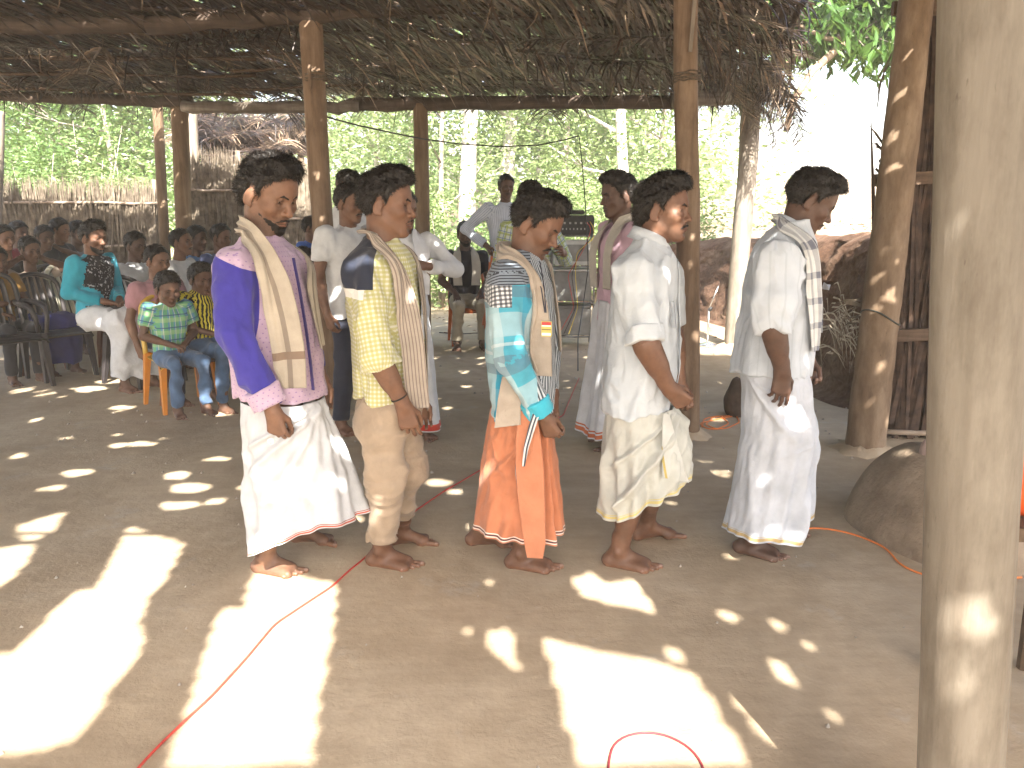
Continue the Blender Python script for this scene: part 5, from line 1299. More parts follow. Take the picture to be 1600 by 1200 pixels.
    p = at(733, 500, 9.42); chair(p[0], p[1], math.radians(-80), 'orange plastic chair under the seated man by the trees', plastic('orange_plastic', (.50, .12, .03)), arms=False)
# ---------------------------------------------------------------- ground, bank
def fbm(x, y, f, o=4, seed=0):
    s = 0; a = 1
    for i in range(o): s = s+a*vnoise((x, y, x*0+seed*3.3), (f*2**i, f*2**i, 1), seed+i); a *= .5
    return s
def ground():
    m = N('mud_floor'); v = m.coord('Object')
    big = m.noise(v, .9, 6, .6, .4); fine = m.noise(v, 9, 8, .65)
    c = m.ramp(big, [(.30, (.385, .300, .205)), (.5, (.445, .358, .255)), (.70, (.495, .412, .308))])
    c = m.mix(.38, c, m.ramp(fine, [(.32, (.62, .60, .58)), (.62, (1, 1, 1))]), 'MULTIPLY')
    sc = m.n('TexVoronoi', feature='DISTANCE_TO_EDGE'); m.l(m.coord('Object', (1, 1, 1)), sc.inputs['Vector']); sc.inputs['Scale'].default_value = 1.3
    patch = m.ramp(m.noise(v, 2.2, 5, .7), [(.60, (0, 0, 0)), (.68, (1, 1, 1))])
    c = m.mix(m.math('MULTIPLY', patch, .35), c, (.46, .43, .38))
    blot = m.ramp(m.noise(v, .55, 4, .7, 1.0), [(.36, (.74, .72, .70)), (.56, (1, 1, 1))]); c = m.mix(.8, c, blot, 'MULTIPLY')
    sw = m.ramp(m.noise(m.coord('Object', (1.2, 9, 1)), 3, 5, .6), [(.35, (.88, .88, .88)), (.65, (1.05, 1.05, 1.05))])
    c = m.mix(.45, c, sw, 'MULTIPLY')
    grit = m.ramp(m.noise(v, 160, 2), [(.66, (1, 1, 1)), (.72, (.62, .60, .58))]); c = m.mix(.35, c, grit, 'MULTIPLY')
    m.color(c); m.rough(m.ramp(fine, [(.3, (.75,)*3), (.7, (.95,)*3)])); m.b.inputs['Specular IOR Level'].default_value = .2
    m.bump(m.math('ADD', m.math('ADD', fine, m.math('MULTIPLY', big, 2)), m.math('MULTIPLY', m.noise(v, 70, 4), .25)), .55, .012)
    # fine near part, coarse far part in one sheet
    xs = np.concatenate([np.linspace(-300, -9, 30), np.linspace(-8.9, 8.9, 180), np.linspace(9, 300, 30)]); ys = np.concatenate([np.linspace(-80, -1, 12), np.linspace(-.9, 13, 150), np.linspace(13.5, 500, 40)])
    X, Y = np.meshgrid(xs, ys, indexing='ij')
    Z = (fbm(X, Y, .8, 3, 1)*.006+fbm(X, Y, 3.0, 2, 5)*.002)*(np.abs(X) < 12)*(np.abs(Y-6) < 14)
    V = np.stack([X, Y, Z], 2).reshape(-1, 3)
    g = link('ground', mesh_np('ground', V, grid_faces(len(xs), len(ys))), m.m); g['kind'] = 'structure'
    # pebbles and crumbs of soil
    G = Geo(); rr = random.Random(5)
    for i in range(420):
        x = rr.uniform(-4, 3.5); y = rr.uniform(1.9, 9); s = rr.choice([.003, .004, .006, .009]) if y < 4.5 else rr.uniform(.008, .016)
        pts = [(x+s*math.cos(a)*rr.uniform(.7, 1.2), y+s*math.sin(a)*rr.uniform(.7, 1.2), 0) for a in (0, 1.25, 2.5, 3.8, 5.0)]
        G.add(pts+[(x+s*.2, y, s*rr.uniform(.5, .9)+.004)], [(i, (i+1) % 5, 5) for i in range(5)])
    p = link('soil_crumbs', G.mesh('soil_crumbs'), noisy('crumb', (.20, .16, .12), (.36, .33, .29), 20)); p['kind'] = 'stuff'; p['label'] = 'small pebbles and crumbs of soil on the floor'
def earth_mat(name, c1, c2, c3):
    m = N(name); v = m.coord('Object'); c = m.ramp(m.noise(v, 1.6, 9, .68, .6), [(.28, c1), (.5, c2), (.72, c3)])
    c = m.mix(.8, c, m.ramp(m.noise(v, 22, 6, .7), [(.35, (.5, .47, .45)), (.6, (1, 1, 1))]), 'MULTIPLY')
    m.color(c); m.rough(.95); m.b.inputs['Specular IOR Level'].default_value = .1
    m.bump(m.math('ADD', m.noise(v, 7, 8, .7), m.math('MULTIPLY', m.noise(v, 40, 5), .3)), 1.0, .05); return m.m
def bank():
    # foot of the bank (ground points of the photo), near right -> far left
    foot = [(5.6, 5.85), (3.6, 5.85), (2.62, 5.95), (2.52, 6.6), (2.85, 8.2), (3.0, 10.4), (2.6, 12.2), (1.6, 13.0), (.4, 14.2), (-1.2, 17)]
    top = [1.25, 1.38, 1.42, 1.38, 1.26, 1.16, 1.08, .95, .6, .15]
    foot = np.array(foot); L = np.r_[0, np.cumsum(np.linalg.norm(np.diff(foot, axis=0), axis=1))]
    n = 300; T = np.linspace(0, L[-1], n); fx = np.interp(T, L, foot[:, 0]); fy = np.interp(T, L, foot[:, 1]); h = np.interp(T, L, top)
    k = np.ones(25)/25; sm = lambda a: np.convolve(np.pad(a, 12, 'edge'), k, 'valid')
    fx, fy, h = sm(fx), sm(fy), sm(h); dx = np.gradient(fx); dy = np.gradient(fy); q = np.hypot(dx, dy); nx, ny = dy/q, -dx/q   # outward: right/back
    flip = np.where(nx*1.0+ny*.6 < 0, -1, 1); nx, ny = nx*flip, ny*flip
    prof = [(-.25, -.05), (-.08, 0.01), (0, .03), (.06, .12), (.10, .28), (.15, .45), (.19, .60), (.26, .74), (.33, .86), (.42, .95), (.55, 1.0), (.8, 1.0), (1.2, .98), (1.7, .90), (2.2, .75)]
    tt = np.linspace(0, len(prof)-1, 90); pr = np.array(prof); po = np.interp(tt, range(len(prof)), pr[:, 0]); pz = np.interp(tt, range(len(prof)), pr[:, 1])
    O, _ = np.meshgrid(po, T); Zr, _ = np.meshgrid(pz, T); O = O; 
    X = fx[:, None]+nx[:, None]*O; Y = fy[:, None]+ny[:, None]*O; Z = Zr*h[:, None]
    P = (X, Y, Z*1.5); rough_ = vnoise(P, 1.6, 3)*.12+vnoise(P, 4, 4)*.07+vnoise(P, 10, 5)*.035+vnoise(P, 24, 6)*.016
    face = np.clip(Zr*6, 0, 1)
    X = X+nx[:, None]*rough_*face; Y = Y+ny[:, None]*rough_*face; Z = Z+rough_*.5*face
    V = np.stack([X, Y, Z], 2).reshape(-1, 3)
    o = link('earth_bank', mesh_np('earth_bank', V, grid_faces(n, 90)), earth_mat('red_earth', (.052, .029, .020), (.135, .080, .055), (.25, .175, .125))); o['kind'] = 'structure'
    # plateau rising behind
    xs = np.linspace(-40, 110, 200); ys = np.linspace(6, 190, 200); X, Y = np.meshgrid(xs, ys, indexing='ij')
    edge = np.interp(Y, [6, 7, 8.2, 10.4, 12.2, 13.0, 14.2, 17, 24, 40, 190], [4.4, 3.0, 3.3, 3.5, 3.2, 2.3, 1.0, -1.0, -4.0, -20, -80])
    d = X-edge; 
    Z = np.clip(d/1.2, 0, 1)*1.0+np.clip(d, 0, 80)*.02+np.clip(Y-14, 0, 150)*.035*np.clip(d/6, 0, 1)
    Z = np.where(d > 0, Z+fbm(X, Y, .35, 4, 9)*.10*np.clip(d, 0, 1), 0)-.14-.2*np.clip(-d, 0, 1)
    V = np.stack([X, Y, Z], 2).reshape(-1, 3); F = grid_faces(200, 200); keep = (d.ravel()[F] > -3).any(1)
    o = link('sandy_slope', mesh_np('sandy_slope', V, F[keep]), earth_mat('sandy_earth', (.22, .15, .10), (.36, .28, .20), (.50, .42, .33))); o['kind'] = 'structure'
    # low mound of beaten mud by the near post
    c = gp(1500, 862); n1, n2 = 80, 44; V = []
    for i in range(n1):
        a = 2*math.pi*i/n1
        for j in range(n2):
            t = j/(n2-1)*1.25; r = min(t, 1)
            z = .43*max(0, 1-r**2.4)**.62-.01-max(0, t-1)*.05; q = r+max(0, t-1)*.25
            V.append((c[0]+math.cos(a)*q*.36*(1+.06*math.sin(a*3)), c[1]+.22+math.sin(a)*q*.50, z))
    V = np.array(V); V[:, 2] += fbm(V[:, 0], V[:, 1], 5, 3, 2)*.012*(V[:, 2] > .02)
    o = link('mud_mound', mesh_np('mud_mound', V, grid_faces(n1, n2, True)), noisy('mound_mud', (.16, .118, .082), (.28, .22, .16), 7, .95, .9, 30, .012, detail=9)); prop(o, 'low rounded mound of beaten mud behind the near post', 'mound')
def litter():
    rr = random.Random(9)
    # dead grass and palm shreds on the bank
    G = Geo()
    for i in range(90):
        b = at(rr.gauss(1325, 32), rr.gauss(505, 26), 5.45+rr.uniform(-.1, .2)); a = rr.uniform(-2.6, .2); L = rr.uniform(.08, .24); d = np.array([math.cos(a)*.9, -.35+rr.uniform(-.2, .2), math.sin(a)*.8])
        p = [b+d*L*t+np.array([0, 0, .05*math.sin(t*3)-.10*t*t]) for t in (0, .35, .7, 1)]; w = np.array([0.004, .002, .006])
        V = []; 
        for k, q in enumerate(p): s = w*(1-k/3.2); V += [q-s, q+s]
        G.add(V, [(0, 1, 3, 2), (2, 3, 5, 4), (4, 5, 7, 6)])
    o = link('dry_grass_tuft', G.mesh('dry_grass_tuft'), noisy('dry_blade', (.20, .17, .12), (.42, .38, .30), 30)); prop(o, 'grey dry grass tuft hanging on the dark bank by the leaning trunk', 'grass tuft'); 
    # dead leaves over the sandy slope, bank top and ground outside
    G = Geo()
    for i in range(2600):
        x = rr.uniform(-7, 9); y = rr.uniform(9.5, 20); s = rr.uniform(.02, .05)
        if x > 2.6: z = 1.25+(x-3)*.02+max(0, y-14)*.035
        else: z = .012
        a = rr.uniform(0, 6.28); ca, sa = math.cos(a)*s, math.sin(a)*s
        G.add([(x-ca, y-sa, z), (x+sa*.5, y-ca*.5, z+s*.4), (x+ca, y+sa, z+s*.2), (x-sa*.5, y+ca*.5, z+s*.15)], [(0, 1, 2, 3)])
    o = link('fallen_leaves', G.mesh('fallen_leaves'), noisy('fallen_leaf', (.16, .09, .05), (.34, .24, .14), 2)); o['kind'] = 'stuff'; o['label'] = 'dry fallen leaves on the ground outside the shelter'
    c = at(1291, 447, 6.1); G = Geo(); G.add([c+[-.035, 0, -.02], c+[.02, -.01, -.03], c+[.035, .01, .01], c+[.0, -.012, .015], c+[-.02, .0, .03]], [(0, 1, 3), (1, 2, 3), (0, 3, 4)])
    prop(link('paper_scrap', G.mesh('paper_scrap'), noisy('paper', (.6, .62, .64), (.7, .7, .7), 20)), 'small white paper scrap lying on the dark earth bank', 'paper')
    c = gp(1148, 648); F = Field(); F.u(ell((0, 0, .10), (.075, .09, .19))); F.disp(lambda P: vnoise(P, 14)*.02); v, q = F.mesh((-.2, -.2, -.05), (.2, .2, .4), .02)
    o = link('stump', mesh_np('stump', v, q), noisy('stump_bark', (.035, .024, .018), (.08, .056, .042), 12, .95, .8, 30, .01)); o.location = c; prop(o, 'dark low stump on the floor beside the coiled orange cable', 'stump')
    c = at(1447, 660, 3.6); F = Field(); F.u(ell((0, 0, 0), (.035, .04, .085))); v, q = F.mesh((-.1, -.1, -.15), (.1, .1, .15), .01)  # unidentified rounded form, drawn as a plain ellipsoid
    o = link('lump', mesh_np('lump', v+A3((0, 0, .085)), q), noisy('pinkish_lump', (.24, .17, .15), (.32, .24, .21), 12)); c[2] = .30; o.location = c+[0.02, 0, 0]; prop(o, 'pinkish rounded lump peeping out beside the near post', 'lump')
    o = empty('water_pot', (at(1612, 690, 2.3)[0], 2.3, .62), 0, 'orange plastic pot just visible past the right side of the near post', 'pot')
    pm = plastic('orange_pot', (.75, .10, .02)); G = Geo(); pts = [(0, 0, z) for z in (0, .02, .10, .2, .26, .28, .31)]; G.tube(pts, [.09, .12, .155, .15, .10, .075, .09], 20); link('pot_body', G.mesh('pot_body', True), pm, o)
    G = Geo(); G.tube([(.088*math.cos(t), .088*math.sin(t), .31) for t in np.linspace(0, 6.283, 20)], .008, 6, False); link('rim', G.mesh('rim', True), pm, o)
    o = empty('wooden_stool', (at(1612, 690, 2.3)[0]+.02, 2.3, 0), 0, 'dark wooden stool under the orange pot', 'stool'); dw = noisy('dark_wood', (.06, .04, .025), (.12, .08, .05), 20)
    G = Geo(); G.box((0, 0, .60), (.34, .34, .04)); link('seat', G.mesh('seat'), dw, o)
    for sx in (-1, 1):
        for sy in (-1, 1): G = Geo(); G.tube([(sx*.13, sy*.13, .58), (sx*.15, sy*.15, 0)], .02, 6); link('leg', G.mesh('leg'), dw, o)

# ---------------------------------------------------------------- timber
def wood_mat(name, c1, c2, c3, ring=None, stretch=(14, 14, 1.2), rough=.75):
    if name in MATS: return MATS[name]
    m = N(name); v = m.coord('Object', stretch); v2 = m.coord('Object')
    c = m.ramp(m.noise(v, 1.0, 8, .65, .3), [(.28, c1), (.5, c2), (.74, c3)])
    st = m.ramp(m.noise(m.coord('Object', (3, 3, 1)), 3.5, 5, .7), [(.38, (.58, .55, .52)), (.58, (1, 1, 1))]); c = m.mix(.7, c, st, 'MULTIPLY')
    fl = m.ramp(m.noise(m.coord('Object', (60, 60, 16)), 1.0, 3), [(.70, (1, 1, 1)), (.76, (.35, .30, .25))]); c = m.mix(.7, c, fl, 'MULTIPLY')
    m.color(c); m.rough(rough); m.b.inputs['Specular IOR Level'].default_value = .25
    m.bump(m.math('ADD', m.noise(v, 1.0, 8, .7), m.math('MULTIPLY', m.noise(v2, 60, 3), .2)), .5, .008)
    MATS[name] = m.m; return m.m
def post(p0, p1, r0, r1, label, mat, group='posts of the shelter', rings=0, name='wooden_post', n=22, square=0.0, seed=1, knots=0):
    """p0 foot, p1 head; slightly crooked, tapering"""
    p0 = np.array(p0, float); p1 = np.array(p1, float); L = np.linalg.norm(p1-p0); m = 60; V = []; rs = np.random.RandomState(seed)
    ax = (p1-p0)/L; a = unit(np.cross(ax, [0, 1, 0.1])); b = np.cross(a, ax)
    ring_t = [(i+.5+.2*rs.rand())/max(1, rings) for i in range(rings)]
    for i in range(m):
        t = i/(m-1); c = p0+(p1-p0)*t-p0; z = t*L
        c = c+a*float(vnoise((np.array([z*1.0]), np.array([seed*1.0]), np.array([0.0])), 1.3, seed)[0])*.010+b*float(vnoise((np.array([z]), np.array([seed+5.0]), np.array([0.0])), 1.3, seed)[0])*.010
        rr = r0+(r1-r0)*t
        for rt in ring_t: rr += .008*math.exp(-((t-rt)*L/.010)**2)-.005*math.exp(-((t-rt)*L/.05)**2)
        for k in range(n):
            th = 2*math.pi*k/n; q = rr*(1+square*math.cos(4*th)*-.08)
            q *= 1+.035*float(_T[(k*3+seed) & 31, int(z*3) & 31, seed & 31])*.6
            V.append(c+a*math.cos(th)*q+b*math.sin(th)*q)
    F = grid_faces(m, n); F = np.concatenate([F, np.stack([np.arange(m-1)*n+n-1, np.arange(1, m)*n+n-1, np.arange(1, m)*n, np.arange(m-1)*n], 1)])
    V = np.array(V, np.float32); o = len(V); V = np.concatenate([V, (np.array([(p1-p0)])+ax*.004).astype(np.float32)])
    Fc = np.array([((m-1)*n+k, (m-1)*n+(k+1) % n, o, o) for k in range(n)])
    me = mesh_np(name, V, F, True)
    G = bpy.data.meshes.new(name)
    fs = [tuple(f) for f in F]+[((m-1)*n+k, (m-1)*n+(k+1) % n, o) for k in range(n)]
    G.from_pydata([tuple(p) for p in V], [], fs); G.polygons.foreach_set('use_smooth', [True]*len(G.polygons)); G.update(); bpy.data.meshes.remove(me)
    # outward normals
    import bmesh
    bm = bmesh.new(); bm.from_mesh(G); bmesh.ops.recalc_face_normals(bm, faces=bm.faces); bm.to_mesh(G); bm.free()
    ob = link(name, G, mat); ob.location = p0; prop(ob, label, 'post', group)
    G2 = Geo(); V2 = []; q = random.Random(seed); jj = [q.uniform(.8, 1.35) for _ in range(20)]
    for rr_, zz in ((r0*.9, .045), (r0*1.12, .036), (r0*1.3, .018), (r0*1.55, .004), (r0*1.7, -.02)):
        for k in range(20): V2.append((math.cos(k*.31416)*rr_*(jj[k] if rr_ > r0*1.2 else 1), math.sin(k*.31416)*rr_*(jj[k] if rr_ > r0*1.3 else 1), zz*jj[(k*3) % 20]))
    G2.add(V2, [(i*20+k, (i+1)*20+k, (i+1)*20+(k+1) % 20, i*20+(k+1) % 20) for i in range(4) for k in range(20)])
    so = link('packed_soil', G2.mesh('packed_soil', True), bpy.data.materials['mud_floor'], ob); so.location = (0, 0, -p0[2]); return ob
ROOF_Z = lambda x, y: 2.80-.02*(np.asarray(y)-5.5)
def thru(pxa, pya, pxb, pyb, Y, za, zb, dYa=0, dYb=0):
    """line through two picture points at depth Y, extended to heights za (low) and zb"""
    A = at(pxa, pya, Y+dYa); B = at(pxb, pyb, Y+dYb); f = lambda z: A+(B-A)*(z-A[2])/(B[2]-A[2]); return f(za), f(zb)
def rope(p, R, n, mat, parent, seed=0, name='rope_binding'):
    G = Geo(); rr = random.Random(seed)
    for i in range(n):
        z = i*.012; G.tube([np.array(p)+np.array([R*math.cos(t), R*math.sin(t), z+.008*math.sin(t*1+rr.random()*3)]) for t in np.linspace(0, 6.283, 17)], .0045, 5, False)
    return link(name, G.mesh(name, True), mat, parent)
def posts():
    br = wood_mat('post_wood', (.085, .056, .036), (.165, .112, .074), (.25, .18, .125)); gy = wood_mat('post_wood_pale', (.13, .11, .088), (.22, .19, .155), (.31, .28, .24)); dk = wood_mat('post_wood_dark', (.10, .065, .04), (.18, .125, .08), (.27, .20, .13))
    bam = wood_mat('bamboo_trunk', (.11, .072, .046), (.185, .13, .086), (.27, .205, .145), stretch=(8, 8, 2.5))
    big = wood_mat('smooth_trunk', (.100, .082, .064), (.155, .137, .112), (.210, .190, .160), stretch=(9, 9, .7), rough=.6)
    L = 'wooden post '
    P = {}
    a, b = thru(523, 640, 490, 90, 6.03, -.05, 2.80); P['left'] = post(a, b, .072, .080, 'sturdy front wooden post left of centre, behind the yellow checked shirt', br, seed=2, square=1)
    a, b = thru(1077, 675, 1072, 60, 5.37, -.05, 2.82); P['mid'] = post(a, b, .078, .074, 'brown front post right behind the man with the rolled sleeve', br, seed=3, square=1)
    a, b = thru(662, 500, 657, 190, 9.2, -.05, 2.62); post(a, b, .082, .080, 'dark far post with small sun flecks standing before the trees', dk, seed=4)
    a, b = thru(1145, 540, 1174, 175, 9.15, -.05, 2.66); P['pale'] = post(a, b, .10, .105, 'pale grey slanting post at the far right corner of the shelter', gy, seed=5)
    a, b = thru(256, 350, 246, 165, 10.2, -.05, 2.75); post(a, b, .06, .06, 'thin leaning post, leftmost of the three at the far left', dk, seed=6)
    a, b = thru(287, 350, 280, 175, 9.3, -.05, 2.60); post(a, b, .085, .090, 'dark thick post, middle one of the three at the far left', dk, seed=7)
    a, b = thru(306, 300, 300, 185, 11.2, -.05, 2.90); post(a, b, .055, .060, 'pale thin post, rightmost of the three at the far left', gy, seed=8)
    a, b = thru(1352, 690, 1431, 0, 5.02, -.05, 2.90); P['lean'] = post(a, b, .122, .092, 'leaning ringed palm trunk against the dark thatched wall', bam, rings=9, seed=9)
    a, b = thru(1497, 1200, 1551, 0, 1.50, -.05, 2.75); P['near'] = post(a, b, .079, .083, 'large smooth greenish trunk post close to the camera at right', big, n=40, seed=10)
    a, b = thru(-6, 340, -4, 280, 10.5, -.05, 2.7); post(a, b, .06, .06, 'thin post at the very left edge before the fence', gy, seed=11)
    # posts behind the camera that carry the near edge of the roof
    rp = noisy('rope', (.05, .04, .03), (.14, .11, .08), 60, .9)
    for key, z in (('left', 2.12), ('mid', 2.42), ('pale', 2.36)):
        o = P[key]; c = at({'left': 492, 'mid': 1073, 'pale': 1172}[key], 128, {'left': 6.03, 'mid': 5.37, 'pale': 9.15}[key]); f = (c[2])
        q = np.array(c)-np.array(o.location); rope(q, .084 if key != 'pale' else .115, 5, rp, o, 3)
    o = P['lean']; c = at(1376, 494, 5.02); G = Geo(); q = c-np.array(o.location)
    G.tube([q+np.array([.112*math.cos(t)+.0, .112*math.sin(t), .018*math.sin(t*2)-.035*math.cos(t)]) for t in np.linspace(0, 6.283, 25)], .006, 5, False); link('wire_loop', G.mesh('wire_loop', True), noisy('wire', (.03, .035, .03), (.06, .06, .05), 20, .5), o)
    G = Geo(); o = P['pale']; q = at(1165, 165, 9.0)-np.array(o.location); q2 = at(1171, 208, 9.0)-np.array(o.location); q2b = at(1176, 160, 9.0)-np.array(o.location); q3 = at(1178, 206, 9.0)-np.array(o.location)
    G.tube([q, q2, q3, q2b], .009, 5); link('tie_strap', G.mesh('tie_strap', True), gy, o)
    G = Geo(); o = P['mid']
    G.box(at(1082, 40, 5.27)-np.array(o.location), (.022, .012, .30), roty(.05)); link('strip', G.mesh('strip'), gy, o)
    o = P['left']; G = Geo(); G.box(at(484, 120, 5.93)-np.array(o.location), (.018, .02, .16)); link('strip', G.mesh('strip'), br, o)

# ---------------------------------------------------------------- the thatched roof
HOLES = []
def hole3(p, r, rz=None):
    """a gap in the thatch that lets the sun fall on the point p"""
    p = np.array(p, float); d = np.array(SUN_DIR); z = 2.93; t = (z-p[2])/(-d[2]); HOLES.append((p[0]-d[0]*t, p[1]-d[1]*t, r if isinstance(r, tuple) else (r, r)))
def roof_xy(p):
    d = np.array(SUN_DIR); t = (2.93-p[2])/(-d[2]); return (p[0]-d[0]*t, p[1]-d[1]*t)
def in_poly(X, Y, poly):
    c = np.zeros(X.shape, bool); n = len(poly)
    for i in range(n):
        x0, y0 = poly[i]; x1, y1 = poly[(i+1) % n]
        if y0 == y1: continue
        m = ((y0 > Y) != (y1 > Y)) & (X < (x1-x0)*(Y-y0)/(y1-y0)+x0); c ^= m
    return c
PATCHES = [
    [(188, 838), (235, 850), (276, 868), (246, 925), (215, 965), (198, 1005), (206, 1040), (160, 1105), (85, 1215), (-120, 1260), (-160, 1100), (-10, 1052), (60, 988), (98, 950), (130, 945), (160, 890)],
    [(394, 900), (444, 903), (474, 925), (523, 934), (512, 1040), (488, 1150), (478, 1260), (240, 1260), (290, 1110), (325, 1000), (345, 978), (372, 975), (378, 945), (388, 925)],
    [(862, 1028), (935, 1046), (1020, 1068), (1110, 1090), (1150, 1150), (1215, 1260), (930, 1260), (890, 1120)],
    [(985, 930), (1005, 925), (1045, 988), (1000, 975), (960, 965), (925, 955), (905, 925), (935, 915), (965, 935)],
    [(775, 1020), (806, 1010), (822, 1085), (790, 1065), (770, 1040)],
    [(0, 870), (35, 868), (25, 895), (-10, 930), (-60, 960), (-60, 890)], [(12, 835), (88, 812), (68, 845), (30, 862), (8, 852)],
    [(1102, 728), (1150, 732), (1148, 755), (1125, 750)], [(1240, 733), (1280, 748), (1252, 745)], [(1205, 1165), (1250, 1195), (1290, 1240), (1220, 1200)],
    [(1225, 1062), (1262, 1075), (1280, 1100), (1278, 1118), (1245, 1095)],
]
ELLS = [  # floor flecks: px, py, half width, half height, strength
    (112, 748, 42, 11), (70, 773, 30, 9), (272, 752, 30, 9), (330, 728, 34, 8), (290, 772, 52, 14), (275, 800, 48, 12), (330, 795, 22, 10), (180, 702, 22, 6), (50, 660, 10, 5), (172, 685, 22, 5), (135, 610, 40, 8), (215, 700, 40, 6),
    (170, 598, 30, 6), (65, 618, 26, 6), (185, 640, 30, 6), (30, 612, 22, 8), (345, 650, 35, 7), (725, 582, 18, 6), (730, 605, 14, 5), (690, 765, 35, 8), (715, 780, 18, 8), (1160, 890, 26, 9), (1185, 882, 20, 9), (1225, 890, 16, 9), (1165, 992, 22, 16),
    (1078, 1060, 24, 24), (742, 1015, 14, 20), (772, 935, 16, 12), (1245, 1010, 22, 14), (1300, 1045, 12, 16), (545, 855, 14, 12), (590, 870, 12, 10), (1130, 660, 26, 6), (1110, 740, 15, 8), (500, 815, 10, 6), (1340, 790, 14, 8), (925, 1180, 8, 10), (1345, 1170, 8, 9),
    (500, 705, 22, 6), (450, 735, 20, 5), (250, 690, 15, 5), (95, 690, 20, 5), (380, 770, 20, 6), (20, 720, 18, 6), (850, 700, 16, 5), (1000, 720, 12, 5), (700, 640, 12, 5)]
BODY = [  # flecks on people and posts: px, py, depth, radius along x, along z
    (535, 692, 3.02, .06, .05), (408, 768, 3.02, .035, .035), (460, 775, 3.02, .04, .03), (525, 768, 3.02, .045, .035), (435, 810, 3.02, .055, .04), (490, 800, 3.0, .05, .03),
    (563, 446, 3.07, .075, .035), (392, 336, 3.15, .02, .015), (645, 490, 3.1, .03, .035), (765, 752, 3.1, .03, .035), (805, 435, 3.1, .03, .02), (808, 590, 3.08, .02, .045), (1056, 352, 3.2, .03, .022), (1035, 372, 3.2, .03, .018), (1062, 372, 3.2, .02, .015),
    (1042, 455, 3.13, .025, .05), (1205, 425, 3.18, .075, .045), (1262, 452, 3.25, .03, .04), (1248, 690, 3.2, .05, .045), (1232, 668, 3.2, .04, .02), (1170, 672, 3.2, .03, .02), (1195, 785, 3.2, .025, .025), (1255, 600, 3.25, .02, .02),
    (1082, 382, 5.3, .03, .02), (1080, 425, 5.3, .022, .02), (1086, 540, 5.3, .025, .035), (1398, 215, 4.93, .035, .03), (1420, 90, 4.93, .01, .02), (1400, 268, 4.93, .055, .02), (1385, 405, 4.93, .03, .03), (1372, 442, 4.93, .045, .022), (1348, 648, 4.93, .06, .035), (1382, 678, 4.95, .02, .03), (1368, 500, 4.93, .015, .02), (1410, 152, 4.93, .018, .012),
    (1500, 1058, 1.42, .055, .05), (1525, 1075, 1.42, .04, .03), (520, 462, 5.35, .09, .05), (530, 520, 5.4, .05, .04), (560, 430, 5.4, .03, .03), (512, 478, 5.4, .04, .03), (680, 470, 5.1, .03, .03), (700, 400, 5.1, .04, .06), (665, 390, 5.1, .05, .04), (925, 440, 5.0, .04, .06), (965, 400, 5.0, .02, .03),
    (940, 610, 5.0, .035, .05), (662, 218, 9.1, .03, .012), (660, 272, 9.1, .03, .012), (655, 300, 9.1, .02, .012), (508, 355, 6, .03, .03), (497, 288, 6, .02, .03), (150, 500, 6.7, .03, .03), (220, 555, 6.6, .03, .04), (320, 565, 5.7, .04, .03), (265, 450, 5.8, .02, .02),
    (232, 500, 5.8, .02, .03), (325, 500, 6.1, .03, .02), (485, 470, 6.8, .04, .04), (155, 385, 6.9, .03, .02), (5, 385, 8.4, .04, .04), (70, 395, 8.6, .04, .03), (25, 480, 7.2, .07, .05), (80, 505, 7.5, .03, .04), (172, 400, 7.8, .05, .02), (760, 755, 3.1, .03, .02), (850, 330, 9, .05, .04),
    (735, 490, 9.2, .04, .03), (1285, 680, 5.5, .03, .05), (1148, 420, 9, .05, .05)]
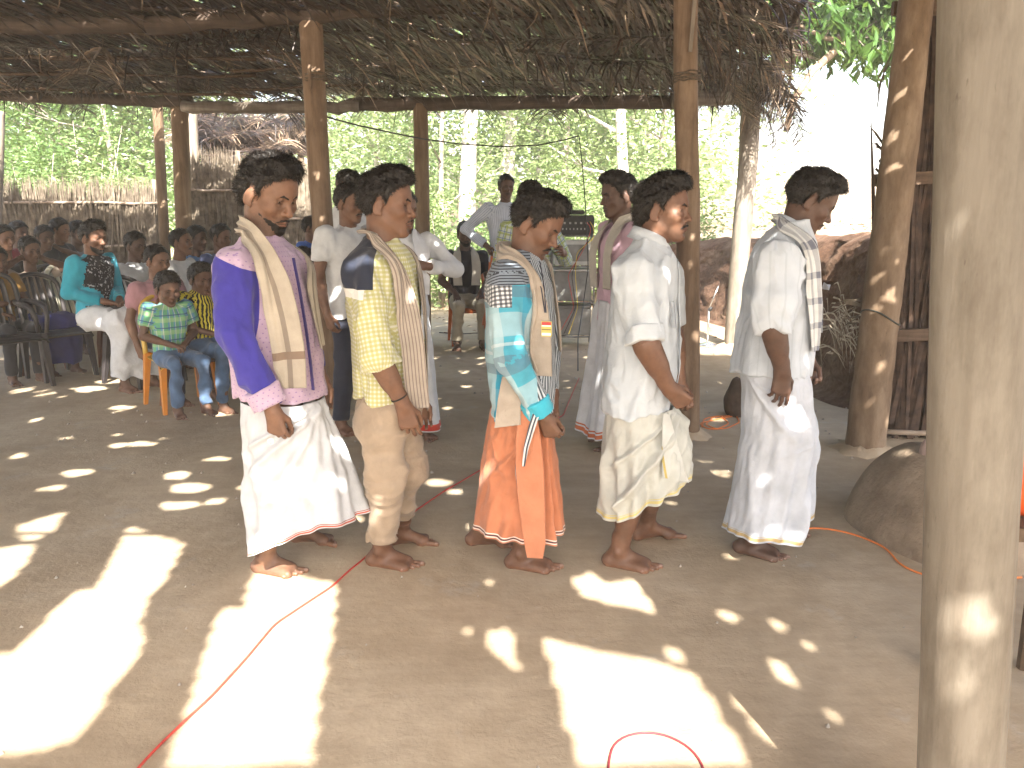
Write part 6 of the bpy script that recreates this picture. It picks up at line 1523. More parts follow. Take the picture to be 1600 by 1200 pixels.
def thatch_sheet(parent, mat):
    h = .022; xs = np.arange(-8.2, 5.4, h); ys = np.arange(-2.3, 9.75, h); X, Y = np.meshgrid(xs, ys, indexing='ij')
    xc = X[:-1, :-1]+h/2; yc = Y[:-1, :-1]+h/2
    xmax = np.where(yc > 5.25, .30*yc+.10+.14*vnoise((yc, yc*0, yc*0), 3, 2)+.05*vnoise((xc, yc, xc*0), 9, 4), 5.2)
    edge = -2.05+.12*vnoise((xc, xc*0, xc*0), 1.1, 6)
    yend = 9.55+.08*vnoise((xc, xc*0+1, xc*0), 3, 6)
    keep = (xc < xmax) & (yc > edge) & (yc < yend)
    for poly in PATCHES:
        keep &= ~in_poly(xc, yc, [roof_xy(gp(px, py)) for px, py in poly])
    for e in ELLS:
        px, py, rx, ry = e[:4]; c = roof_xy(gp(px, py)); g = gp(px, py); ax = abs(gp(px+rx, py)[0]-g[0]); ay = abs(gp(px, py+ry)[1]-g[1])
        kk = .72 if px < 700 else .56; ax = max(ax*kk, .018); ay = max(ay*kk, .020)
        d = ((xc-c[0])/ax)**2+((yc-c[1])/ay)**2+.35*vnoise((xc, yc, xc*0), 14, 8)
        keep &= d > .72
    for px, py, Yd, rx, rz_ in BODY:
        p = at(px, py, Yd); c = roof_xy(p); ay = rz_/math.tan(SUN_EL)*1.0
        d = ((xc-c[0]-(yc-c[1])*-.155)/max(.018, rx*.75))**2+((yc-c[1])/max(.02, ay*.8))**2+.25*vnoise((xc, yc, xc*0), 16, 3)
        keep &= d > 1
    # the thatch is thin towards the far side: slits between the leaves
    rot = (xc*.50+yc*.87, -xc*.87+yc*.50)
    sl = vnoise((rot[0]*3, rot[1]*17, xc*0), 1, 11); thin = vnoise((xc, yc, xc*0), 1.1, 12)
    lim = np.where(yc > 5.0, .47-.18*np.clip(thin, -.5, 1)-.06*np.clip(xc, 0, 2), np.where(yc > 2.6, .86, 2))
    keep &= sl < lim
    Z = ROOF_Z(X, Y)+.13+.02*vnoise((X, Y, X*0), 4, 3)+.012*vnoise((X, Y, X*0), 14, 3)
    idx = np.arange(X.size).reshape(X.shape); I, J = np.nonzero(keep)
    F = np.stack([idx[I, J], idx[I+1, J], idx[I+1, J+1], idx[I, J+1]], 1)
    used = np.unique(F); mp = np.full(X.size, -1); mp[used] = np.arange(len(used)); V = np.stack([X, Y, Z], 2).reshape(-1, 3)[used]
    o = link('thatch_layer', mesh_np('thatch_layer', V, mp[F]), mat, parent); o['kind'] = 'stuff'; return keep
def frond_mesh(seed, one_side=True, L=2.0, nl=46, ll=.62, droop=.10, w=.011, ang=57):
    rr = random.Random(seed); V = []; F = []; CV = []
    def strip(pts, ws):
        n = len(V); CV.extend([rr.choice((.35, .5, .6, .8, 1.0, 1.0, 1.5, 2.4))]*len(pts)*2)
        for p, (a, b, c) in zip(pts, ws): V.append((p[0]-a, p[1]-b, p[2]-c)); V.append((p[0]+a, p[1]+b, p[2]+c))
        for i in range(len(pts)-1): F.append((n+2*i, n+2*i+1, n+2*i+3, n+2*i+2))
    for s in range(12):
        pass
    g = Geo(); g.tube([(L*(t-.5), .03*math.sin(t*3), -.03*math.sin(t*3.14)) for t in np.linspace(0, 1, 9)], [.014-.009*t for t in np.linspace(0, 1, 9)], 5)
    V += g.v; F += g.f; CV.extend([.9]*len(g.v))
    for side in ((1,) if one_side else (1, -1)):
        for layer in ((0, 1) if one_side else (0,)):
            for i in range(nl):
                t = (i+rr.random()*.8)/nl; x = L*(t-.5); a = math.radians(ang+rr.gauss(0, 6)+(9 if layer else 0)); l = ll*(.65+.5*math.sin(t*3.0))*rr.uniform(.75, 1.1)
                d = np.array([math.cos(a), math.sin(a)*side, 0]); tw = rr.uniform(-.6, .6); wv = np.array([-d[1]*math.cos(tw), d[0]*math.cos(tw), math.sin(tw)])*w*rr.uniform(.7, 1.25)
                dr = droop*rr.uniform(-.3, 1.6)*(1 if rr.random() > .07 else 2.6); b = np.array([x, 0, -.005-layer*.02]); bend = rr.gauss(0, .05)
                pts = [b+d*l*s+np.array([bend*s*s, 0, -dr*s*s+rr.gauss(0, .004)]) for s in (0, .3, .65, 1)]
                strip(pts, [tuple(wv*k) for k in (.5, 1, .8, .12)])
    me = bpy.data.meshes.new('palm_frond'); me.from_pydata(V, [], F); me.update(); ca = me.color_attributes.new('Col', 'FLOAT_COLOR', 'POINT'); ca.data.foreach_set('color', np.repeat(np.array(CV, np.float32)[:, None], 4, 1).ravel()); return me
def frond_mats():
    out = []
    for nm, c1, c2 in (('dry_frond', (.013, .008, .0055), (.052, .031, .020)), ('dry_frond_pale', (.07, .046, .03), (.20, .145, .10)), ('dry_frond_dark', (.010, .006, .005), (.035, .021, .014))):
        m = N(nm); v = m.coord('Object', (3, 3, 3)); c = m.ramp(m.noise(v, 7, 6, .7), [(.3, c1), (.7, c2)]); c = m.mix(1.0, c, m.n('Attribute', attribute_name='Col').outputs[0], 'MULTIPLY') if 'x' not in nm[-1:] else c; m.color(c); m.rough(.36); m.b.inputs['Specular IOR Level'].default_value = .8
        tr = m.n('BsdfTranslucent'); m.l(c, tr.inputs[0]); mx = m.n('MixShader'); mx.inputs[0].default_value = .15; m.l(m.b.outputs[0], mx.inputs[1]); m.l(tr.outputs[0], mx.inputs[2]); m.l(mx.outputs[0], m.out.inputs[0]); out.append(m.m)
    return out
def roof():
    r = empty('thatched_roof', (0, 0, 0), 0, 'roof of dry plaited palm leaves on poles over the whole gathering', 'roof')
    fm = frond_mats()
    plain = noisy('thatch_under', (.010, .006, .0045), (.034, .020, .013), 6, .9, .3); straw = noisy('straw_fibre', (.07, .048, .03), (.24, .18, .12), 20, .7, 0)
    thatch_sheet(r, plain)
    rr = random.Random(21); meshes = []
    for k in range(6):
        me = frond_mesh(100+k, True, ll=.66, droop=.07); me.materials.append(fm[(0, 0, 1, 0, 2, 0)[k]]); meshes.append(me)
    loose = []
    for k in range(3):
        me = frond_mesh(200+k, False, L=1.7, nl=40, ll=.5, droop=.16, ang=50); me.materials.append(fm[(0, 1, 2)[k]]); loose.append(me)
    cnt = 0
    def put(me, x, y, z, rz, rx=0, ry=0, s=1.0, nm='palm_frond'):
        nonlocal cnt
        o = bpy.data.objects.new(nm, me); COL.objects.link(o); o.parent = r; o.location = (x, y, z); o.rotation_euler = (rx, ry, rz); o.scale = (s, s, s); cnt += 1; return o
    y = 5.15
    while y < 9.5:
        x = -6.8+rr.random()*.6; xm = .30*y+.1
        while x < xm-.85:
            put(rr.choice(meshes), min(x+.5, xm-.92), y+rr.gauss(0, .04), float(ROOF_Z(x, y))+.07+rr.uniform(-.03, .04), rr.gauss(.03, .07), rr.uniform(-.05, .04), rr.gauss(0, .02), rr.uniform(.9, 1.08))
            x += rr.uniform(.92, 1.25)
        y += .34
    for yy in (-.4, .7, 1.8, 2.9, 4.1):
        for xx in (-6, -4.2, -2.2, -.3, 1.6, 3.4):
            q = roof_xy((0, 0, 0))
            # stay clear of the gaps that light the floor
            ok = True
            for poly in PATCHES[:3]:
                R2 = [roof_xy(gp(a, b)) for a, b in poly]; cx = sum(p[0] for p in R2)/len(R2); cy = sum(p[1] for p in R2)/len(R2)
                if abs(xx-cx) < 1.5 and abs(yy+.3-cy) < 1.6: ok = False
            if ok: put(meshes[0], xx, yy, float(ROOF_Z(xx, yy))+.16, 0.02)
    # loose, hanging ones at the far and the right-hand eave
    for i in range(16): 
        yy = 5.6+i*.27; xm = .30*yy+.02
        put(loose[i % 3], xm-.45+rr.uniform(-.12, .12), yy, float(ROOF_Z(0, yy))+.04-rr.random()*.04, rr.uniform(-.5, .5), rr.uniform(-.15, .15), rr.uniform(.05, .30), rr.uniform(.55, .8))
    for i in range(7):
        put(loose[i % 2], 2.40+rr.uniform(-.35, .25), 8.6+rr.uniform(-.5, .6), 2.66+rr.uniform(-.05, .1), rr.uniform(-.6, .6), 0, rr.uniform(.5, 1.25), rr.uniform(.35, .6))
    for i in range(15):
        put(rr.choice(loose), -6.6+i*.62+rr.uniform(-.2, .2), 9.35+rr.uniform(-.1, .1), 2.70, 1.57+rr.uniform(-.4, .4), 0, rr.uniform(.05, .25), rr.uniform(.45, .7))
    for i in range(12):
        put(rr.choice(loose), rr.uniform(-5, 1.5), rr.uniform(5.6, 8.6), 2.74, rr.uniform(0, 6.28), 0, rr.uniform(-.1, .15), rr.uniform(.5, .8))
    # stray fibres hanging down
    G = Geo()
    for i in range(420):
        x, y = (rr.uniform(-5.5, 2.4), rr.uniform(5.3, 9.5)) if i < 240 else (2.85+rr.gauss(-.15, .16), 9.0+rr.gauss(0, .3)) if i < 340 else (rr.uniform(-5.5, 2.8), 9.5)
        if x > .3*y+.2: x = .3*y
        L = abs(rr.gauss(.10, .09))+.03 if i < 240 else rr.uniform(.1, .5) if i < 340 else rr.uniform(.04, .2); z = float(ROOF_Z(x, y))+.05; dx, dy = rr.gauss(0, .35)*L, rr.gauss(0, .35)*L; w = rr.uniform(.002, .005)
        G.add([(x-w, y, z), (x+w, y, z), (x+dx*.4+w, y+dy*.4, z-L*.6), (x+dx*.4-w, y+dy*.4, z-L*.6), (x+dx, y+dy, z-L)], [(0, 1, 2, 3), (3, 2, 4)])
    o = link('hanging_fibres', G.mesh('hanging_fibres'), straw, r); o['kind'] = 'stuff'
    # carrying timber
    dk = wood_mat('beam_wood', (.03, .022, .018), (.07, .05, .038), (.14, .11, .09), stretch=(1.2, 14, 14)); pale = wood_mat('beam_wood_grey', (.09, .072, .056), (.18, .155, .13), (.34, .31, .27), stretch=(1.2, 14, 14)); bt = wood_mat('batten_wood', (.04, .026, .018), (.085, .055, .036), (.15, .10, .07), stretch=(1.2, 20, 20))
    def beam(nm, a, b, ra, rb, mat, seed=0, n=12):
        g = Geo(); a = np.array(a, float); b = np.array(b, float); q = random.Random(seed)
        g.tube([a+(b-a)*t+np.array([0, 0, q.gauss(0, .008)]) for t in np.linspace(0, 1, 18)], [ra+(rb-ra)*t+q.gauss(0, .0025) for t in np.linspace(0, 1, 18)], n); return link(nm, g.mesh(nm, True), mat, r)
    A = at(-30, 148, 9.25); B = at(300, 160, 9.25); beam('beam', A, B, .055, .06, dk, 1)
    A = at(285, 168, 9.12); B = at(560, 166, 9.12); beam('beam', A, B, .062, .066, pale, 2)
    A = at(545, 164, 9.2); B = at(1062, 158, 9.2); beam('beam', A, B, .072, .075, dk, 3)
    A = at(1050, 158, 9.05); B = at(1194, 146, 9.05); beam('beam', A, B, .078, .088, pale, 4)
    A = at(230, 38, 6.0); B = at(1130, -22, 6.0); beam('beam', A, B, .062, .058, dk, 5)
    beam('beam', (-6.5, 6.0, 2.78), A, .06, .062, dk, 6)
    beam('beam', (-6.5, 1.5, 2.80), (4.9, 1.5, 2.80), .06, .06, dk, 7)
    for i, (pa, pb, Y) in enumerate(((60, 22, 6.75), (86, 66, 7.35), (112, 88, 7.95), (142, 128, 8.75))):
        L_ = at(360, pa, Y); R_ = at((1208, 1200, 1262, 1242)[i], (0+12, 52, 65, 90)[i], (5.9, 6.9, 7.3, 8.0)[i]) if False else at((1200, 1208, 1262, 1242)[i], pb-(16, 12, 22, 32)[i], Y)
        beam('batten', L_, R_, .016, .013, bt, 20+i, 8)
    for i in range(4): beam('batten', (-6.6, 6.4+i*.8, 2.76), at(400, (50, 92, 120, 150)[i], 6.4+i*.8), .017, .015, bt, 40+i, 8)
    for i in range(3): beam('batten', (-6.6, .4+i*1.7, 2.84), (4.9, .4+i*1.7, 2.84), .017, .015, bt, 50+i, 8)
    for i, (px0, px1) in enumerate(((160, 120), (620, 570), (950, 1010), (1185, 1290))):   # rafters running away from the camera
        a = at(px0, 150, 9.2); a[2] = 2.72; b = np.array([a[0]*.62 if i < 3 else 1.75, 5.0, 2.86]); beam('rafter', a, b, .028, .026, dk, 60+i, 8)
    print('roof fronds', cnt)
    return r, fm, loose

def thatch_wall(name, p0, p1, h, label, cols, seed, lean=0, dens=90, battens=(.35, .8), top_rag=.12, group=None, thick=.10, w=.012, cat='fence', zb=0.0):
    """wall of upright dry palm leaves between p0 and p1, with battens"""
    r = empty(name, (*p0, zb), 0, label, cat, group); rr = random.Random(seed); p0 = np.array(p0, float); p1 = np.array(p1, float); L = np.linalg.norm(p1-p0); d = (p1-p0)/L; nrm = np.array([d[1], -d[0]])
    G = Geo()
    for lay in range(3):
        for row in range(3 if h > 1 else 2):
            zb0 = h*row/3.2
            for i in range(int(L*dens)):
                u = rr.random()*L; z0 = zb0+rr.uniform(-.05, .15); z1 = min(h+rr.uniform(-top_rag, top_rag), z0+rr.uniform(.5, .9)*h); a = max(-.12, min(.12, rr.gauss(0, .07))); o = (lay-1)*thick*.4+rr.uniform(-.02, .02)
                b = d*u+nrm*o; t = b+d*math.tan(a)*(z1-z0)+nrm*rr.gauss(0, .02); ww = w*rr.uniform(.5, 1.3); m_ = (b+t)/2+nrm*rr.gauss(.01, .02)
                tw = rr.uniform(-.7, .7); dx = (d*math.cos(tw)+nrm*math.sin(tw))*ww
                G.add([(*(b-dx), max(0, z0)), (*(b+dx), max(0, z0)), (*(m_+dx), (z0+z1)/2), (*(m_-dx), (z0+z1)/2), (*t, z1)], [(0, 1, 2, 3), (3, 2, 4)])
    o = link('palm_leaves', G.mesh('palm_leaves'), cols, r); o['kind'] = 'stuff'
    bt = wood_mat('fence_batten', (.14, .10, .07), (.27, .21, .16), (.42, .36, .29), stretch=(2, 14, 14))
    for f in battens:
        G = Geo(); ang = rr.gauss(0, .01); n2 = nrm*(thick*.5+.02)
        G.tube([(*(d*L*t+n2), f*h+ang*L*t+rr.gauss(0, .006)) for t in np.linspace(-.03, 1.03, 9)], .018, 7); link('batten', G.mesh('batten', True), bt, r)
    n = max(2, int(L/1.6)+1)
    for i in range(n):
        G = Geo(); q = d*L*i/(n-1)-nrm*(thick*.5+.03); G.tube([(*q, 0), (*q, h*1.02)], [.035, .03], 8); link('stake', G.mesh('stake', True), bt, r)
    return r
def leafmat(name, c1, c2, c3, tr=.35, rough=.45):
    m = N(name); v = m.coord('Object'); 
    c = m.ramp(m.noise(v, 3.0, 4, .7), [(.3, c1), (.5, c2), (.7, c3)]); m.color(c); m.rough(rough)
    t = m.n('BsdfTranslucent'); m.l(m.mix(.5, c, (.22, .34, .05), 'MIX'), t.inputs[0]); mx = m.n('MixShader'); mx.inputs[0].default_value = tr
    m.l(m.b.outputs[0], mx.inputs[1]); m.l(t.outputs[0], mx.inputs[2]); m.l(mx.outputs[0], m.out.inputs[0]); return m.m
def leaf_cloud(pts, size, rs, hang=0.0, aspect=.38, fold=True):
    """one bent leaf per point"""
    n = len(pts); d = rs.randn(n, 3); d[:, 2] = d[:, 2]*.5-hang; d /= np.linalg.norm(d, axis=1)[:, None]
    u = rs.randn(n, 3); s = np.cross(d, u); s /= np.linalg.norm(s, axis=1)[:, None]+1e-6; nn = np.cross(d, s)
    l = (size*(.6+.7*rs.rand(n)))[:, None]; w = l*aspect
    a = pts; b = pts+d*l*.45+s*w*.5+nn*w*.12; c = pts+d*l; e = pts+d*l*.45-s*w*.5+nn*w*.12; mid = pts+d*l*.5
    V = np.stack([a, b, c, e], 1).reshape(-1, 3); k = np.arange(n)*4
    return V, np.stack([k, k+1, k+2, k+3], 1)
def tree(x, y, h, label, crown_r, n_leaf, leaf, barkm, leafm, seed, trunk_r=.09, lean=(0, 0), crown_base=.35, z0=0.0, group='trees behind the shelter', cat='tree', limbs=7, hang=.2, flat=1.0, name='tree', aspect=.4):
    rs = np.random.RandomState(seed); rr = random.Random(seed); r = empty(name, (x, y, z0), 0, label, cat, group); G = Geo(); ends = []
    tp = [np.array([lean[0]*t*t*h+.05*h*math.sin(t*4+seed)*.35, lean[1]*t*h+.04*h*math.sin(t*5+seed*2)*.3, t*h*.92]) for t in np.linspace(0, 1, 10)]
    G.tube(tp, [trunk_r*(1.25-t*.25 if t < .1 else 1.2-1.0*t) for t in np.linspace(0, 1, 10)], 9, rnd=.12, seed=seed)
    for i in range(limbs):
        t = crown_base*.8+(1-crown_base*.8)*(i+.5)/limbs; k = t*9; b = tp[int(k)]+(tp[min(9, int(k)+1)]-tp[int(k)])*(k-int(k)); a = rr.uniform(0, 6.28); L = crown_r*rr.uniform(.6, 1.05)*(1.1-.4*t)
        e = b+np.array([math.cos(a)*L, math.sin(a)*L, L*rr.uniform(.2, .8)]); m1 = (b+e)/2+np.array([rr.gauss(0, .1), rr.gauss(0, .1), -.08*L]); G.tube([b, m1, e], [trunk_r*.42*(1.1-t*.6), trunk_r*.26*(1.1-t*.6), .01], 6, rnd=.1); ends += [e, m1*.4+e*.6]
        for j in range(2):
            a2 = a+rr.uniform(-1, 1); e2 = m1+np.array([math.cos(a2), math.sin(a2), rr.uniform(.1, .9)])*L*.5; G.tube([m1, e2], [trunk_r*.18, .006], 5); ends.append(e2)
    ends.append(tp[-1]); link('trunk', G.mesh('trunk', True), barkm, r)
    E = np.array(ends); ncl = max(14, int(n_leaf/55)); C = E[rs.randint(0, len(E), ncl)]+rs.randn(ncl, 3)*crown_r*.26*np.array([1, 1, .8*flat]); cr = crown_r*(.10+.16*rs.rand(ncl))
    I = rs.randint(0, ncl, n_leaf); pts = C[I]+rs.randn(n_leaf, 3)*cr[I][:, None]*np.array([1, 1, .75])
    pts = pts[pts[:, 2] > .05]
    V, F = leaf_cloud(pts, leaf, rs, hang, aspect); o = link('crown', mesh_np('crown', V, F, False), leafm, r); return r
def shrub(x, y, h, label, n, leaf, mat, seed, z0=0.0, wide=.6, group='bushes behind the shelter', barkm=None):
    rs = np.random.RandomState(seed); rr = random.Random(seed); r = empty('bush', (x, y, z0), 0, label, 'bush', group); G = Geo()
    tips = []
    for i in range(7):
        a = rr.uniform(0, 6.28); e = np.array([math.cos(a)*wide*rr.uniform(.2, .9), math.sin(a)*wide*rr.uniform(.2, .9), h*rr.uniform(.6, 1)]); G.tube([(0, 0, 0), e*.5+np.array([0, 0, .1]), e], [.018, .012, .004], 5); tips.append(e); tips.append(e*.6)
    link('stem', G.mesh('stem', True), barkm, r); E = np.array(tips); C = E[rs.randint(0, len(E), max(10, n//40))]+rs.randn(max(10, n//40), 3)*wide*.25
    I = rs.randint(0, len(C), n); pts = C[I]+rs.randn(n, 3)*wide*.16; pts = pts[pts[:, 2] > .02]; V, F = leaf_cloud(pts, leaf, rs, .1, .42); link('foliage', mesh_np('foliage', V, F, False), mat, r)
def vegetation():
    bk = noisy('bark', (.16, .13, .11), (.38, .34, .30), 9, .9, .6, 30, .01, (1, 1, .4)); bkw = noisy('bark_pale', (.34, .31, .28), (.55, .52, .48), 9, .9, .5, 30, .01, (1, 1, .4))
    g1 = leafmat('leaf_bright', (.13, .19, .07), (.20, .27, .11), (.28, .35, .16)); g2 = leafmat('leaf_mid', (.06, .12, .04), (.11, .19, .06), (.17, .25, .09)); g3 = leafmat('leaf_blue', (.07, .13, .08), (.11, .19, .12), (.17, .27, .16)); gl = leafmat('leaf_glossy', (.030, .075, .015), (.055, .12, .025), (.09, .17, .04), .4, .3)
    T = [  # px of the trunk foot, depth, height, crown radius, leaves, kind
        (20, 15.0, 7.0, 2.6, 7000, g3, bkw, .13, 'blue-green tree with a forked pale trunk at the far left edge', (-.02, 0), .30),
        (105, 17.0, 6.5, 2.4, 8000, g2, bk, .07, 'bushy green tree with a thin pale stem behind the leaf fence', (.0, 0), .16),
        (180, 14.5, 5.5, 1.9, 8000, g2, bk, .06, 'dense green tree right of the thin stem behind the leaf fence', (.02, 0), .15),
        (235, 18.0, 6.5, 2.2, 6000, g1, bk, .08, 'yellowish green tree behind the three far-left posts', (0, 0), .2),
        (600, 20.0, 8.0, 2.6, 5200, g1, bkw, .10, 'pale trunk tree seen just left of the dark far post', (0, 0), .25),
        (700, 15.0, 7.5, 2.4, 3600, g1, bk, .05, 'thin dark-stemmed tree right beside the dark far post', (.03, 0), .2),
        (742, 16.0, 9.0, 2.6, 3600, g1, bkw, .17, 'thick sunlit white trunk, left of the pair behind the laughing man', (.0, 0), .45),
        (788, 17.5, 9.0, 2.6, 3600, g2, bkw, .16, 'thick sunlit white trunk, right of the pair behind the laughing man', (.035, 0), .45),
        (868, 18.0, 8.0, 2.4, 4600, g1, bk, .09, 'slanting brown-stemmed tree above the amplifier', (.05, 0), .3),
        (905, 21.0, 8.0, 2.8, 6000, g2, bk, .08, 'green tree behind the hanging wire', (0, 0), .2),
        (972, 16.5, 8.0, 2.3, 5200, g1, bkw, .13, 'straight pale trunk behind the man in the pink shirt', (0, 0), .3),
        (1035, 19.0, 7.5, 2.6, 6000, g1, bk, .07, 'light green tree just left of the brown front post', (.02, 0), .18),
        (650, 25.0, 9.0, 3.2, 5200, g2, bk, .10, 'hazy green tree in the second row behind the dark far post', (0, 0), .15),
        (840, 26.0, 9.0, 3.4, 6500, g1, bk, .10, 'hazy green tree in the second row behind the slanting one', (0, 0), .15),
        (1000, 27.0, 9.0, 3.2, 6000, g1, bk, .10, 'hazy green tree in the second row behind the pale trunk', (0, 0), .15),
        (-70, 19.0, 8.0, 3.0, 7000, g3, bk, .12, 'tree whose boughs reach in from beyond the left edge', (0, 0), .2),
        (300, 22.0, 7.5, 2.8, 6000, g1, bk, .09, 'far light green tree seen above the low brown hut roof', (0, 0), .2)]
    for i, (px, Y, h, cr, n, lm, bm, tr, lab, ln, cb) in enumerate(T):
        p = at(px, 400, Y); tree(p[0], Y, h, lab, cr, int(n*1.7), (.115 if Y < 18 else .15), bm, lm, 300+i, tr, ln, cb)
    S = [(610, 13.5, 1.5, g1), (690, 13.0, 1.6, g1), (735, 14.5, 1.3, g2), (830, 14.0, 1.7, g1), (880, 15.0, 2.0, g1), (930, 13.2, 1.9, g1), (1010, 14.5, 2.0, g2), (1060, 13.6, 1.7, g1), (860, 17, 2.6, g1), (640, 17, 2.4, g2), (960, 18, 2.8, g1), (60, 13.0, 2.6, g2), (140, 13.2, 2.9, g2), (200, 13.0, 2.5, g1)]
    labs = ['low bush left of the dark far post', 'bush at the foot of the thin dark stem', 'small bush between the two white trunks', 'bush behind the green checked shirt', 'tall bush above the amplifier', 'bright bush behind the hanging wire', 'bush behind the head of the man with the rolled sleeve', 'bush beside the brown front post', 'tallest bush behind the amplifier', 'bush left of the white trunks, farther off', 'far bush behind the man in pink', 'leftmost bush peeping over the leaf fence', 'middle bush peeping over the leaf fence', 'rightmost bush peeping over the leaf fence']
    for i, (px, Y, h, m) in enumerate(S):
        p = at(px, 400, Y); shrub(p[0], Y, h, 'green '+labs[i], 2600, .085, m, 400+i, wide=.75 if h < 2.3 else 1.0, barkm=bk)
    # low scrub that nobody could count, and the far wood
    rs = np.random.RandomState(5); n = 9000; px = rs.uniform(480, 1100, n); Y = rs.uniform(12.5, 22, n); X = (px-800)/1280*Y*1.02; pts = np.stack([X, Y, np.abs(rs.randn(n))*.28+.02], 1); V, F = leaf_cloud(pts, .12, rs, .1, .4)
    o = link('undergrowth', mesh_np('undergrowth', V, F, False), g1); o['kind'] = 'stuff'; o['label'] = 'low leafy undergrowth beneath the trees'
    n = 26000; X = rs.uniform(-60, 9, n); Y = rs.uniform(30, 44, n)+np.abs(X)*.2; Z = rs.rand(n)*9*(.7+.3*np.sin(X*.7)); pts = np.stack([X, Y, Z], 1); V, F = leaf_cloud(pts, .55, rs, .1, .5)
    o = link('distant_wood', mesh_np('distant_wood', V, F, False), g1); o['kind'] = 'stuff'; o['label'] = 'hazy far wood behind the trees'
    # mango boughs at the top right
    r = empty('mango_tree', (6.2, 11.8, 1.2), 0, 'big-leaved tree whose hanging boughs fill the top right corner', 'tree'); base = np.array([6.2, 11.8, 1.2]); G = Geo(); rr = random.Random(77); ends = []
    fork = at(1480, -60, 11.0)-base; G.tube([(0, 0, 0), (.1, -.2, 1.2), fork], [.22, .19, .15], 12, rnd=.1)
    limbs = [[(1480, -60, 11), (1400, 20, 9.8), (1325, 62, 9.2), (1270, 110, 8.9), (1238, 160, 8.9), (1228, 205, 8.9)], [(1480, -60, 11), (1380, -40, 9.5), (1290, -30, 8.9), (1210, -10, 8.8)], [(1400, 20, 9.8), (1380, 60, 9.6), (1350, 85, 9.6)], [(1325, 62, 9.2), (1290, 60, 9.0), (1250, 40, 9.0), (1215, 30, 9.0)], [(1480, -60, 11), (1440, 20, 10), (1410, 60, 9.7)]]
    for li, L_ in enumerate(limbs):
        P_ = [at(*q)-base for q in L_]; G.tube(P_, np.linspace(.05 if li < 2 else .028, .012 if li else .03, len(P_)), 8, rnd=.15, seed=li)
        if li: ends += P_[1:]
        else: ends += P_[1:3]
    link('trunk', G.mesh('trunk', True), noisy('bark_mango', (.13, .09, .06), (.30, .22, .16), 8, .9, .6, 25, .01), r)
    rs = np.random.RandomState(6); E = []
    for i in range(300):
        px = rs.uniform(1180, 1470); lim = np.interp(px, [1180, 1215, 1260, 1300, 1350, 1400, 1470], [10, 70, 85, 75, 85, 95, 90]); py = rs.uniform(-120, lim-12); E.append(at(px, py, rs.uniform(8.8, 10.4))-base)
    E = np.array(E)
    I = rs.randint(0, len(E), 9500); pts = E[I]+rs.randn(len(I), 3)*.13; V, F = leaf_cloud(pts, .19, rs, 1.2, .30)
    link('crown', mesh_np('crown', V, F, False), gl, r)
    G = Geo()
    for e in E:
        q = min(ends, key=lambda s: np.linalg.norm(s-e)); G.tube([q, (q+e)/2+np.array([0, 0, .05]), e], [.008, .006, .003], 4)
    link('twigs', G.mesh('twigs'), bpy.data.materials['bark'], r)['kind'] = 'stuff'
